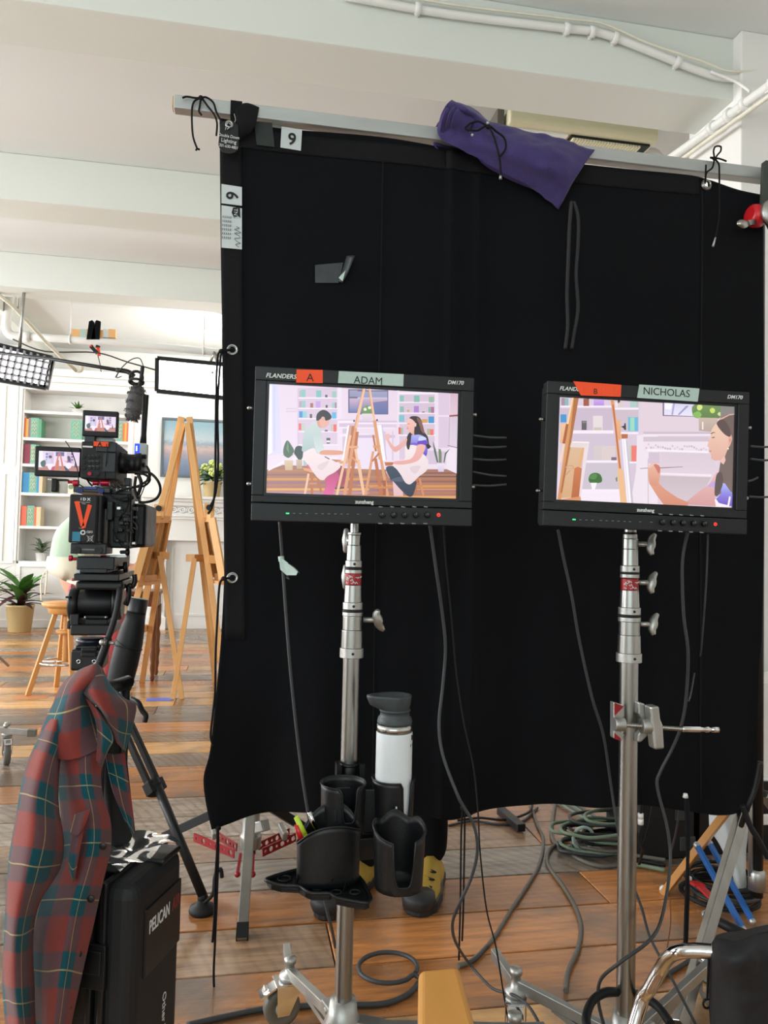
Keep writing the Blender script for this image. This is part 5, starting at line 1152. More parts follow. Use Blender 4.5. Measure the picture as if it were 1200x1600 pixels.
picB += [((246,234,246), R4(B1,330,1270,830,1420)), ((170,140,160), R4(B1,95,95,140,190)), ((140,186,184), R4(B1,140,98,185,190)), ((160,92,70), R4(B1,372,105,442,195)), (((214,176,238),(180,140,226)), R4(B1,500,108,630,190)), ((86,70,76), R4(B1,800,125,830,160)), ((240,226,222), mp(B1, [(770,150),(800,150),(800,205),(770,205)]), True), ((222,206,196), R4(B1,815,150,860,206)), ((176,206,200), R4(B1,955,130,1035,215)), ((190,190,196), R4(B1,1035,135,1060,215)),
 ((70,150,210), R4(B1,85,300,160,400)), ((96,96,100), R4(B1,350,380,412,495)), ((130,130,130), R4(B1,360,386,404,410)), ((232,220,222), R4(B1,492,318,612,500)), ((206,196,180), R4(B1,500,465,600,498)), ((70,54,60), mp(B1, [(840,455),(880,440),(885,410),(900,410),(905,495),(885,495),(870,470)])), ((110,186,220), R4(B1,930,335,1055,510)), ((160,220,196), R4(B1,955,340,1010,505)), ((216,202,204), R4(B1,500,690,600,862)), ((222,206,206), R4(B1,600,695,770,870)), ((130,110,130), R4(B1,720,835,785,875)), ((240,126,120), R4(B1,970,690,1040,888)), ((196,206,190), R4(B1,945,690,970,888)),
 ((62,110,56), mp(B1, [(435,1110),(460,1050),(520,1030),(580,1050),(605,1110),(590,1150),(520,1160),(455,1155)]), True), ((88,140,78), mp(B1, [(450,1100),(480,1050),(540,1050),(520,1110)]), True), ((250,242,250), mp(B1, [(460,1155),(540,1155),(515,1240),(480,1240)])), ((120,140,96), mp(B1, [(770,1100),(795,1080),(795,1140),(780,1140)])),
 # mantel
 ((240,228,238), mp(B1, [(1040,560),(1300,540),(1300,1420),(960,1420),(1030,1000)])), ((206,188,204), R4(B2,0,485,790,512)), ((244,232,242), R4(B2,0,512,790,530)), ((212,194,208), R4(B2,0,545,770,600)), ((240,226,236), R4(B2,0,600,760,720))]
rb = random.Random(2)
for k in range(26): x = 20+k*28; y_ = 625+rb.uniform(0,50)+k*1.2; picB.append(((rb.choice([(214,198,214),(222,206,218),(202,188,206)])), mp(B2, [(x,y_),(x+14,y_-12),(x+26,y_+4),(x+12,y_+16)]), True))
picB += [((250,240,248), mp(B2, [(40,690),(760,715),(760,735),(40,712)])), ((214,196,212), mp(B2, [(60,725),(190,728),(190,860),(60,860)])), (((220,204,216),(226,210,222)), mp(B2, [(205,730),(770,745),(880,930),(800,1000),(205,970)])), ((246,234,242), mp(B2, [(200,965),(800,985),(790,1010),(200,990)])), (((204,188,196),(216,200,208)), mp(B2, [(170,1000),(790,1020),(700,1200),(500,1300),(300,1260),(170,1090)])),
 ((240,228,240), R4(B2,0,720,45,1340)), ((216,198,214), R4(B2,48,800,60,1340)), ((110,104,128), mp(B2, [(225,130),(640,150),(640,312),(225,300)])), (((216,214,240),(236,230,250)), mp(B2, [(240,140),(640,155),(640,306),(240,290)])), ((170,170,206), mp(B2, [(350,140),(370,140),(345,290),(325,290)])), ((160,160,200), mp(B2, [(500,180),(530,185),(420,290),(400,285)])), ((250,246,255), mp(B2, [(250,150),(340,150),(320,230),(250,220)])), ((206,196,226), mp(B2, [(560,190),(640,180),(640,220),(570,230)])),
 (((120,150,96),(96,130,70)), mp(B2, [(570,200),(620,160),(760,150),(880,170),(920,260),(880,330),(760,330),(620,325),(575,280)]), True), ((140,190,96), mp(B2, [(570,285),(640,245),(680,290),(640,325)]), True), ((216,232,136), mp(B2, [(630,180),(670,165),(690,200),(665,235),(630,225)]), True), ((206,226,110), mp(B2, [(775,230),(805,205),(835,225),(830,260),(795,268)]), True), ((214,222,160), mp(B2, [(865,280),(890,255),(915,275),(900,305)]), True), (((206,186,172),(186,166,156)), mp(B2, [(645,320),(870,325),(850,490),(650,475)])), ((250,240,230), R4(B2,685,370,700,460)),
 (((130,134,132),(150,130,126)), mp(B2, [(900,165),(1200,170),(1200,420),(900,330)])),
 # woman
 (((112,96,92),(126,108,104)), mp(B2, [(855,385),(900,325),(980,285),(1100,272),(1100,1250),(1010,1180),(930,1080),(905,1210),(850,1250),(820,1150),(880,960),(900,840)]), False), ((226,180,160), mp(B2, [(845,385),(900,330),(1000,282),(1100,270),(1100,280),(1000,296),(910,345),(862,395)])),
 (((240,206,184),(228,176,160)), mp(B2, [(850,388),(880,440),(930,500),(1000,540),(1010,640),(985,690),(950,780),(900,820),(830,825),(795,800),(785,745),(765,705),(770,670),(745,655),(762,600),(780,545),(790,480),(815,430)]), False), ((236,196,180), mp(B2, [(890,830),(950,770),(960,820),(935,870)])), ((88,66,66), mp(B2, [(785,505),(820,488),(848,500),(820,498),(790,515)])), ((96,70,70), mp(B2, [(795,552),(835,545),(828,558),(800,560)])), ((206,120,112), mp(B2, [(766,705),(798,712),(780,724)])), ((232,176,160), mp(B2, [(990,560),(1020,520),(1035,570),(1010,650),(995,650)]), True), ((180,120,110), mp(B2, [(1005,580),(1018,560),(1012,620)])), ((255,250,244), mp(B2, [(980,680),(995,676),(996,692),(982,692)]), True), ((96,78,76), mp(B2, [(855,390),(930,500),(1000,545),(1020,520),(1000,430),(930,340)]), True),
 (((236,190,186),(214,160,160)), mp(B2, [(495,1310),(640,1190),(760,1110),(850,960),(880,960),(830,1130),(840,1250),(840,1360),(520,1340)])), (((226,160,134),(214,144,120)), mp(B2, [(60,1080),(180,1090),(250,1160),(400,1260),(520,1310),(520,1350),(240,1345),(160,1240)])), (((238,186,164),(220,150,126)), mp(B2, [(55,900),(90,860),(130,850),(170,880),(195,950),(185,1040),(165,1110),(80,1110),(55,1020)]), True), ((206,124,110), mp(B2, [(120,870),(180,880),(195,940),(175,975),(150,930)]), True), ((240,196,178), mp(B2, [(50,895),(110,850),(130,862),(75,910)]), True),
 line(B2,(-40,917),(50,912),6,6,(120,92,100)), line(B2,(190,910),(460,897),9,5,(140,96,92)), (((190,170,230),(206,170,216)), mp(B2, [(750,1110),(830,1060),(850,1140),(760,1135)])), (((176,186,250),(110,80,196)), mp(B2, [(900,1100),(950,1090),(1020,1190),(1060,1250),(1060,1360),(860,1340),(850,1270),(905,1210)])), ((250,240,246), mp(B2, [(830,1280),(845,1270),(880,1320),(980,1345),(1000,1240),(1020,1250),(1000,1365),(850,1365)])), ((96,84,84), mp(B2, [(850,1000),(910,960),(930,1080),(880,1210),(830,1220)]), True),
 # easels in front
 (((222,160,100),(214,148,96)), mp(B1, [(225,90),(310,95),(95,1330),(90,1385),(40,1380)])), ((250,214,176), mp(B1, [(225,90),(245,90),(90,900),(65,900)])), ((180,112,66), mp(B1, [(250,92),(310,95),(110,1280),(80,1280),(200,560)])), (((240,196,156),(232,180,136)), mp(B1, [(85,430),(150,410),(165,420),(110,660),(75,660)])), ((176,96,54), mp(B1, [(150,420),(182,425),(140,670),(105,665)])),
 ((232,216,216), mp(B1, [(215,655),(440,660),(400,720),(200,710)])), ((250,240,244), mp(B1, [(225,640),(440,645),(440,662),(225,655)])), (((224,186,152),(216,170,126)), mp(B1, [(205,715),(350,720),(310,960),(230,1340),(90,1350)])), ((232,176,116), mp(B1, [(350,720),(378,720),(340,960),(305,960)])), ((238,222,226), mp(B1, [(380,720),(440,662),(330,1370),(310,1340)])), line(B1,(150,1060),(200,1000),6,6,(170,120,100)), ((200,150,120), mp(B1, [(150,950),(230,940),(240,980),(160,975)]), True), ((224,180,146), mp(B1, [(158,955),(225,948),(232,976),(165,970)]), True), (((206,124,78),(186,104,60)), mp(B1, [(255,975),(300,955),(348,975),(310,1360),(215,1345)]), False), ((222,150,104), mp(B1, [(45,1370),(330,1325),(340,1385),(45,1390)])),
 (((222,150,100),(240,190,146)), mp(B1, [(705,110),(745,112),(790,480),(840,960),(910,1410),(835,1410),(800,980),(760,500)])), ((190,112,74), mp(B1, [(728,180),(745,180),(835,975),(815,975)])), ((240,190,146), mp(B1, [(790,980),(865,990),(910,1410),(830,1410)])), (((238,180,136),(232,168,120)), mp(B1, [(780,370),(828,375),(840,610),(800,630)])), ((186,110,68), mp(B1, [(840,548),(920,548),(920,600),(845,605)])),
 ((250,246,252), mp(B1, [(845,610),(895,612),(975,1410),(915,1410)])), ((206,194,210), mp(B1, [(895,612),(915,640),(990,1410),(965,1410)])), ((228,216,230), mp(B1, [(860,615),(870,615),(935,1400),(925,1400)]))]
MW, MH = .415, .290
def monitor(label, cpx, Z, rz, roll, body, scr, pic, letter, name_, tA, tB, brandpx, stripv, knobs, led_, red_, lab2):
    c = P(*cpx, Z)
    Mm = Matrix.Translation(c) @ Matrix.Rotation(rz, 4, 'Z') @ Matrix.Rotation(roll, 4, 'Y'); pl_ = Pl(Mm)
    t = thing('monitor', label, 'monitor', Mm @ V((0,.03,-MH/2)))
    q = [pl_.q(*p) for p in body]; x0, x1 = (q[0].x+q[3].x)/2, (q[1].x+q[2].x)/2; zt_, zb_ = (q[0].z+q[1].z)/2, (q[2].z+q[3].z)/2
    s_ = [pl_.q(*p) for p in scr]; sx0, sx1 = (s_[0].x+s_[3].x)/2, (s_[1].x+s_[2].x)/2; st_, sb_ = (s_[0].z+s_[1].z)/2, (s_[2].z+s_[3].z)/2
    zs = pl_.q(*stripv).z
    f = MB(Mm); f.box(x0, x1, .0, .03, st_+.005, zt_); f.box(x0, x1, .0, .03, zs+.0008, sb_-.005); f.box(x0, sx0-.005, 0, .03, sb_-.005, st_+.005); f.box(sx1+.005, x1, 0, .03, sb_-.005, st_+.005)
    obj('bezel', f, M['bezel'], t, bevel=.0015)
    f = MB(Mm)
    for a, b, c_, d in ((sx0-.005, sx0, sb_-.005, st_+.005),(sx1, sx1+.005, sb_-.005, st_+.005)): f.box(a, b, .004, .028, c_, d)
    f.box(sx0, sx1, .004, .028, st_, st_+.005); f.box(sx0, sx1, .004, .028, sb_-.005, sb_); obj('inner_bezel', f, M['plastic'], t)
    obj('control_strip', MB(Mm).box(x0, x1, -.002, .03, zb_, zs-.0008), M['bezel'], t, bevel=.0015)
    obj('housing', MB(Mm).box(x0+.004, x1-.004, .03, .055, zb_+.004, zt_-.004).box(x0+.03, x1-.03, .055, .085, zb_+.03, zt_-.04), M['bezel'], t, bevel=.003)
    obj('screen_panel', MB(Mm).box(sx0-.004, sx1+.004, .0095, .02, sb_-.004, st_+.004), M['plastic'], t)
    screen_mesh('screen_picture', pl_, (sx0, sx1, sb_, st_), pic, t, .0088)
    def T(name, s_, u, v, size, m, dy=-.0004, roll_=0, **k):
        p = pl_.q(u, v); return text(name, s_, size, Mm @ Matrix.Translation((p.x, dy, p.z)) @ Matrix.Rotation(math.pi/2, 4, 'X') @ Matrix.Rotation(roll_, 4, 'Z'), m, t, **k)
    for (s_, u, v, size, k) in brandpx: T('brand_lettering' , s_, u, v, size, M['print'], **k)
    for (nm, pts, m, s_, (tu, tv, ts)) in ((('orange_tape'), tA, M['orange'], letter, led_[2]), (('name_tape'), tB, M['greytape'], name_, led_[3])):
        pp_ = [pl_.q(*p) for p in pts]; ta = obj(nm, MB(Mm).prism([V((p.x, -.0006, p.z)) for p in pp_], (0,-.0006,0)), m, t, label=('orange tape marked %s' if nm[0] == 'o' else 'pale tape marked %s') % s_)
        p = pl_.q(tu, tv); text('handwriting', s_, ts, Mm @ Matrix.Translation((p.x, -.0014, p.z)) @ Matrix.Rotation(math.pi/2, 4, 'X') @ Matrix.Rotation(-.01, 4, 'Z'), M['ink'], ta, sx=.95 if len(s_) > 1 else 1)
    for (u, v) in knobs:
        p = pl_.q(u, v); kb = obj('knob', MB(Mm).lathe([(.0058,0),(.0058,.008),(.005,.010),(0,.010)], (p.x, -.002, p.z), (0,-1,0), 18), M['plastic'], t)
        obj('knob_mark', MB(Mm).box(p.x-.0004, p.x+.0004, -.0125, -.012, p.z, p.z+.004), M['dimprint'], kb)
        T('button_legend', 'Menu', u-5, v-12, .0032, M['print'], dy=-.0022); T('button_legend', 'Select', u-6, v+14, .0032, M['print'], dy=-.0022)
    for i, (u, v) in enumerate(led_[0]):
        p = pl_.q(u, v); obj('indicator' if i == 0 else 'button', MB(Mm).box(p.x-.003 if i == 0 else p.x-.0022, p.x+.003 if i == 0 else p.x+.0022, -.0032, -.002, p.z-.0012 if i == 0 else p.z-.0006, p.z+.0012 if i == 0 else p.z+.0006), M['ledgreen'] if i == 0 else M['dimprint'], t)
    p = pl_.q(*red_); obj('power_button', MB(Mm).torus((p.x, -.003, p.z), (0,1,0), .0028, .0008, 16, 5).box(p.x-.0004, p.x+.0004, -.0035, -.002, p.z-.0005, p.z+.0035), M['ledred'], t)
    for (u, v) in led_[1]:
        p = pl_.q(u, v); obj('side_screw', MB(Mm).cyl((p.x-.004, .012, p.z), (p.x+.004, .012, p.z), .0028).ball((p.x-.004 if u < cpx[0] else p.x+.004, .012, p.z), .0036, 8), M['steel'], t)
    obj('mount_plate', MB(Mm).box(-.05, .05, .085, .095, -.08, .05).box(-.014, .014, .095, .13, -.10, .02), M['metalblack'], t, bevel=.002)
    return t, Mm, pl_
cA = lambda x, y: (380+x/2.857, 560+y/2.857)
tA_ = monitor('left wall of pictures', (567,699.5), 1.459, math.radians(-2.0), 0.0, [(397,574),(741,588),(737,820),(394,816)], [(419,601),(717,611.5),(714,776.5),(418,772.5)], picA, 'A', 'ADAM',
    [cA(238,50), cA(355,52), cA(355,111), cA(236,109)], [cA(427,57), cA(716,71), cA(714,125), cA(423,110)],
    [('FLANDERS SCI', 415, 589.5, .0118, dict(shear=.25, bold=.0002, sx=1.02)), ('DM170', 699, 600, .0105, dict(shear=.25, bold=.0002)), ('zunzheng', 555, 786.5, .0098, dict(bold=.0003, sx=.95))], (566,790),
    [cA(x, 699) for x in (619,670,719,769,820)],
    ([cA(198,692)]+[cA(x, 692+i*.4) for i, x in enumerate((227,255,284,325,354,382,411,438,466,512,566))], [cA(35,217), cA(32,558), cA(1034,247), cA(1026,572)], (478.5, 595.5, .021), (552.5, 599, .0205)), cA(871,699), '')
tA_[0]['label'] = 'left video monitor with orange tape marked A, showing two people painting at easels'
cB = lambda x, y: (820+x/3.158, 580+y/3.158)
tB_ = monitor('', (1009.5,716), 1.545, math.radians(-6.8), math.radians(1.15), [(857,596),(1175,612),(1163,834),(846,822)], [(876,621),(1151,633),(1146,791),(870,782.5)], picB, 'B', 'NICHOLAS',
    [cB(238,50), cB(476,68), cB(472,127), cB(276,120)], [cB(564,66), cB(861,86), cB(852,151), cB(553,132)],
    [('FLANDERS', 874, 609.5, .0112, dict(shear=.25, bold=.0002, sx=1.0)), ('DM170', 1136, 622.5, .0105, dict(shear=.25, bold=.0002)), ('zunzheng', 995, 799, .0100, dict(bold=.0003, sx=.95))], (1003,803.5),
    [cB(x, y_) for x, y_ in ((674,745),(727,747),(776,749),(828,751),(880,753))],
    ([cB(241,732)]+[cB(x, 733+i*1.2) for i, x in enumerate((272,302,331,373,402,432,460,490,517,567,622))], [cB(95,233), cB(80,588), cB(1117,275), cB(1102,625)], (926.5, 615.5, .0155), (1004, 616, .0210)), cB(937,755), '')
tB_[0]['label'] = 'right video monitor with orange tape marked B, showing a woman holding a brush'
# ------------------------------------------------------------------ rolling stands
def handle(mb, c, d, ln=.03, s_=1.0, up=(0,0,1)):
    """cast t-handle: shaft along d from c and a wing across it"""
    c, d = V(c), V(d).normalized(); mb.cyl(c, c+d*ln, .0055*s_); e = c+d*ln; u_ = V(up).normalized()
    mb.tube([e-u_*.024*s_+d*.006, e-u_*.012*s_, e, e+u_*.012*s_, e+u_*.024*s_+d*.006], .008*s_, 10, 4, rad=lambda t: .0042+.0060*math.sin(math.pi*t)*s_); return mb
def caster(t, c, turn, r=.048, m=M['grcable']):
    """caster under point c"""
    c = V(c); f = V((math.cos(turn), math.sin(turn), 0)); a = V((-f.y, f.x, 0)); ax = V((c.x, c.y, r))+f*.018; top_ = c.z
    w_o = obj('caster_wheel', MB().lathe([(.010,-.014),(r*.6,-.014),(r*.66,-.016),(r*.95,-.014),(r,-.008),(r,.008),(r*.95,.014),(r*.66,.016),(r*.6,.014),(.010,.014)], ax, a, 28), m, t)
    obj('wheel_hub', MB().lathe([(0,-.019),(.012,-.019),(.018,-.015),(.018,.015),(.012,.019),(0,.019)], ax, a, 16), M['alu'], w_o)
    fk = MB(); 
    for s_ in (-1,1):
        o_ = a*(.021*s_); fk.prism([V((c.x,c.y,r*2+.012))+f*.034+o_, V((c.x,c.y,r*2+.012))-f*.028+o_, ax-f*.014-V((0,0,.012))+o_, ax+f*.014-V((0,0,.012))+o_], a*(.0025*s_))
    fk.add([], []); fk.bar(V((c.x,c.y,r*2+.014))-f*.03, V((c.x,c.y,r*2+.014))+f*.036, .048, .004)
    obj('caster_fork', fk, M['chrome'], t, bevel=.001)
    obj('brake_plate', MB().bar(V((c.x,c.y,r*2+.010))+f*.03, V((c.x,c.y,r*1.75))+f*.07, .034, .004).bar(V((c.x,c.y,r*2+.006))+f*.055, V((c.x,c.y,r*1.8))+f*.06, .02, .008), M['chrome'], t)
    obj('swivel', MB().lathe([(.024,0),(.026,.006),(.024,.012),(.012,.016),(.010,top_-(r*2+.016)+.02),(.014,top_-(r*2+.016)+.022),(.014,top_-(r*2+.016)+.034),(0,top_-(r*2+.016)+.036)], (c.x,c.y,r*2+.016), n=18), M['alu'], t)
def stand(label, ref, Z, segs, handles, hubz, legs, red_v):
    b = P(ref[0], ref[1], Z); x, y_ = b.x, b.y; F = Fr(V((x, y_, 0)), 0)
    t = thing('monitor_stand', label, 'stand', V((x, y_, 0)))
    zz = lambda v: F.q(ref[0]+(ref[1]-v)*.0227, v).z; k = Z/1200
    names = {'t': 'tube_section', 'c': 'collar', 'b': 'gasket', 'r': 'sticker'}
    for kind, v0, v1, r0, r1 in segs:
        z1, z0 = zz(v0), zz(v1) if v1 < 1600 else hubz; mm = {'t': M['steel'], 'c': M['alu'], 'b': M['rubber'], 'r': M['redpaint']}[kind]
        mb = MB().lathe([(r1*k, z0), (r1*k, z0+.0015) if kind != 't' else (r1*k, z0+.001), (r0*k, z1-.0015), (r0*k, z1)], (x, y_, 0), n=32)
        o = obj(names[kind], mb, mm, t, label='red maker sticker with worn white marks' if kind == 'r' else None, bevel=.0008 if kind == 'c' else 0)
        if kind == 'c' and v1-v0 > 8: obj('grub_screw', MB().cyl((x-.001, y_-r0*k-.0006, (z0+z1)/2), (x, y_-r0*k+.003, (z0+z1)/2), .0028), M['rubber'], o)
        if kind == 'r':
            w2 = MB(); rr = random.Random(5)
            for j in range(14):
                a0 = rr.uniform(-1.2,.9); zc_ = rr.uniform(z0+.003, z1-.006); R_ = r0*k+.0004
                pts = [V((x+R_*math.sin(a0+q*.12), y_-R_*math.cos(a0+q*.12), zc_+rr.uniform(-.002,.003))) for q in range(4)]; w2.tube(pts, .0008, 4, 2)
            obj('worn_print', w2, M['print'], o)
    for v, d, rpx, up in handles:
        c = V((x, y_, zz(v)))+V(d).normalized()*rpx*k; obj('handle', handle(MB(), c, d, up=up), M['alu'], t)
    obj('hub', MB().lathe([(.020,hubz-.075),(.034,hubz-.07),(.038,hubz-.045),(.030,hubz-.03),(.026,hubz),(.0,hubz)], (x, y_, 0), n=24), M['alu'], t)
    for end, knee, turn in legs:
        d = (V((end.x-x, end.y-y_, 0))).normalized(); o_ = obj('leg', MB().bar(V((x,y_,hubz-.055))+d*.03, knee, .018, .024).bar(knee, end, .018, .024), M['alu'], t, bevel=.0015)
        obj('leg_bracket', MB().bar(V((x,y_,hubz-.05))+d*.02, V((x,y_,hubz-.058))+d*.085, .034, .030).cyl(V((x,y_,hubz-.05))+d*.055+d.cross(Z0)*.02, V((x,y_,hubz-.05))+d*.055-d.cross(Z0)*.02, .007), M['alu'], t, bevel=.003)
        obj('brace', MB().bar(V((x,y_,hubz-.10))+d*.02, knee.lerp(V((x,y_,hubz-.055)), .35)+V((0,0,-.014)), .006, .012), M['alu'], t)
        caster(t, knee, turn, min(.048, (knee.z-.022)/2.2))
    obj('lower_hub', MB().lathe([(0,hubz-.135),(.018,hubz-.13),(.024,hubz-.12),(.024,hubz-.095),(.018,hubz-.09),(.016,hubz-.07)], (x, y_, 0), n=20), M['alu'], t)
    return t, x, y_
segA = [('t',806,833,6.5,6.5),('c',832,836,10.5,10.5),('t',836,852,9.7,9.7),('t',852,876,10.8,11.5),('c',876,886,13,13),('b',886,890,13.4,13.4),('c',890,896,13.2,13.2),('r',896,914,12.7,12.7),('t',914,941,13,14),('c',941,952,15.6,15.6),('b',952,956,16,16),('c',956,962,16,16),('t',962,984,15.3,15.3),('t',984,1012,16.5,17),('c',1012,1027,18.6,18.6),('t',1027,1600,13.2,13.4)]
kA = P(453,1519,1.79); eA = P(448,1481,1.90)
bA = P(545,1200,1.55)
def legdir(b, ang, z, ln=.42): return V((b.x+ln*.85*math.cos(ang), b.y+ln*.85*math.sin(ang), z)), V((b.x+ln*math.cos(ang), b.y+ln*math.sin(ang), z+.005))
a0 = math.atan2(kA.y-bA.y, kA.x-bA.x); k2, e2 = legdir(bA, a0+2.2, .165, .40); k3, e3 = legdir(bA, a0-2.1, .165, .40)
stA, ax_, ay_ = stand('silver rolling stand carrying the left monitor, with cup holders on its pole', (545,1200), 1.55, segA,
    [(968,(1,-.15,0),17,(0.35,.35,-1)), (845,(-.25,1,0),9,(0,0,1)), (903,(-.2,1,0),12,(0,0,1))], .21, [(eA,kA,math.radians(190)),(e2,k2,math.radians(-60)),(e3,k3,math.radians(100))], 0)
segB = [('t',820,832,9.5,9.5),('b',832,835,9.8,9.8),('c',835,842,11,11),('t',842,858,12,12),('t',858,884,12.2,12.6),('c',884,894,14.5,14.5),('b',894,897,14.8,14.8),('c',897,903,14.6,14.6),('r',904,922,13.6,13.6),('t',922,949,14,15.2),('c',949,960,17,17),('b',960,964,17.3,17.3),('c',964,971,17.3,17.3),('t',971,992,16.2,16.2),('t',992,1020,17,17.8),('c',1020,1034,19.5,19.5),('t',1034,1600,14.3,14.3)]
kB = PZ(806,1537,.135); eB = PZ(772,1489,.14); bB = P(981,1200,1.66); a0 = math.atan2(kB.y-bB.y, kB.x-bB.x); k2, e2 = legdir(bB, a0+2.2, .135, .45); k3, e3 = legdir(bB, a0-2.1, .135, .45)
stB, bx_, by_ = stand('silver rolling stand carrying the right monitor, with a screw clamp on its pole', (981,1200), 1.66, segB,
    [(850,(1,-.2,0),11,(.25,.2,1)), (910,(1,-.1,0),14,(.3,.2,1)), (975,(1,-.1,0),17,(.3,.2,1))], .13, [(eB,kB,math.radians(250)),(e2,k2,math.radians(-60)),(e3,k3,math.radians(100))], 0)
# screw clamp on stand B
kz = by_; C = Fr(V((bx_, by_, 0)), math.radians(-4)); k = 1.66/1200
cc = lambda x, y: (840+x/3.333, 800+y/3.333)
def cq(x, y, dy=0): return C.W(*cc(x, y), dy)
ct_ = thing('screw_clamp', 'cast metal screw clamp with red painted jaw gripping the right stand', 'clamp', cq(450,1190,-.02))
obj('fixed_jaw', MB().prism([cq(x, y, -.035) for x, y in ((398,990),(455,1010),(455,1070),(425,1090),(425,1140),(455,1160),(440,1195),(398,1180))], (0,.02,0)), M['alu'], ct_, bevel=.003)
obj('red_face', MB().prism([cq(x, y, -.036) for x, y in ((399,993),(448,1012),(400,1062))], (0,-.001,0)), M['redpaint'], ct_)
obj('red_face', MB().prism([cq(x, y, -.036) for x, y in ((399,1150),(432,1178),(428,1190),(399,1180))], (0,-.001,0)), M['redpaint'], ct_)
obj('jaw_boss', MB().cyl(cq(398,1105,-.05), cq(450,1108,-.05), .014).cyl(cq(540,1115,-.05), cq(598,1118,-.05), .0155), M['alu'], ct_, bevel=.001)
obj('sliding_jaw', MB().prism([cq(x, y, -.035) for x, y in ((525,990),(560,1000),(592,1075),(592,1150),(540,1200),(522,1200),(522,1160),(545,1130),(545,1080),(525,1050))], (0,.03,0)), M['alu'], ct_, bevel=.003)
sp0, sp1 = cq(440,1108,-.05), cq(750,1130,-.05); n_ = 70
obj('screw', MB().tube([sp0.lerp(sp1, i/(n_*2)) for i in range(n_*2+1)], .0052, 12, 1, rad=lambda t: .0046+.0008*math.cos(t*n_*math.pi)), M['steel'], ct_)
obj('spigot', MB().lathe([(.006,0),(.0063,.004),(.0063,.040),(.0048,.044),(.0048,.050),(.0063,.054),(.0063,.060),(.0045,.062),(.0045,.066),(.0062,.068),(.0062,.082),(0,.083)], sp1, cq(885,1133,-.05)-sp1, 16), M['chrome'], ct_)
obj('tee_handle', MB().prism([cq(x, y, -.066) for x, y in ((588,1015),(635,1012),(642,1080),(655,1110),(662,1235),(612,1240),(602,1150),(595,1090))], (0,.028,0)), M['alu'], ct_, bevel=.004)
# ------------------------------------------------------------------ cup holder caddy on the left stand
CQ = Fr(V((ax_, ay_, 0))); e5 = lambda x, y: (400+x/3.75, 1070+y/3.75)
cd = thing('cup_holder_caddy', 'black plastic caddy of cup holders and a pencil box clipped to the left stand', 'caddy', V((ax_, ay_-.05, CQ.q(545,1410).z)))
def shell(name, cx, cy, z0, rim, rx, ry=None, bot=True, taper=.93, th=.0028, N_=120, par=cd):
    ry = ry or rx; rows = 10; vs = []
    for j in range(rows+1):
        t = j/rows
        for k in range(N_):
            an = 2*math.pi*k/N_-math.pi/2; zt = rim(k/N_*360); zz = z0+(zt-z0)*t; full = (zz-z0)/.12; s_ = taper+(1-taper)*min(1.1, full)
            ca, sa = math.cos(an), math.sin(an); vs.append((cx+rx*s_*(abs(ca)**.9)*(1 if ca > 0 else -1), cy+ry*s_*sa, zz))
    fs = [(j*N_+k, j*N_+(k+1) % N_, (j+1)*N_+(k+1) % N_, (j+1)*N_+k) for j in range(rows) for k in range(N_)]
    if bot: fs.append(list(range(N_))[::-1])
    o = obj(name, MB().add(vs, fs, True), M['plastic'], par, solid=th, offs=-1)
    tr = MB(); pts = [V(vs[rows*N_+k]) for k in range(N_)]; tr.tube(pts, .0019, 6, 1, closed=True); obj('rim', tr, M['plastic'], o)
    return o
def notch(h, low, a0, half, soft=7):
    """rim height by angle (degrees, 0 faces the camera side): a U shaped cut around a0"""
    def f(a):
        d = abs((a-a0+180) % 360-180)
        if d > half+soft: return h
        if d > half: t = (d-half)/soft; return low+(h-low)*(.85+.15*t)
        t = d/half; return low + (h-low)*.85*(1-math.sqrt(max(0, 1-t**6)))*1.0
    return f
ktop = 1.45/1200
h1c = P(*e5(512,600), 1.44); zr = CQ.q(*e5(512,560)).z; h1c.z = 0
zA0 = P(*e5(500,860), 1.44).z; zA1 = P(*e5(512,572), 1.44).z
shell('cup_holder', h1c.x, h1c.y, zA0, notch(zA1, zA0+.03, 8, 17), .043)
h2c = P(*e5(805,560), 1.46); zB0 = P(*e5(805,800), 1.46).z; zB1 = P(*e5(805,545), 1.46).z
shell('cup_holder', h2c.x, h2c.y, zB0, notch(zB1, zB0+.018, 28, 15), .041)
h3c = P(*e5(840,900), 1.33); zC0 = P(*e5(840,1175), 1.33).z; zC1 = P(*e5(840,880), 1.33).z
def rimC(a):
    d = abs((a+180) % 360-180); base = zC1+.016*(1-math.cos(math.radians(d)))*.9
    if d < 22: t = d/22; return zC0+.014+(base-zC0-.014)*.9*(1-math.sqrt(max(0, 1-t**5)))
    return base-.012*math.exp(-((d-150)/20)**2)
shell('large_cup_holder', h3c.x, h3c.y, zC0, rimC, .046, taper=.90)
pbc = P(*e5(425,1000), 1.38); zD0 = P(*e5(425,1175), 1.36).z; zD1 = P(*e5(425,900), 1.36).z
def rimD(a):
    r_ = math.radians(a); return zD1+.011+.013*math.cos(r_*2+.3)+.012*math.sin(r_)+(.018 if 120 < a < 240 else 0)*math.sin(math.radians((a-120)*1.5))
shell('pencil_box', pbc.x, pbc.y, zD0, rimD, .058, .034, taper=.97)
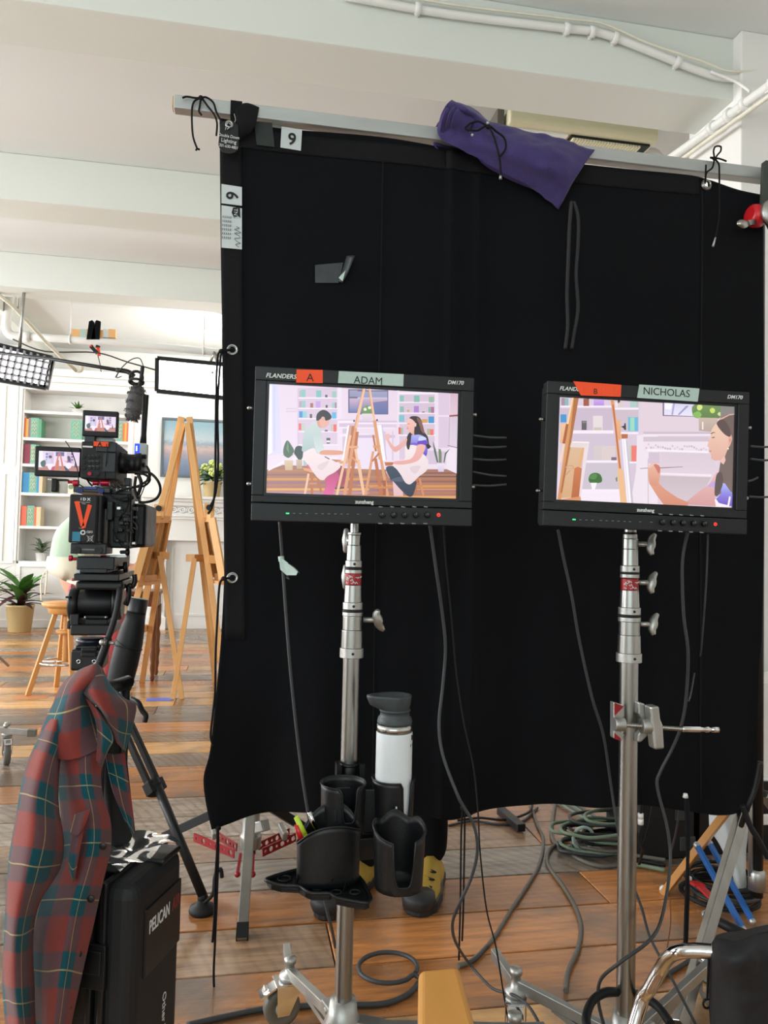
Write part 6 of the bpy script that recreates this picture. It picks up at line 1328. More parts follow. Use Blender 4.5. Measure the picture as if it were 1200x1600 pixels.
# shelf under the pencil box
zt = zD0; tp = [e5(*p) for p in ((65,1135),(235,1085),(330,1078),(470,1090),(600,1120),(668,1235),(665,1265),(640,1278),(540,1262),(465,1245),(430,1222),(330,1222),(290,1205),(250,1180),(150,1175),(90,1160))]
pts = [PZ(u, v, zt) for u, v in tp]
tray = obj('shelf', MB().prism([p-V((0,0,.010)) for p in pts], (0,0,.004)), M['plastic'], cd, bevel=.0012)
lip = MB(); lip.tube(pts, .0032, 8, 3, closed=True); lip.add([p for q in pts for p in (q, q-V((0,0,.012)))], [(2*i, 2*((i+1) % len(pts)), 2*((i+1) % len(pts))+1, 2*i+1) for i in range(len(pts))]); obj('shelf_lip', lip, M['plastic'], tray)
for (x, y) in ((165,1135),(270,1165),(360,1190),(470,1215),(580,1215)):
    c = PZ(*e5(x, y), zt-.004); obj('shelf_hole_ring', MB().torus(c, (0,0,1), .009 if x != 165 else .012, .0018, 20, 6), M['plasticm'], tray)
obj('tray_glint_slot', MB().box(*[f for p in (PZ(*e5(335,1195), zt-.005),) for f in (p.x, p.x+.014)], PZ(*e5(335,1195), zt-.005).y-.002, PZ(*e5(335,1195), zt-.005).y+.002, zt-.0055, zt-.005), M['alu'], tray)  # bright metal sliver standing in for a glint on the shelf
for x in (245, 320, 445, 522):
    a, b, c = P(*e5(x, 1110+ (x-245)*.15), 1.345), PZ(*e5(x+5, 1160+(x-245)*.13), zt-.006), PZ(*e5(x-18, 1180+(x-245)*.13), zt-.006)
    obj('gusset', MB().prism([a, b, c], (.002,0,0)), M['plastic'], cd)
obj('connector_web', MB().box(h1c.x+.03, h2c.x-.03, h1c.y-.01, h1c.y+.012, zA0+.0, zA1-.012).box(pbc.x+.045, h3c.x-.0, pbc.y+.03, pbc.y+.05, zD0+.02, zD0+.06).box(pbc.x-.01, pbc.x+.05, pbc.y+.03, ay_-.018, zD0+.02, zD0+.05).box(h1c.x-.01, h1c.x+.02, h1c.y+.035, ay_-.01, zA0+.02, zA1-.02), M['plastic'], cd, bevel=.002)
obj('pole_clip', MB().torus((ax_, ay_, zA1+.004), (0,0,1), .0205, .0035, 24, 8).box(ax_-.028, ax_-.018, ay_-.03, ay_, zA0, zA1+.01).box(ax_+.018, ax_+.028, ay_-.03, ay_, zA0, zA1+.01), M['plastic'], cd)
obj('slot_mark', MB().box(h1c.x-.020, h1c.x-.0175, h1c.y-.0405, h1c.y-.036, zA0+.035, zA0+.055), M['ink'], cd)
obj('slot_mark', MB().box(h2c.x-.003, h2c.x-.0005, h2c.y-.0425, h2c.y-.039, zB0+.022, zB0+.042), M['print'], cd)
# bottle in the right cup holder
b0 = V((h2c.x, h2c.y, zB0+.004)); kz_ = lambda y: P(*e5(805, y), 1.46-.034).z
bt_ = thing('travel_bottle', 'white insulated travel bottle with a dark grey carry loop lid', 'bottle', b0); R_ = .0345
zs1, zs2, zs3 = kz_(300), kz_(255), kz_(205)
obj('bottle_body', MB().lathe([(R_*.88,b0.z),(R_*.96,b0.z+.004),(R_,b0.z+.012),(R_,zs1-.002),(R_*.985,zs1)], (b0.x,b0.y,0), n=40), M['bottlewhite'], bt_)
obj('steel_ring', MB().lathe([(R_*.975,zs1),(R_*.975,zs2)], (b0.x,b0.y,0), n=40), mat('brushed_steel', (190,190,188), .25, metal=1, var=.2, stretch=(8,8,.1)), bt_)
obj('lid', MB().lathe([(R_*.96,zs2),(R_*.97,zs2+.004),(R_*.93,zs3-.004),(R_*.82,zs3),(R_*.80,zs3+.008),(R_*.86,zs3+.009),(R_*.86,zs3+.012),(.0,zs3+.013)], (b0.x,b0.y,0), n=36), M['lid'], bt_)
zL = kz_(140); zT = kz_(95)
lp = MB(); N_ = 40; prof = []
for k in range(N_):
    an = 2*math.pi*k/N_; ca, sa = math.cos(an), math.sin(an); w1 = 1.0 if ca > 0 else 1.0+.75*abs(ca)**2.2
    for (rr, zz, sk) in ((.80, zs3+.012, .15), (.88, zL, .85), (.93, zT, 1.0), (.93, zT+.004, 1.0), (.80, zT+.004, .95), (.70, zT-.004, .8), (.0, zT-.010, .0)):
        e_ = 1.0+(w1-1)*sk; prof.append((b0.x+R_*rr*ca*e_*.98-R_*.0, b0.y+R_*rr*sa*.9, zz))
lp.add(prof, [(k*7+j, ((k+1) % N_)*7+j, ((k+1) % N_)*7+j+1, k*7+j+1) for k in range(N_) for j in range(6)], True); obj('carry_loop', lp, M['lid'], bt_)
lgz = kz_(330)
lg_ = MB()
for k in range(4):
    an = math.radians(-18+k*7.5); x = b0.x+(R_+.0005)*math.sin(math.radians(58)+an*.0+k*.10); y_ = b0.y-(R_+.0005)*math.cos(math.radians(58)+k*.10); lg_.box(x-.0008, x+.0008, y_-.0004, y_+.0008, lgz-.004+(k % 2)*.002, lgz+.006-(k % 3)*.001)
obj('logo_mark', lg_, M['ink'], bt_)
text('maker_name', 'STAN', .0075, Matrix.Translation((b0.x+(R_+.0004)*math.sin(math.radians(50)), b0.y-(R_+.0004)*math.cos(math.radians(50)), lgz-.016)) @ Matrix.Rotation(math.radians(62), 4, 'Z') @ Matrix.Rotation(math.pi/2, 4, 'X'), M['ink'], bt_, bold=.0002, sx=.8)
# pens
def pen(label, p, q, r, m, capm, mid=None):
    t = thing('pen', label, 'pen', V(p)); p, q = V(p), V(q); d = q-p
    obj('barrel', MB().cyl(p, p+d*.72, r), m, t); obj('clip_end', MB().cyl(p+d*.72, q, r*1.12, r*.95), capm, t); return t
zp = zD0+.004
pen('yellow highlighter pen leaning left in the pencil box', V((pbc.x-.004, pbc.y, zp)), P(*e5(235,775), 1.37), .0048, mat('yellow_plastic', (206,214,30), .4), mat('lime_plastic', (190,216,60), .4))
pen('black and silver pen leaning left in the pencil box', V((pbc.x+.008, pbc.y+.006, zp)), P(*e5(312,742), 1.38), .0042, M['plastic'], M['chrome'])
pen('short red marker pen at the left corner of the pencil box', V((pbc.x-.02, pbc.y, zp)), P(*e5(238,820), 1.37), .0055, M['redplastic'], M['redplastic'])

# ------------------------------------------------------------------ cinema camera
g5 = lambda x, y: (40+x/5.4545, 620+y/5.4545); g6 = lambda x, y: (60+x/6, 860+y/6)
Rg = Fr(P(150,900,2.52), 0.0)
def rbx(mb, f, x0, y0, x1, y1, d0, d1):
    p, q = Rg.q(*f(x0, y0), d0), Rg.q(*f(x1, y1), d0); c = [Rg.q(*f(x0, y1), d0), Rg.q(*f(x1, y0), d0)]
    xa, xb = (p.x+c[0].x)/2, (q.x+c[1].x)/2; za, zb = (q.z+c[0].z)/2, (p.z+c[1].z)/2
    vs = [Rg.M @ V((x, y, z)) for x in (xa, xb) for y in (d0, d1) for z in (za, zb)]
    return mb.add(vs, [(0,1,3,2),(4,6,7,5),(0,4,5,1),(2,3,7,6),(0,2,6,4),(1,5,7,3)])
def rw(f, x, y, d): return Rg.W(*f(x, y), d)
cm = thing('cinema_camera', 'black cinema camera rig with small screens, battery and cables on a tripod', 'camera', rw(g6, 540, 220, .1))
def cb(name, f, a, d0, d1, m='metalblack', bev=.002, lab=None, par=cm): return obj(name, rbx(MB(), f, *a, d0, d1), M[m], par, bevel=bev, label=lab)
def small_screen(name, f, quad, scr_q, d0, lab):
    fr_ = obj(name, rbx(MB(), f, *quad, d0, d0+.022), M['plasticm'], cm, bevel=.004, label=lab)
    a, b = Rg.q(*f(*scr_q[:2]), d0), Rg.q(*f(*scr_q[2:]), d0); x0, x1, z1, z0 = a.x, b.x, a.z, b.z
    def S2(x, y):   # 0..1 picture coords -> pixels
        return (f(scr_q[0]+(scr_q[2]-scr_q[0])*x, scr_q[1]+(scr_q[3]-scr_q[1])*y+ (x*(Rg.q(*f(scr_q[2], scr_q[1]), d0).z-a.z)/-1*0)))
    sh = []
    def A_(c, pts, s_=False): sh.append((c, [S2(*p) for p in pts], s_))
    A_(((226,204,232),(236,214,232)), [(-.1,-.2),(1.1,-.2),(1.1,.8),(-.1,.8)]); A_(((170,110,110),(206,130,110)), [(-.1,.74),(1.1,.74),(1.1,1.2),(-.1,1.2)]); A_((240,236,255), [(-.1,-.1),(.09,-.1),(.11,.8),(-.1,.8)])
    A_((204,180,212), [(.16,.08),(.36,.08),(.36,.62),(.16,.62)]); A_((204,180,212), [(.69,.08),(.87,.08),(.87,.62),(.69,.62)]); A_((90,84,140), [(.42,.06),(.63,.06),(.63,.26),(.42,.26)])
    for y_ in (.2,.34,.48): A_((90,130,190), [(.17,y_-.08),(.22,y_-.08),(.22,y_),(.17,y_)]); A_((120,80,130), [(.80,y_-.08),(.85,y_-.08),(.85,y_),(.80,y_)])
    A_((60,84,80), [(.04,.55),(.14,.45),(.17,.62),(.13,.78),(.06,.75)], True); A_((70,40,50), [(.9,.5),(.93,.8),(.88,.8)])
    A_((206,200,226), [(.19,.42),(.27,.38),(.31,.62),(.20,.68)], True); A_((60,40,60), [(.25,.24),(.31,.24),(.32,.34),(.26,.36)], True); A_((246,226,240), [(.20,.64),(.34,.66),(.38,.82),(.26,.92)], True); A_((190,50,100), [(.33,.78),(.40,.8),(.34,1.05),(.28,1.05)], True)
    A_((200,110,80), [(.48,.1),(.51,.1),(.42,1.02),(.37,1.02)]); A_((200,110,80), [(.51,.1),(.54,.1),(.64,1.02),(.59,1.02)]); A_((200,110,80), [(.46,.45),(.50,.45),(.50,1.0),(.44,1.0)])
    A_((150,90,190), [(.71,.46),(.79,.46),(.80,.62),(.70,.62)], True); A_((60,34,50), [(.71,.28),(.77,.28),(.79,.5),(.73,.5)], True); A_((226,150,150), [(.60,.44),(.63,.46),(.71,.54),(.69,.58)]); A_((246,226,240), [(.66,.62),(.80,.6),(.80,.8),(.70,.88)], True); A_((40,44,80), [(.62,.74),(.70,.84),(.76,.98),(.68,1.0)], True)
    rect = (x0, x1, z0, z1)
    vs_ = screen_mesh('screen_picture', Rg, rect, sh, fr_, d0-.0005, step=.00005); return fr_
small_screen('top_screen', g5, (482,118,788,340), (510,160,765,300), -.06, 'top flip up screen')
small_screen('side_monitor', g5, (75,425,466,680), (115,460,456,636), -.05, 'left side monitor')
cb('screen_hinge', g5, (500,325,590,400), -.055, -.02); cb('camera_back', g5, (470,385,775,700), -.08, .16, 'plasticm', .004)
cb('orange_label', g5, (580,382,705,422), -.096, -.086, 'orange', 0); ol = text('letter', 'A', .018, Matrix.Translation(rw(g5,615,418,-.0965)) @ Matrix.Rotation(math.pi/2,4,'X'), M['ink'], cm, bold=.0006)
cb('white_strip', g5, (590,345,745,380), -.03, .02, 'label', .001); cb('silver_slot', g5, (485,418,572,432), -.083, -.079, 'print', 0)
for y_ in (510, 560, 605):
    for x in (498, 548, 580, 612): obj('button', MB().cyl(rw(g5, x, y_, -.086), rw(g5, x, y_, -.078), .0048, n=10), M['plastic'], cm)
lg_ = MB()
for y_ in (500, 548, 590, 512, 562):
    for x in (545, 575, 610): a = rw(g5, x, y_, -.0805); lg_.box(a.x-.004, a.x+.004, a.y-.0005, a.y, a.z-.0008, a.z+.0008)
obj('button_legends', lg_, M['dimprint'], cm); obj('record_button', MB().cyl(rw(g5,545,655,-.086), rw(g5,545,655,-.078), .006, n=14), M['maroon'], cm); obj('dial', MB().cyl(rw(g5,605,655,-.088), rw(g5,605,655,-.078), .008, n=14), M['plastic'], cm)
cb('top_module', g5, (600,385,775,470), -.085, .05, 'plastic'); cb('side_block', g5, (660,480,765,640), -.084, -.078, 'plastic', .001)
obj('viewfinder_barrel', MB().lathe([(.030,0),(.036,.006),(.036,.03),(.031,.034),(.031,.055),(.037,.058),(.037,.075),(.028,.08)], rw(g5,778,560,.0), (1,.15,-.02), 24), M['plastic'], cm)
for (x0, y0, x1, y1, mm) in ((870,490,1030,530,'plastic'),(915,495,965,548,'redpaint'),(865,560,1020,600,'plastic'),(850,625,960,655,'plasticm')): obj('connector', MB().cyl(rw(g5,x0,(y0+y1)/2,.0), rw(g5,x1,(y0+y1)/2,-.01), (y1-y0)/2*.000385*1.0), M[mm], cm)
tx = cb('transmitter', g5, (925,396,1032,660), .02, .06, 'label', .003, 'white wireless transmitter box'); cb('blue_panel', g5, (928,400,972,490), .0195, .021, 'ledblue', 0, par=tx)
for y_ in (425, 440, 455): obj('light_dot', MB().ball(rw(g5,945,y_,.018), .0018, 6), M['led'], tx)
for (a, b) in (((992,395,.04),(1012,0,.05)),((1012,395,.05),(1038,5,.06))): 
    p, q = rw(g5,a[0],a[1],a[2]), rw(g5,b[0],b[1]-20,b[2]); obj('antenna', MB().tube([p, p.lerp(q,.18), p.lerp(q,.2), q], .006, 10, 1, rad=lambda t: .0075 if t < .3 else .0052), M['plastic'], tx)
cb('rod_bridge', g5, (405,770,720,815), -.07, .12, 'metalblack'); 
for x in (462, 640): obj('blue_bolt', MB().cyl(rw(g5,x,800,-.078), rw(g5,x,800,-.068), .009, n=14), M['navy'], cm)
obj('blue_plate', rbx(MB(), g5, 500, 765, 610, 790, -.072, -.05), M['navy'], cm, bevel=.002)
for (x0, y0, x1, y1) in ((360,712,400,740),(405,708,455,765),(572,712,625,755),(640,705,715,762),(370,1350,400,1400),(400,1368,455,1395),(638,1350,690,1400)):
    obj('red_clamp', MB().cyl(rw(g5,x0,(y0+y1)/2,-.05), rw(g5,x1,(y0+y1)/2,-.05), (y1-y0)/2*.00038), M['maroon'], cm, bevel=.001)
cb('small_arm_clamp', g5, (215,695,270,810), -.03, 0, 'plasticm', .004); obj('arm_rod', MB().cyl(rw(g5,190,705,-.01), rw(g5,365,712,-.02), .004), M['steel'], cm)
bat = cb('battery', g5, (368,832,608,1245), -.14, -.03, 'plasticm', .005, 'black camera battery'); cb('battery_side', g5, (608,838,645,1240), -.12, -.03, 'plastic', .003)
def btx(s_, x, y_, sz_, m=M['print'], **k): return text('printed_text', s_, sz_, Matrix.Translation(rw(g5,x,y_,-.1405)) @ Matrix.Rotation(math.pi/2,4,'X'), m, bat, **k)
btx('I D X', 468, 882, .0115, bold=.0005, sx=1.1); btx('high power battery', 448, 900, .0045); btx('97Wh', 480, 915, .0045); btx('CE', 518, 1160, .009, bold=.0002); btx('li-ion', 455, 1122, .0045)
obj('white_dot', MB().torus(rw(g5,490,1157,-.1405), (0,1,0), .006, .0022, 18, 5).torus(rw(g5,562,1152,-.1405), (0,1,0), .0028, .0008, 12, 4), M['print'], bat)
obj('teal_sticker', rbx(MB(), g5, 397,1150,466,1232, -.1407, -.1400), M['teal'], bat)
bn = MB()
for a, b in (((520,1180),(578,1238)),((578,1180),(520,1238)),((528,1190),(572,1190)),((532,1192),(536,1226)),((568,1192),(564,1226)),((534,1228),(566,1228))): bn.bar(rw(g5,*a,-.1406), rw(g5,*b,-.1406), .0011, .0008)
obj('crossed_bin_symbol', bn, M['print'], bat)
for a in (((415,892),(457,888),(500,1098),(470,1105)), ((530,915),(566,925),(508,1118),(475,1125))): obj('orange_tape', MB().prism([rw(g5,x,y_,-.1412) for x, y_ in a], (0,.0006,0)), M['orange'], bat)
cb('battery_mount', g5, (380,1248,690,1340), -.10, .02, 'metalblack', .003); obj('mount_dial', MB().cyl(rw(g5,435,1308,-.108), rw(g5,435,1308,-.098), .012).cyl(rw(g5,620,1308,-.108), rw(g5,620,1308,-.098), .012), M['plastic'], cm); cb('mount_slot', g5, (478,1296,588,1308), -.1025, -.099, 'dimprint', 0)
cb('camera_body', g5, (640,790,900,1290), -.02, .22, 'plastic', .006); cb('vertical_plate', g5, (655,955,700,1250), -.06, -.02, 'grcable', .002)
cb('recorder_block', g5, (690,890,740,1050), -.07, -.02, 'plastic', .002); cb('side_module', g5, (745,1020,860,1240), -.05, -.02, 'plasticm', .004); cb('top_battery_plate', g5, (730,775,900,830), -.03, .1, 'plastic', .002)
for k in range(7): cb('toothed_rail', g5, (770+k*17,780,779+k*17,802), -.033, -.029, 'print', 0)
mbx = cb('matte_box', g5, (905,908,1030,1285), .05, .36, 'plastic', .012, 'smooth black matte box')
rr = random.Random(21)
for k, (pts, r_) in enumerate(((((1030,590),(1055,640),(1050,700),(960,760),(830,790),(760,830)), .004), (((960,640),(1060,650),(1130,720),(1148,800),(1110,870),(1020,900),(930,890)), .0045), (((870,640),(980,650),(1060,700),(1010,760),(900,770)), .0035),
    (((1020,590),(1050,640),(1000,800),(965,880),(960,930)), .0018), (((740,1130),(770,1190),(810,1260),(860,1290),(930,1270),(965,1180),(960,1080),(905,1010)), .0018), (((785,890),(810,960),(835,1000)), .004), (((870,830),(880,900),(860,960),(820,1010),(800,1050)), .003),
    (((905,1050),(940,1090),(950,1130),(900,1110),(920,1160)), .002), (((720,840),(780,870),(900,850),(910,870),(840,890),(770,860)), .003), (((340,378),(380,440),(420,540),(445,640),(450,720),(450,760)), .0016), (((690,400),(690,520),(680,620),(672,705)), .0014),
    (((520,690),(540,730),(570,760)), .003), (((455,745),(500,770),(560,775)), .0018), (((270,708),(320,712),(370,716)), .002), (((760,700),(780,760),(800,800)), .0016), (((865,1170),(868,1250),(862,1300)), .0022), (((960,660),(985,740),(960,830)), .006), (((940,680),(930,780),(960,870)), .005))):
    obj('cable', MB().tube([rw(g5, x, y_, -.06+.01*math.sin(i*2+k)-(.03 if k in (9,10) else 0)) for i, (x, y_) in enumerate(pts)], r_, 7, 6), M['rubber'] if k not in (5,7,15) else M['cable'], cm)
for k in range(16):
    x, y_ = rr.uniform(760, 930), rr.uniform(860, 1240); s_ = rr.uniform(14, 36); cb('accessory', g5, (x, y_, x+s_*1.4, y_+s_), -.075, -.045, rr.choice(['plastic','metalblack','plasticm','plastic','steel']) if s_ < 30 else 'plastic', .002)
cb('bracket', g5, (840,690,895,760), -.02, .02, 'plastic', .003); cb('bracket', g5, (800,1310,860,1335), -.02, .05, 'plastic', .003); obj('lever', MB().bar(rw(g5,720,1362,-.02), rw(g5,860,1358,-.02), .006, .006), M['steel'], cm)
cb('base_plate', g6, (355,60,715,185), -.08, .26, 'plastic', .004); cb('sliding_plate', g6, (385,170,645,215), -.09, .20, 'metalblack', .003); cb('wood_shim', g6, (345,188,430,215), -.085, .0, 'label', .002)
obj('side_knob', MB().lathe([(.006,0),(.006,.02),(.018,.022),(.018,.034),(.006,.036)], rw(g6,735,165,.02), (1,0,.1), 16), M['plastic'], cm)
obj('focus_knob', MB().lathe([(.005,0),(.005,.015),(.012,.017),(.012,.028),(0,.03)], rw(g6,770,20,.02), (1,0,.05), 14), M['plastic'], cm)
# tripod with fluid head
tc_ = rw(g6, 500, 900, .06); tz = tc_.z
tr_ = thing('camera_tripod', 'black camera tripod with a large fluid head under the cinema camera', 'tripod', V((tc_.x, tc_.y, 0)))
def tb_(name, a, d0, d1, m='metalblack', bev=.003): return obj(name, rbx(MB(), g6, *a, d0, d1), M[m], tr_, bevel=bev)
tb_('camera_plate', (330,222,760,286), -.10, .24); tb_('plate_rail', (345,290,800,372), -.08, .20, 'plastic', .008)
obj('tilt_drum', MB().cyl(rw(g6,375,495,.05), rw(g6,705,495,.05), .048, n=40), M['plastic'], tr_, bevel=.003)
obj('drum_cap', MB().lathe([(.052,0),(.056,.006),(.056,.026),(.050,.032)], rw(g6,298,500,.05), (1,0,0), 40), M['metalblack'], tr_)
obj('drum_cap', MB().lathe([(.052,0),(.056,.006),(.056,.024),(.050,.03)], rw(g6,705,495,.05), (1,0,0), 40), M['metalblack'], tr_)
tb_('head_side', (295,600,378,705), -.03, .12); tb_('head_base', (295,700,690,800), -.05, .14, 'metalblack', .006); tb_('control_bar', (430,615,650,640), -.035, -.02, 'plasticm'); tb_('head_window', (430,645,650,695), -.01, .10, 'plastic')
for x in (440, 632): obj('bar_screw', MB().ball(rw(g6,x,627,-.038), .004, 8), M['alu'], tr_)
tb_('brake_lever', (250,430,300,450), -.02, 0, 'plastic'); tb_('brake_lever', (268,660,298,740), -.02, .02, 'plastic')
obj('right_lever', MB().tube([rw(g6,815,500,.0), rw(g6,850,420,-.02), rw(g6,850,330,-.02), rw(g6,880,340,-.02), rw(g6,905,290,-.02), rw(g6,900,225,-.02)], .008, 8, 5).tube([rw(g6,845,330,-.02), rw(g6,850,520,-.02)], .009, 8, 2), M['plastic'], tr_)
obj('bowl', MB().lathe([(.030,-.04),(.036,-.034),(.040,-.01),(.046,.012),(.050,.016),(.050,.026),(.040,.03)], tc_, n=32), mat('dark_blue_black', (24,25,40), .35, var=.2), tr_)
obj('shoulder', rbx(rbx(MB(), g6, 300, 930, 600, 1130, -.03, .10), g6, 340, 890, 560, 935, -.01, .09), M['metalblack'], tr_, bevel=.012, seg=3)
obj('shoulder_pad', rbx(rbx(MB(), g6, 398, 915, 540, 950, -.045, -.03), g6, 395, 958, 540, 1000, -.045, -.03), M['plasticm'], tr_, bevel=.004)
for x in (377, 523): obj('ring_bolt', MB().torus(rw(g6,x,1042,-.033), (0,1,0), .0055, .002, 16, 6), M['chrome'], tr_)
obj('pan_handle', MB().tube([rw(g6,765,300,-.06), rw(g6,760,400,-.08), rw(g6,735,560,-.09), rw(g6,690,720,-.10), rw(g6,650,830,-.11)], .010, 12, 6), M['plasticm'], tr_)
obj('handle_grip', MB().tube([rw(g6,655,820,-.11), rw(g6,620,930,-.12), rw(g6,560,1090,-.13), rw(g6,520,1200,-.14)], .0125, 12, 5), M['rubber'], tr_)
obj('handle_clamp', MB().cyl(rw(g6,595,862,-.13), rw(g6,640,864,-.13), .008).cyl(rw(g6,660,866,-.12), rw(g6,735,872,-.12), .006).ball(rw(g6,600,862,-.13), .010, 10).ball(rw(g6,735,872,-.12), .008, 8), M['alu'], tr_)
cT = V((tc_.x, tc_.y+.02, tz-.08))
feet = [PZ(316,1426), PZ(66,1452), PZ(128,1232)]
for i, f in enumerate(feet):
    d = (V((f.x, f.y, 0))-V((cT.x, cT.y, 0))).normalized(); hip = cT+d*.07+V((0,0,-.03)); a = d.cross(Z0); kne = hip.lerp(f+V((0,0,.06)), .52)
    lg = obj('leg', MB().bar(hip+a*.018, kne+a*.018, .014, .022).bar(hip-a*.018, kne-a*.018, .014, .022).bar(hip.lerp(kne,.96), hip.lerp(kne,1.06), .062, .034), M['metalblack'], tr_, bevel=.002)
    obj('lower_leg', MB().cyl(kne+V((0,0,.02)), f+V((0,0,.05)), .0145, n=14), M['plastic'], tr_)
    obj('leg_clamp', MB().cyl(kne+V((0,0,.015)), kne-V((0,0,.03)), .024, n=16), M['plasticm'], tr_)
    ft = obj('foot', MB().lathe([(.036,0),(.040,.006),(.038,.018),(.020,.026),(.014,.04)], f, n=24).ball(f+V((0,0,.045)), .016, 10), M['rubber'], tr_)
    if i == 0: obj('foot_strap', MB().tube([f+V((.0,-.01,.03)), f+V((.03,-.015,.06)), f+V((.035,-.01,.11)), f+V((.05,-.01,.13)), f+V((.055,-.01,.105))], .006, 8, 5), M['rubber'], tr_)
obj('leg_latch', MB().tube([P(206,1092,2.35), P(216,1098,2.32), P(222,1110,2.32), P(228,1118,2.32), P(226,1128,2.32)], .008, 8, 5), M['rubber'], tr_)
# black bottle shaped tube clipped beside the pan handle
a, b = P(184,1080,2.30), P(218.5,935,2.34); ax = b-a; l = ax.length; k = 2.32/1200
tt = thing('black_tube', 'black bottle shaped tube leaning against the right side of the tripod', 'tube', a)
obj('tube_body', MB().lathe([(.0,0),(k*14,l*.005),(k*18.5,l*.03),(k*20,l*.08),(k*21,l*.30),(k*20.5,l*.52),(k*18.5,l*.66),(k*16,l*.76),(k*14.5,l*.84)], a, ax, 36), M['rubber'], tt)
obj('tube_cap', MB().lathe([(k*14.8,l*.84),(k*14.6,l*.86),(k*13.4,l*.995),(k*12.4,l),(0,l*.995)], a, ax, 32), M['plastic'], tt)
obj('tube_seam', MB().tube([a+ax*.52+V((-k*21,-.01,.012)), a+ax*.50+V((-k*8,-k*20,.004)), a+ax*.47+V((k*8,-k*20,-.006)), a+ax*.46+V((k*19,-k*9,-.012))], .0012, 5, 5), M['plastic'], tt)
obj('tube_lip', MB().torus(a+ax*.998, ax, k*12.8, .0012, 30, 5), M['greytape'], tt)
obj('holding_strap', MB().torus(a+ax*.47, ax, k*21, .0022, 30, 6), M['rubber'], tt)

# ------------------------------------------------------------------ hard case, plaid shirt
hzt = .565; Nc = PZ(211,1388,hzt); Rc = PZ(288,1322,hzt); dx = V((Rc.x-Nc.x, Rc.y-Nc.y, 0)); wx = dx.length; dx.normalize(); dl = V((dx.y, -dx.x, 0))
if dl.x > 0: dl = -dl
CM = Matrix(((dl.x, dx.x, 0, Nc.x), (dl.y, dx.y, 0, Nc.y), (0,0,1,0), (0,0,0,1)))      # local x: along the broad side to the left, local y: away
wl_ = .23; hc = thing('hard_case', 'black wheeled hard equipment case standing upright under the plaid shirt', 'case', CM @ V((wl_/2, wx/2, 0)))
seam = .062
obj('case_lid', MB(CM).box(0, seam-.003, 0, wx, .02, hzt), M['plasticm'], hc, bevel=.022, seg=4)
obj('case_base', MB(CM).box(seam+.003, wl_, 0, wx, .02, hzt), M['plasticm'], hc, bevel=.022, seg=4)
obj('gasket', MB(CM).box(seam-.004, seam+.004, .006, wx-.006, .03, hzt-.008), M['rubber'], hc)
obj('rim_ridge', MB(CM).box(seam-.016, seam-.005, -.005, wx+.003, .03, hzt+.004), M['plastic'], hc, bevel=.003); obj('rim_ridge', MB(CM).box(seam+.005, seam+.016, -.005, wx+.003, .03, hzt+.004), M['plastic'], hc, bevel=.003)
for z in (.44, .18): 
    obj('latch', MB(CM).box(seam-.02, seam+.02, -.010, -.003, z-.035, z+.035).box(seam-.014, seam+.014, -.013, -.010, z-.010, z+.026), M['plastic'], hc, bevel=.004)
obj('rib', MB(CM).box(.015, seam-.02, -.004, .002, .30, .31), M['plastic'], hc, bevel=.002); obj('rib', MB(CM).box(.015, seam-.02, -.004, .002, .34, .35), M['plastic'], hc, bevel=.002)
obj('name_panel', MB(CM).box(-.003, .002, wx*.2, wx*.93, hzt-.16, hzt-.05), M['plastic'], hc, bevel=.002)
FM = CM @ Matrix.Translation((-.0034, 0, 0)) @ Matrix(((0,0,-1,0),(1,0,0,0),(0,1,0,0),(0,0,0,1)))
t_ = text('case_lettering', 'PELICAN', .030, FM @ Matrix.Translation((wx*.26, hzt-.093, 0)), M['print'], hc, bold=.0006, sx=.62); text('case_lettering', 'AIR', .030, FM @ Matrix.Translation((wx*.26+.082, hzt-.093, 0)), M['redprint'], hc, bold=.0006, sx=.62)
text('handwritten_note', 'Other Vision', .018, FM @ Matrix.Translation((wx*.55, hzt-.215, 0.0030)) @ Matrix.Rotation(-math.pi/2,4,'Z'), M['print'], hc, sx=1.1)
obj('corner_bumper', MB(CM).box(.0, .05, wx*.55, wx-.01, hzt-.004, hzt+.006), M['plastic'], hc, bevel=.004)
hb = MB(CM)
for q in (.10, wx-.0): hb.cyl((.10, q-.05, hzt-.02), (.10, q-.05, .86), .009, n=10)
hb.cyl((.10, .04, .86), (.10, wx-.04, .86), .012); obj('pull_handle', hb, M['plastic'], hc)
for y_ in (.03, wx-.03): obj('wheel', MB(CM).cyl((wl_+.0, y_-.012, .035), (wl_+.0, y_+.012, .035), .035, n=20), M['rubber'], hc)
for c_ in ((.02,.02),(.02,wx-.02),(wl_-.08,.03),(wl_-.08,wx-.03)): obj('foot', MB(CM).cyl((c_[0], c_[1], 0), (c_[0], c_[1], .022), .014, n=12), M['rubber'], hc)
# clear bag on the case
rr = random.Random(8); rows = []
for i in range(7):
    row = []
    for j in range(8):
        p = CM @ V((.02+.15*j/7-.006*(i-3), .02+(wx-.03)*i/6, hzt+.010+rr.uniform(.0, .016))); row.append(p)
    rows.append(row)
pb = thing('clear_plastic_bag', 'crumpled clear plastic bag lying on top of the hard case', 'bag', CM @ V((.13, wx/2, hzt+.002)))
mb, _, _ = MB().sheet(rows, 3, 3); obj('film', mb, M['clear'], pb)
obj('contents', MB(CM).box(.05, .15, .03, wx-.05, hzt+.0065, hzt+.009), M['plastic'], pb)

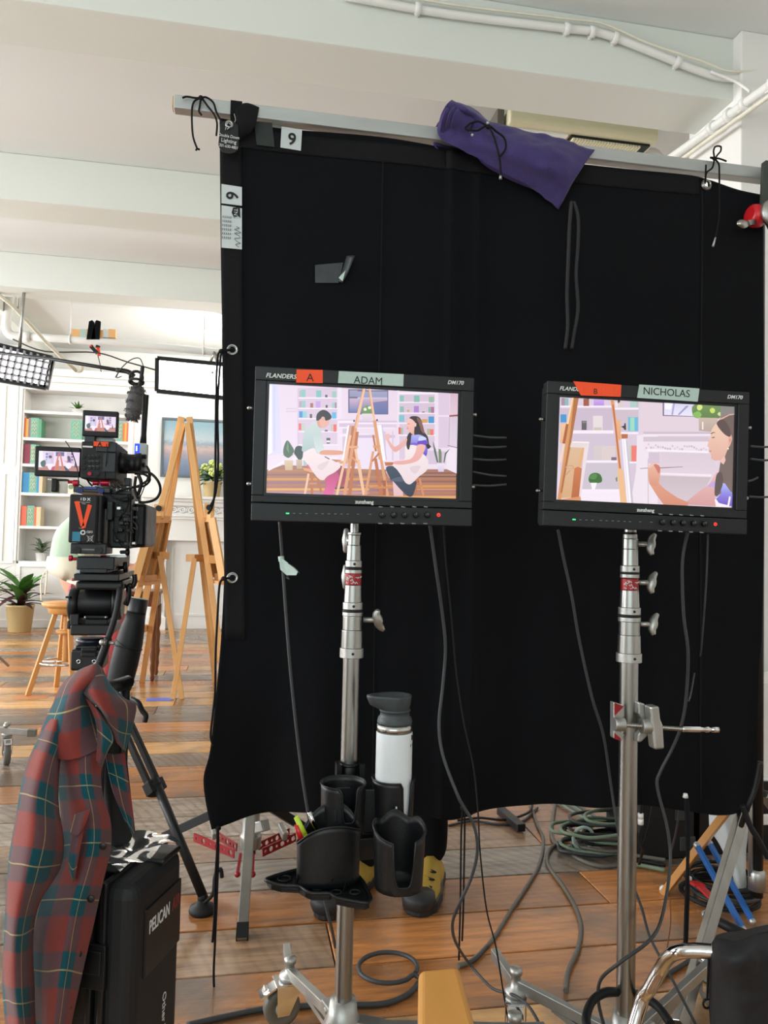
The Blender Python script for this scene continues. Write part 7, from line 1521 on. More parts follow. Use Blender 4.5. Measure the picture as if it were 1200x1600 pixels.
def plaid():
    m = bpy.data.materials.new('plaid_flannel'); m.use_nodes = True; nt = m.node_tree; N = nt.nodes; L = nt.links; b = N['Principled BSDF']
    uv = N.new('ShaderNodeUVMap'); sp_ = N.new('ShaderNodeSeparateXYZ'); L.new(uv.outputs[0], sp_.inputs[0])
    def math_(op, a, bv=None, c=None):
        n = N.new('ShaderNodeMath'); n.operation = op
        for i, x in enumerate((a, bv, c)):
            if x is None: continue
            if isinstance(x, (int, float)): n.inputs[i].default_value = x
            else: L.new(x, n.inputs[i])
        return n.outputs[0]
    bands = []; lines = []
    for ch in ('X', 'Y'):
        fr_ = math_('FRACT', math_('DIVIDE', sp_.outputs[ch], .112)); r = N.new('ShaderNodeMapRange'); r.interpolation_type = 'SMOOTHSTEP'
        tri = math_('ABSOLUTE', math_('SUBTRACT', fr_, .5)); L.new(tri, r.inputs[0]); r.inputs[1].default_value = .235; r.inputs[2].default_value = .265; bands.append(r.outputs[0])
        lines.append(math_('LESS_THAN', tri, .011))
    def colmix(f, c1, c2, blend='MIX'):
        n = N.new('ShaderNodeMix'); n.data_type = 'RGBA'; n.blend_type = blend
        if isinstance(f, float): n.inputs[0].default_value = f
        else: L.new(f, n.inputs[0])
        for i, c in ((6, c1), (7, c2)):
            if isinstance(c, tuple): n.inputs[i].default_value = (*lin(c), 1)
            else: L.new(c, n.inputs[i])
        return n.outputs[2]
    T_, R__ = (18,78,88), (136,58,52)
    wA = colmix(bands[0], T_, R__); wB = colmix(bands[1], T_, R__)
    c = colmix(.5, wA, wB); c = colmix(math_('MULTIPLY', math_('MAXIMUM', lines[0], lines[1]), .55), c, (196,176,120))
    nz = N.new('ShaderNodeTexNoise'); nz.inputs['Scale'].default_value = 420; L.new(uv.outputs[0], nz.inputs['Vector']); 
    n2 = N.new('ShaderNodeMix'); n2.data_type = 'RGBA'; n2.blend_type = 'MULTIPLY'; n2.inputs[0].default_value = .35; L.new(c, n2.inputs[6]); L.new(nz.outputs['Color'], n2.inputs[7])
    L.new(n2.outputs[2], b.inputs['Base Color']); b.inputs['Roughness'].default_value = .92; b.inputs['Specular IOR Level'].default_value = .15; b.inputs['Sheen Weight'].default_value = .12
    bp = N.new('ShaderNodeBump'); bp.inputs['Strength'].default_value = .3; bp.inputs['Distance'].default_value = .002; L.new(nz.outputs['Fac'], bp.inputs['Height']); L.new(bp.outputs[0], b.inputs['Normal'])
    return m
M['plaid'] = plaid(); g7 = lambda x, y: (x/2.667, 1000+y/2.667)
def cloth_patch(name, rows, W_, H_, parent, uo=(0,0), su=7, sv=7, amp=.005, label=None, m='plaid'):
    mb = MB(); (_, ni, nj) = mb.sheet([[P(*g7(x, y), z-.075*min(1, max(0, (y-380)/500))) for x, y, z in r_] for r_ in rows], su, sv)
    for i, p in enumerate(mb.v):
        n_ = noise.noise(V((p.x*9+uo[0], p.z*4, 3)))*amp*2 + noise.noise(V((p.x*30, p.z*12, 7)))*amp*.7; mb.v[i] = p - F0*n_
    uvs = [((i % nj)/(nj-1)*W_+uo[0], -(i//nj)/(ni-1)*H_+uo[1]) for i in range(len(mb.v))]
    o = obj(name, mb, M[m], parent, solid=.0025, offs=1, label=label); me = o.data; l = me.uv_layers.new(name='UVMap')
    for lp_ in me.loops: l.data[lp_.index].uv = uvs[lp_.vertex_index]
    return o
sh_ = thing('plaid_shirt', 'red and teal plaid flannel shirt draped over the hard case at lower left', 'shirt', P(60,1590,1.30))
cloth_patch('yoke', [[(288,152,1.33),(330,124,1.30),(372,106,1.30),(405,98,1.31),(432,122,1.35)], [(250,200,1.32),(290,178,1.27),(340,165,1.25),(400,160,1.27),(446,190,1.34)],
   [(222,265,1.31),(262,255,1.26),(300,240,1.24),(345,225,1.25),(368,240,1.30)], [(180,345,1.30),(230,350,1.25),(290,345,1.235),(350,325,1.25),(400,310,1.30)], [(150,430,1.30),(205,440,1.25),(270,450,1.235),(350,430,1.25),(450,400,1.29)], [(140,470,1.30),(200,480,1.26),(270,500,1.24),(360,480,1.25),(468,420,1.29)]], .17, .17, sh_, (.02,.03))
cloth_patch('sleeve', [[(200,330,1.30),(235,325,1.255),(270,330,1.26),(300,350,1.29)], [(160,405,1.29),(205,410,1.23),(245,430,1.24),(262,450,1.28)], [(118,500,1.29),(165,510,1.215),(215,530,1.22),(250,560,1.27)], [(84,640,1.28),(135,650,1.20),(195,670,1.21),(246,700,1.26)],
   [(62,790,1.28),(120,800,1.19),(190,820,1.195),(262,840,1.25)], [(38,940,1.28),(95,955,1.185),(160,970,1.19),(245,960,1.25)], [(20,1100,1.28),(70,1110,1.19),(120,1115,1.20),(170,1090,1.25)], [(14,1260,1.28),(55,1265,1.195),(100,1265,1.20),(145,1240,1.25)],
   [(8,1420,1.28),(50,1425,1.20),(100,1425,1.20),(150,1410,1.25)], [(18,1560,1.28),(60,1565,1.21),(105,1565,1.21),(148,1560,1.25)], [(24,1680,1.28),(65,1685,1.22),(110,1685,1.22),(150,1680,1.25)]], .15, .60, sh_, (.07,.01), amp=.011)
cloth_patch('front_panel', [[(225,430,1.31),(280,425,1.265),(330,420,1.26),(400,400,1.27),(470,412,1.30)], [(235,520,1.31),(285,520,1.26),(335,520,1.25),(380,520,1.26),(425,530,1.285)], [(238,620,1.31),(290,620,1.26),(340,620,1.245),(385,620,1.255),(425,625,1.28)],
   [(245,750,1.31),(300,750,1.255),(360,745,1.235),(415,745,1.25),(456,750,1.28)], [(240,870,1.30),(300,870,1.25),(360,865,1.235),(410,865,1.25),(454,870,1.28)], [(200,980,1.30),(270,985,1.245),(330,985,1.23),(385,985,1.245),(430,990,1.275)], [(160,1090,1.30),(240,1100,1.24),(300,1100,1.22),(355,1100,1.24),(405,1105,1.27)],
   [(130,1230,1.30),(210,1240,1.235),(275,1240,1.215),(330,1240,1.235),(378,1245,1.265)], [(125,1380,1.30),(195,1390,1.235),(255,1390,1.215),(305,1390,1.235),(348,1395,1.265)], [(130,1520,1.30),(190,1530,1.24),(240,1530,1.22),(285,1530,1.235),(318,1530,1.265)], [(130,1680,1.30),(180,1690,1.245),(220,1690,1.225),(255,1690,1.24),(285,1690,1.27)]], .20, .56, sh_, (.045,.05), amp=.010)
cloth_patch('collar', [[(350,172,1.29),(385,150,1.27),(430,140,1.30),(446,160,1.34)], [(345,205,1.26),(395,200,1.24),(460,215,1.27),(520,240,1.33)], [(360,235,1.25),(415,250,1.235),(480,270,1.26),(568,268,1.33)], [(400,270,1.26),(440,300,1.24),(500,330,1.27),(556,350,1.33)], [(440,330,1.27),(465,360,1.26),(500,390,1.29),(545,400,1.34)], [(468,395,1.28),(485,420,1.28),(505,440,1.30),(524,462,1.34)]], .13, .15, sh_, (.06,.06), amp=.003)
cloth_patch('lapel', [[(352,240,1.27),(372,250,1.26),(395,270,1.27)], [(380,290,1.255),(410,300,1.245),(440,330,1.26)], [(400,350,1.255),(430,370,1.245),(474,410,1.265)], [(405,420,1.26),(425,450,1.25),(450,465,1.265)], [(400,500,1.265),(412,515,1.255),(425,530,1.27)]], .06, .13, sh_, (.0,.02), amp=.002)
cloth_patch('inner_panel', [[(440,470,1.34),(480,475,1.35),(520,468,1.36)], [(455,560,1.34),(500,580,1.35),(538,600,1.36)], [(480,650,1.34),(520,690,1.35),(552,700,1.36)], [(520,760,1.35),(545,790,1.355),(560,825,1.36)]], .07, .18, sh_, (.03,.0), amp=.003)
cloth_patch('pocket_flap', [[(310,728,1.222),(345,715,1.215),(375,704,1.22)], [(300,765,1.214),(335,758,1.206),(365,748,1.214)], [(290,800,1.210),(325,812,1.203),(352,775,1.212)]], .05, .05, sh_, (.052,.03), amp=.0005)
cloth_patch('pocket', [[(300,812,1.226),(325,815,1.216),(350,790,1.222)], [(288,880,1.226),(310,890,1.216),(332,880,1.222)], [(285,940,1.228),(300,970,1.218),(318,960,1.224)], [(300,1000,1.232),(306,1010,1.222),(312,1005,1.228)]], .035, .11, sh_, (.06,.01), amp=.0005)
for x, y in ((380,1078),(328,1305),(284,1528),(430,858)): obj('button', MB().lathe([(.0,0),(.0052,0),(.0058,.0012),(.005,.0022),(0,.0018)], P(*g7(x, y), 1.243-.075*min(1, max(0, (y-380)/500))), -F0, 16), M['plastic'], sh_)
st_ = MB()
for seq in (((352,330),(342,430),(345,560),(362,700),(380,860),(360,1000),(335,1120),(300,1260),(275,1400),(250,1560)),): st_.tube([P(*g7(x, y), 1.232) for x, y in seq], .0008, 4, 5)
inn = thing('black_garment', 'black garment hanging inside the open plaid shirt', 'clothing', P(180,1310,1.42))
mb, _, _ = MB().sheet([[P(*g7(x, y), z) for x, y, z in r_] for r_ in ([(350,250,1.36),(400,255,1.33),(450,280,1.34),(500,300,1.40)], [(380,400,1.37),(420,420,1.33),(470,440,1.34),(515,450,1.40)], [(400,560,1.38),(430,570,1.33),(480,590,1.34),(535,620,1.41)], [(400,720,1.38),(440,730,1.33),(500,740,1.34),(556,760,1.41)], [(400,850,1.38),(450,860,1.33),(510,850,1.34),(566,838,1.40)])], 6, 6)
for i, p in enumerate(mb.v): mb.v[i] = p - F0*.012*noise.noise(p*14)
obj('fabric', mb, M['bag'], inn, solid=.004)
bk = [P(*g7(x, y), 1.44) for x, y in ((350,250),(500,300),(550,760),(560,830),(400,850),(380,560))]
obj('back_fabric', MB().prism(bk, F0*.01), M['bag'], inn)
pk = P(*g7(543,808), 1.385); obj('white_tag', MB().bar(pk, pk+V((0,0,-.008)), .004, .002), M['print'], inn)
# ------------------------------------------------------------------ cables
h7 = lambda x, y: (740+x/2.6087, 1200+y/2.6087); h6 = lambda x, y: (280+x/2.5, 1240+y/2.5)
def cab(name, label, pts, r, m='cable', n=8, cat='cable'):
    t = obj(name, MB().tube(pts, r, n, 7), M[m]); tag(t, label, cat); return t
def fz(seq, z=.006): return [PZ(u, v, z) for u, v in seq]
def mix(seq): return [P(u, v, Z) if Z else PZ(u, v, .006) for u, v, Z in seq]
cab('monitor_cable', 'grey cable dropping from the left end of the left monitor behind the caddy', mix([(437,815,1.52),(441,870,1.54),(447,960,1.56),(455,1060,1.58),(468,1180,1.6),(478,1250,1.6),(492,1330,1.6),(508,1410,1.6),(518,1450,1.62),(524,1480,1.7)]), .0032)
t = thing('cable_strap', 'grey hook and loop strap around the cable below the left monitor', 'strap', P(450,900,1.53))
obj('strap_band', MB().cyl(P(439,869,1.54), P(440,877,1.54), .006), M['greytape'], t); obj('strap_tail', MB().prism([P(436,872,1.53), P(442,873,1.53), P(456,884,1.52), P(466,893,1.52), P(463,899,1.52), P(448,899,1.53), P(438,890,1.53)], (0,.003,0)), M['greytape'], t, bevel=.001)
obj('strap_loop', MB().tube([P(448,899,1.53), P(452,905,1.53), P(447,902,1.535)], .001, 5, 4).tube([P(450,880,1.52), P(462,888,1.515), P(468,896,1.52)], .0009, 5, 4), M['cable'], t)
cab('monitor_cable', 'thick black cable from the left monitor looping down to the floor on its right side', mix([(671,815,1.52),(680,880,1.55),(690,950,1.6),(696,1010,1.62),(692,1070,1.62),(686,1130,1.6),(692,1180,1.58),(714,1240,1.55),(724,1260,1.55),(740,1288,1.55),(746,1328,1.55),(736,1372,1.55),(716,1416,1.55),(707,1444,1.6),(712,1472,1.7),(732,1504,1.85),(760,1536,1.8),(775,1547,1.75),(805,1556,1.7),(828,1575,1.65),(848,1610,1.6)]), .0034, 'cable')
cab('thin_cable', 'thin black cable from the left monitor to the floor, right of the looping one', mix([(693,818,1.54),(697,880,1.58),(705,960,1.62),(713,1050,1.65),(725,1130,1.66),(740,1200,1.66),(747,1270,1.66),(750,1330,1.66),(760,1420,1.7),(775,1480,1.7),(788,1560,1.7),(797,1612,1.7)]), .0018, 'rubber')
t = thing('black_cord_pair', 'two black cords hanging knotted under the flag near the left stand', 'cord', P(718,1500,1.85))
for i, s_ in enumerate((((724,1258),(721,1290),(720,1350),(719,1420),(717,1500)), ((726,1260),(726,1300),(725,1360),(724,1420),(722,1470)))): obj('strand', MB().tube([P(u, v, 1.82) for u, v in s_], .0022, 6, 4), M['cord'], t)
obj('knot', MB().ball(P(724,1262,1.81), .008, 10), M['cord'], t)
cab('monitor_cable', 'grey cable slanting from the left end of the right monitor behind its stand', mix([(872,828,1.62),(880,870,1.64),(893,930,1.68),(905,1000,1.72),(925,1090,1.76),(943,1150,1.8),(955,1230,1.84),(968,1310,1.84),(985,1370,1.84),(1003,1420,1.82),(1016,1465,1.8),(1045,1520,1.75),(1087,1600,1.7)]), .0034)
cab('monitor_cable', 'grey cable from the right monitor curving past the screw clamp and looping round the stand', mix([(1074,832,1.66),(1066,880,1.66),(1068,960,1.68),(1075,1020,1.7),(1072,1090,1.74),(1064,1135,1.76),(1050,1170,1.78),(1032,1205,1.78),(1027,1230,1.78),(1043,1296,1.78),(1047,1353,1.76),(1035,1430,1.66),(1016,1468,1.58),(970,1503,1.55),(939,1530,1.6),(935,1564,1.62),(943,1600,1.62)]), .0036)
cab('thin_cable', 'thin cable hanging from the right end of the right monitor', mix([(1106,835,1.66),(1104,900,1.68),(1100,960,1.72),(1096,1010,1.8),(1094,1025,1.98)]), .0020)
cab('thin_cable', 'thin cable emerging behind the screw clamp tip', mix([(1085,1052,1.98),(1080,1080,1.85),(1076,1095,1.78)]), .0020)
t = thing('black_cord_pair', 'thick black cord pair with a white tip hanging below the flag at right', 'cord', P(1072,1482,1.95))
for i, s_ in enumerate((((1071,1246),(1073,1300),(1075,1380),(1074,1430),(1072,1482)), ((1074,1250),(1076,1300),(1073,1380),(1071,1440),(1070,1475)))): obj('strand', MB().tube([P(u, v, 1.95) for u, v in s_], .0042, 7, 4), M['cord'], t)
obj('white_tip', MB().cyl(P(1071,1240,1.95), P(1071,1246,1.95), .005, .007), M['print'], t)
cab('thin_cable', 'thin brown wire hanging in front of the leaning wooden leg', mix([(1047,1405,1.8),(1048,1440,1.8),(1044,1470,1.8),(1041,1496,1.8)]), .0016, 'woodd')
cab('floor_cable', 'grey cable snaking on the floor below the flag, leftmost of the bare floor curves', fz([(828,1255),(840,1290),(849,1312),(843,1350),(820,1390),(797,1425),(770,1468),(740,1499),(716,1510)]), .006, 'grcable')
cab('floor_cable', 'thick grey cable curving on the floor towards the right stand', fz([(868,1250),(862,1295),(866,1315),(885,1330),(912,1346),(943,1354),(975,1350)], .008), .008, 'grcable')
cab('floor_cable', 'long grey cable bending from the cable heap down to the right stand foot', fz([(925,1296),(900,1305),(876,1315),(858,1330),(857,1352),(882,1388),(900,1420),(908,1450),(903,1483),(888,1518),(884,1548)], .007), .007, 'grcable')
cab('floor_cable', 'black cable arc on the floor at the bottom edge of the flag', fz([(700,1290),(740,1283),(779,1288),(815,1284),(840,1262)], .005), .005, 'cable')
cab('floor_cable', 'second black cable arc on the floor just above the first', fz([(715,1282),(750,1278),(790,1281),(825,1270),(832,1258)], .014), .005, 'rubber')
cab('floor_cable', 'black cable lying in a round loop on the floor beside the left stand', [PZ(606+46*math.cos(a), 1512+24*math.sin(a), .007+.011*(k_/16)) for k_, a in enumerate([math.radians(20-22*q) for q in range(17)])]+[PZ(658,1532,.012), PZ(656,1542,.006)], .006, 'cable')
cab('floor_cable', 'black cable crossing the floor behind the left stand to the lower left', fz([(655,1535),(640,1552),(610,1566),(580,1570),(535,1570),(492,1571),(455,1574),(412,1577),(360,1587),(292,1602)], .007), .007, 'cable')
cab('floor_cable', 'short black cable on the floor near the wooden armrest', fz([(716,1509),(740,1500),(762,1478)], .006), .006, 'cable')
cab('floor_cable', 'thick black cable loop around the foot of the right stand', mix([(920,1612,1.52),(916,1590,1.55),(925,1565,1.6),(945,1551,1.62),(965,1550,1.64),(990,1552,1.72),(1010,1560,1.6),(1030,1575,1.55),(1048,1600,1.5)]), .009, 'rubber')
cab('floor_cable', 'black cable running on the floor from the right stand to the steel leg', fz([(1000,1555),(1030,1530),(1060,1512),(1085,1496)], .006), .006, 'cable')
cab('trailing_cord', 'thin cords trailing from the flag frame down past the steel leg', mix([(1160,1258,2.0),(1172,1290,2.0),(1185,1312,2.0),(1200,1340,2.0)]), .008, 'rubber')
cab('slack_rope', 'thick black cord hanging down from the right flag corner', mix([(1188,1190,2.0),(1180,1230,2.0),(1168,1262,2.0),(1158,1290,2.05)]), .007, 'rubber')
# twig like signal wires at the right side of the left monitor
for i, (a, b) in enumerate((((738,680),(791,684)),((738,697),(791,698)),((738,717),(791,718)),((738,737),(791,744)),((738,758),(791,757)))):
    cab('signal_plug_wire', '%s thin wire sticking out of the right side of the left monitor' % ('top','second','middle','fourth','lowest')[i], [P(*a, 1.54), P((a[0]+b[0])/2, (a[1]+b[1])/2+1.5, 1.545), P(*b, 1.56)], .0022, 'cable')
for i, (a, b) in enumerate((((1172,697),(1206,698)),((1172,717),(1206,719)),((1168,752),(1184,746)),((1170,776),(1206,776)))):
    cab('signal_plug_wire', '%s thin wire sticking out of the right side of the right monitor' % ('top','second','third','lowest')[i], [P(*a, 1.60), P((a[0]+b[0])/2, (a[1]+b[1])/2+1, 1.605), P(*b, 1.61)], .0022, 'cable')
t = obj('black_rod', MB().bar(PZ(782,1266,.02), PZ(815,1294,.02), .035, .03), M['plastic'], bevel=.003); tag(t, 'short black rod end lying on the floor under the flag', 'rod')

# heap of cables and dark cases behind the flag at right
rr = random.Random(33)
hp = thing('cable_heap', 'heap of coiled green and grey cables on the floor behind the right stand', 'cable', PZ(950,1330))
c0 = PZ(955,1330)
for k in range(13):
    c = c0+V((rr.uniform(-.06,.06), rr.uniform(-.04,.05), .010+.0085*k)); R1, R2 = rr.uniform(.11,.17), rr.uniform(.07,.11); ph = rr.uniform(-.3,.3)
    pts = [c+V((R1*math.cos(a)*math.cos(ph)-R2*math.sin(a)*math.sin(ph), R1*math.cos(a)*math.sin(ph)+R2*math.sin(a)*math.cos(ph), rr.uniform(-.003,.006))) for a in [2*math.pi*q/14 for q in range(14)]]
    obj('cable_coil', MB().tube(pts, .0062, 7, 3, closed=True), M[('greencable','cable','greencable','grcable','rubber')[k % 5]], hp)
obj('cable_tie', MB().torus(c0+V((-.12,-.02,.06)), (0,1,0), .04, .006, 16, 6), M['greytape'], hp)
for k in range(6):
    cab('trunk_cable', '%s strand of the grey green cable bundle leading under the flag' % ('first','second','third','fourth','fifth','last')[k], [PZ(872+k*3,1252+k*-1,.01+.004*k), PZ(895+k*3,1268-k,.012+.004*k), PZ(925+k*2,1284-k,.015+.004*k), PZ(948,1292,.03+.004*k)], .006, ('greencable','cable','grcable')[k % 3]); bpy.data.objects[-1]['group'] if False else None
for k in range(3):
    cab('trunk_cable', '%s cable running from the heap to the black case' % ('lowest green','middle dark','upper grey')[k], [PZ(965,1348-k*7,.012+.008*k), PZ(1000,1352-k*7,.012+.008*k), PZ(1040,1360-k*8,.012+.008*k)], .007, ('greencable','rubber','grcable')[k])
b1 = PZ(1005,1352); b1.y += .03
t = thing('equipment_case', 'black power distribution box standing on the floor behind the cable heap', 'case', V((b1.x+.1, b1.y+.15, 0)))
obj('box_body', MB().box(b1.x, b1.x+.22, b1.y, b1.y+.26, .0, .24), M['plasticm'], t, bevel=.01); obj('corner_guard', MB().box(b1.x+.16, b1.x+.222, b1.y-.004, b1.y+.02, .03, .08), M['cable'], t, bevel=.004); obj('carry_handle', MB().tube([V((b1.x+.04,b1.y+.1,.24)), V((b1.x+.06,b1.y+.1,.27)), V((b1.x+.16,b1.y+.1,.27)), V((b1.x+.18,b1.y+.1,.24))], .009, 8, 5), M['plastic'], t)
obj('side_vent', MB().box(b1.x+.14, b1.x+.18, b1.y-.003, b1.y, .14, .22), M['cable'], t)
b2 = V((b1.x+.25, b1.y+.02, 0)); t = thing('equipment_crate', 'dark open crate of gear with white and silver items on top', 'crate', V((b2.x+.15, b2.y+.15, 0)))
cr_b = MB(); cr_b.box(b2.x, b2.x+.34, b2.y, b2.y+.012, 0, .26); cr_b.box(b2.x, b2.x+.34, b2.y+.30, b2.y+.312, 0, .26); cr_b.box(b2.x, b2.x+.012, b2.y+.012, b2.y+.30, 0, .26); cr_b.box(b2.x+.328, b2.x+.34, b2.y+.012, b2.y+.30, 0, .26); cr_b.box(b2.x+.012, b2.x+.328, b2.y+.012, b2.y+.30, 0, .012)
obj('crate_body', cr_b, M['plastic'], t, bevel=.003); obj('crate_rim', MB().box(b2.x-.008, b2.x+.348, b2.y-.008, b2.y-.001, .24, .262), M['plastic'], t)
t = obj('adapter_block', MB().box(b2.x+.02, b2.x+.09, b2.y+.03, b2.y+.10, .20, .33), M['label'], bevel=.006); tag(t, 'white power adapter sticking out of the dark crate', 'adapter')
t = obj('silver_bracket', MB().box(b2.x+.13, b2.x+.30, b2.y+.03, b2.y+.12, .25, .275).box(b2.x+.15, b2.x+.28, b2.y+.05, b2.y+.10, .275, .30), M['alu'], bevel=.004); tag(t, 'silver metal bracket lying on the dark crate', 'bracket')
t = thing('inline_connector', 'white inline connector hanging on the cable right of the right stand', 'connector', P(1001,1288,2.2))
obj('plug', MB().cyl(P(1001,1288,2.2), P(1001,1279,2.2), .008).cyl(P(1001,1278,2.2), P(1001,1271,2.2), .008), M['whitepot'], t); obj('lead', MB().tube([P(1001,1271,2.2), P(1003,1258,2.22), P(1005,1245,2.25)], .004, 6, 4).tube([P(1001,1289,2.2), P(999,1310,2.2), P(1004,1330,2.25), P(998,1350,2.3)], .004, 6, 4), M['rubber'], t)
cab('thin_cable', 'thin wire hanging beneath the flag between the right stand and the cord pair', mix([(1020,1248,2.2),(1014,1290,2.2),(1003,1330,2.25),(1000,1350,2.35)]), .003, 'rubber')
cab('thin_cable', 'dark wire drooping over the crate edge', mix([(1062,1235,2.3),(1061,1270,2.3),(1054,1310,2.35),(1048,1330,2.4)]), .003, 'cable')
# black coil at the right with a red strap
c1 = PZ(1128,1408); cl2 = thing('cable_coil', 'coil of black cable with a red strap on the floor between the blue braces', 'cable', c1)
for k in range(9):
    c = c1+V((rr.uniform(-.012,.012), rr.uniform(-.012,.012), .008+.009*k)); R1 = rr.uniform(.085,.12)
    obj('loop', MB().torus(c, (rr.uniform(-.08,.08), rr.uniform(-.08,.08), 1), R1, .0055, 30, 7), M['rubber'] if k % 3 else M['cable'], cl2)
obj('red_strap', MB().bar(P(1083,1378,2.36), P(1094,1384,2.3), .03, .008).bar(P(1094,1385,2.3), P(1115,1405,2.2), .022, .006), M['redplastic'], cl2)
t = obj('white_plug', MB().cyl(P(1076,1370,2.4), P(1076,1377,2.4), .010), M['whitepot'], bevel=.002); tag(t, 'small white plug beside the red strap', 'plug')
# white cloth and low painted plinth at the right
w0 = V((1.86, 2.62, 0)); t = thing('painted_plinth', 'low grey white moulded plinth at the right edge of the room', 'plinth', w0+V((.4,.1,0)))
obj('plinth_body', MB().box(w0.x, w0.x+.9, w0.y, w0.y+.25, 0, .62), M['setwall'], t); obj('plinth_moulding', MB().box(w0.x-.02, w0.x+.9, w0.y-.03, w0.y, .10, .14).box(w0.x-.02, w0.x+.9, w0.y-.02, w0.y, 0, .10).box(w0.x-.02, w0.x+.9, w0.y-.02, w0.y, .24, .27), M['setwall'], t, bevel=.006)
t = thing('white_cloth', 'white cloth draped beside the crate behind the steel leg', 'cloth', V((1.75, 2.52, 0)))
mb, _, _ = MB().sheet([[P(1105,1240,2.6), P(1125,1235,2.52), P(1150,1235,2.55), P(1168,1240,2.58)], [P(1110,1290,2.6), P(1130,1285,2.5), P(1152,1290,2.52), P(1168,1290,2.56)], [P(1125,1320,2.58), P(1140,1325,2.48), P(1155,1325,2.5), P(1168,1330,2.54)], [P(1142,1360,2.5), P(1150,1362,2.45), P(1160,1365,2.46), P(1166,1365,2.5)], [P(1150,1392,2.46), P(1155,1392,2.44), P(1160,1392,2.44), P(1165,1392,2.46)]], 6, 6)
for i, p in enumerate(mb.v): p.y += .015*noise.noise(p*12)
obj('draped_sheet', mb, M['label'], t, solid=.003)

# chrome bent tube with black bag (cart) at the lower right
cz_ = P(1000,1562,1.62)
ct2 = thing('waste_bag_cart', 'chrome tubular cart handle with a black nylon bag at the lower right corner', 'cart', V((P(1160,1580,1.35).x, P(1160,1580,1.35).y, 0)))
obj('chrome_tube', MB().tube([V((P(1002,1566,1.42).x-.045, P(1002,1566,1.42).y-.02, .012)), P(1002,1566,1.42)+V((-.032,-.012,-.09)), P(1002,1566,1.42), P(1015,1545,1.41), P(1032,1515,1.40), P(1045,1495,1.38), P(1062,1487,1.36), P(1085,1485,1.35), P(1115,1487,1.34)], .0125, 18, 7), M['chrome'], ct2)
bz = P(1115,1487,1.34).z
def bagw(u, v, Z): return P(u, v, Z)
mb, _, _ = MB().sheet([[bagw(1112,1476,1.36), bagw(1125,1468,1.30), bagw(1150,1474,1.27), bagw(1180,1462,1.27), bagw(1215,1452,1.30), bagw(1260,1450,1.36)], [bagw(1110,1490,1.37), bagw(1122,1496,1.28), bagw(1145,1498,1.24), bagw(1178,1490,1.24), bagw(1215,1488,1.27), bagw(1260,1488,1.34)],
   [bagw(1108,1520,1.36), bagw(1122,1530,1.29), bagw(1148,1535,1.25), bagw(1180,1530,1.24), bagw(1215,1530,1.27), bagw(1260,1530,1.34)], [bagw(1109,1570,1.36), bagw(1124,1580,1.29), bagw(1150,1590,1.25), bagw(1180,1590,1.245), bagw(1215,1590,1.27), bagw(1260,1590,1.34)], [bagw(1112,1680,1.36), bagw(1126,1690,1.29), bagw(1150,1700,1.25), bagw(1180,1700,1.25), bagw(1215,1700,1.27), bagw(1260,1700,1.34)]], 6, 6)
for i, p in enumerate(mb.v): mb.v[i] = p+F0*(.010*noise.noise(V((p.x*22, p.y*9, p.z*7)))+.004*noise.noise(p*50))
obj('bag_fabric', mb, M['bag'], ct2, solid=.003)
mb, _, _ = MB().sheet([[P(1112,1476,1.36), P(1125,1468,1.30), P(1150,1474,1.27), P(1180,1462,1.27), P(1215,1452,1.30), P(1260,1450,1.36)], [P(1118,1466,1.46), P(1135,1460,1.45), P(1160,1458,1.45), P(1185,1452,1.45), P(1215,1446,1.46), P(1260,1444,1.46)], [P(1120,1462,1.52), P(1135,1458,1.52), P(1160,1455,1.52), P(1185,1449,1.52), P(1215,1444,1.52), P(1260,1442,1.52)]], 5, 5)
obj('bag_top', mb, M['bag'], ct2, solid=.003)
a = P(1180,1470,1.5); fr2 = MB()
for q in ((P(1255,1500,1.52)), (P(1255,1500,1.32)), (P(1160,1540,1.36))): fr2.cyl((q.x, q.y, .012), (q.x, q.y, bz), .0125)
fr2.tube([P(1115,1487,1.34), P(1250,1490,1.34)], .012, 10, 1); obj('cart_frame', fr2, M['chrome'], ct2)
obj('side_ring', MB().torus(P(1105,1568,1.36), (0,1,0), .008, .002, 14, 6), M['rubber'], ct2)
obj('draw_cord', MB().tube([P(1108,1490,1.34), P(1106,1530,1.34), P(1105,1562,1.35)], .002, 6, 4), M['rubber'], ct2)

# ------------------------------------------------------------------ wooden armrest of a folding chair, bottom edge
az = .66; aL, aR = PZ(654,1514,az), PZ(718,1508,az); near = PZ(757,1640,az); nearL = PZ(652,1640,az)
ch = thing('folding_chair', 'folding chair with a varnished wooden armrest at the bottom of the photo', 'chair', V(((aL.x+aR.x)/2, aL.y-.25, 0)))
dirn = V((nearL.x-aL.x, nearL.y-aL.y, 0)).normalized(); wv = (aR-aL); wv.z = 0
p0, p1 = aL, aR; far_n = PZ(650,1800,az); fr_n = PZ(800,1800,az)
obj('armrest', MB().prism([p0, p1, fr_n, far_n], (0,0,-.024)), M['arm'], ch, bevel=.007, seg=4)
c = (p0+p1)/2; c2_ = (far_n+fr_n)/2
for q in (c+dirn*.05, c2_-dirn*.05): obj('arm_post', MB().bar(V((q.x,q.y,az-.024)), V((q.x,q.y,.02)), .03, .022), M['arm'], ch, bevel=.003)
side = V((-.52*wv.normalized().x, -.52*wv.normalized().y, 0)) if False else wv.normalized()*.50
obj('armrest', MB().prism([p0+side, p1+side, fr_n+side, far_n+side], (0,0,-.024)), M['arm'], ch, bevel=.007, seg=4) if False else None
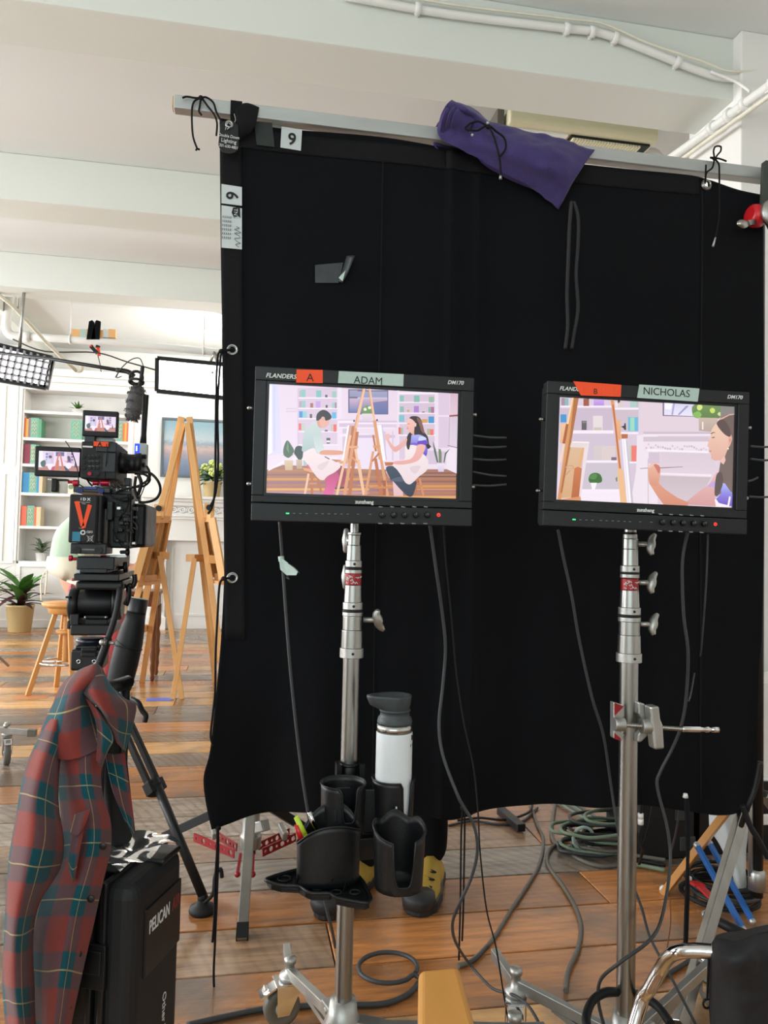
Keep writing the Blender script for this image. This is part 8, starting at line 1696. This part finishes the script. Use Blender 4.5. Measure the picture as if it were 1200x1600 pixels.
o1, o2 = c+dirn*.05, c2_-dirn*.05
sd = dirn.cross(Z0).normalized()*.48
if sd.x > 0: sd = -sd
sd = -sd if False else sd
for q in (o1, o2):
    w2_ = q+V((0,0,-.0)); 
fy = dirn*.30
# the seat lies behind the photographer's frame edge: below and nearer than the view
s0 = c2_-dirn*.10
obj('seat_cloth', MB().prism([V((o2.x,o2.y,.42)), V((o2.x,o2.y,.42))+sd, V((o2.x,o2.y,.42))+sd+dirn*.30, V((o2.x,o2.y,.42))+dirn*.30], (0,0,-.006)), M['bag'], ch)
for q in (o2+sd, o2+sd+dirn*.30, o2+dirn*.30): obj('chair_leg', MB().bar(V((q.x,q.y,.44)), V((q.x,q.y,.0)), .03, .022), M['arm'], ch)
obj('foot_rail', MB().bar(V((o1.x,o1.y,.02)), V((o2.x,o2.y,.02))+dirn*.32, .03, .03), M['arm'], ch)

# ------------------------------------------------------------------ caster of a stand at the left edge
lk = PZ(8,1193); cl3 = thing('rolling_stand', 'rolling light stand whose leg and caster reach in from the left edge', 'stand', V((lk.x-.5, lk.y+.05, 0)))
lp0 = V((lk.x+.005, lk.y, .150)); l_end = P(56,1145,3.66)
obj('leg', MB().bar(l_end, V((lk.x-.5, lk.y+.05, l_end.z+.03)), .028, .030), M['steel'], cl3, bevel=.002); obj('leg_plug', MB().bar(l_end+V((.001,0,0)), l_end-V((.035,0,-.0015)), .0295, .0315), M['grcable'], cl3)
obj('bolt', MB().ball(P(9,1134,3.66), .012, 10), M['alu'], cl3)
caster(cl3, V((lk.x+.004, lk.y, l_end.z-.012)), math.radians(-70), .06, M['grcable'])
obj('post', MB().cyl((lk.x-.5, lk.y+.05, .1), (lk.x-.5, lk.y+.05, 2.0), .017), M['steel'], cl3)
for an in (2.2, -1.9): e = V((lk.x-.5+.45*math.cos(an), lk.y+.05+.45*math.sin(an), .19)); obj('leg', MB().bar(V((lk.x-.5, lk.y+.05, .2)), e, .028, .03), M['steel'], cl3); caster(cl3, V((e.x, e.y, .17)), an, .06, M['grcable'])
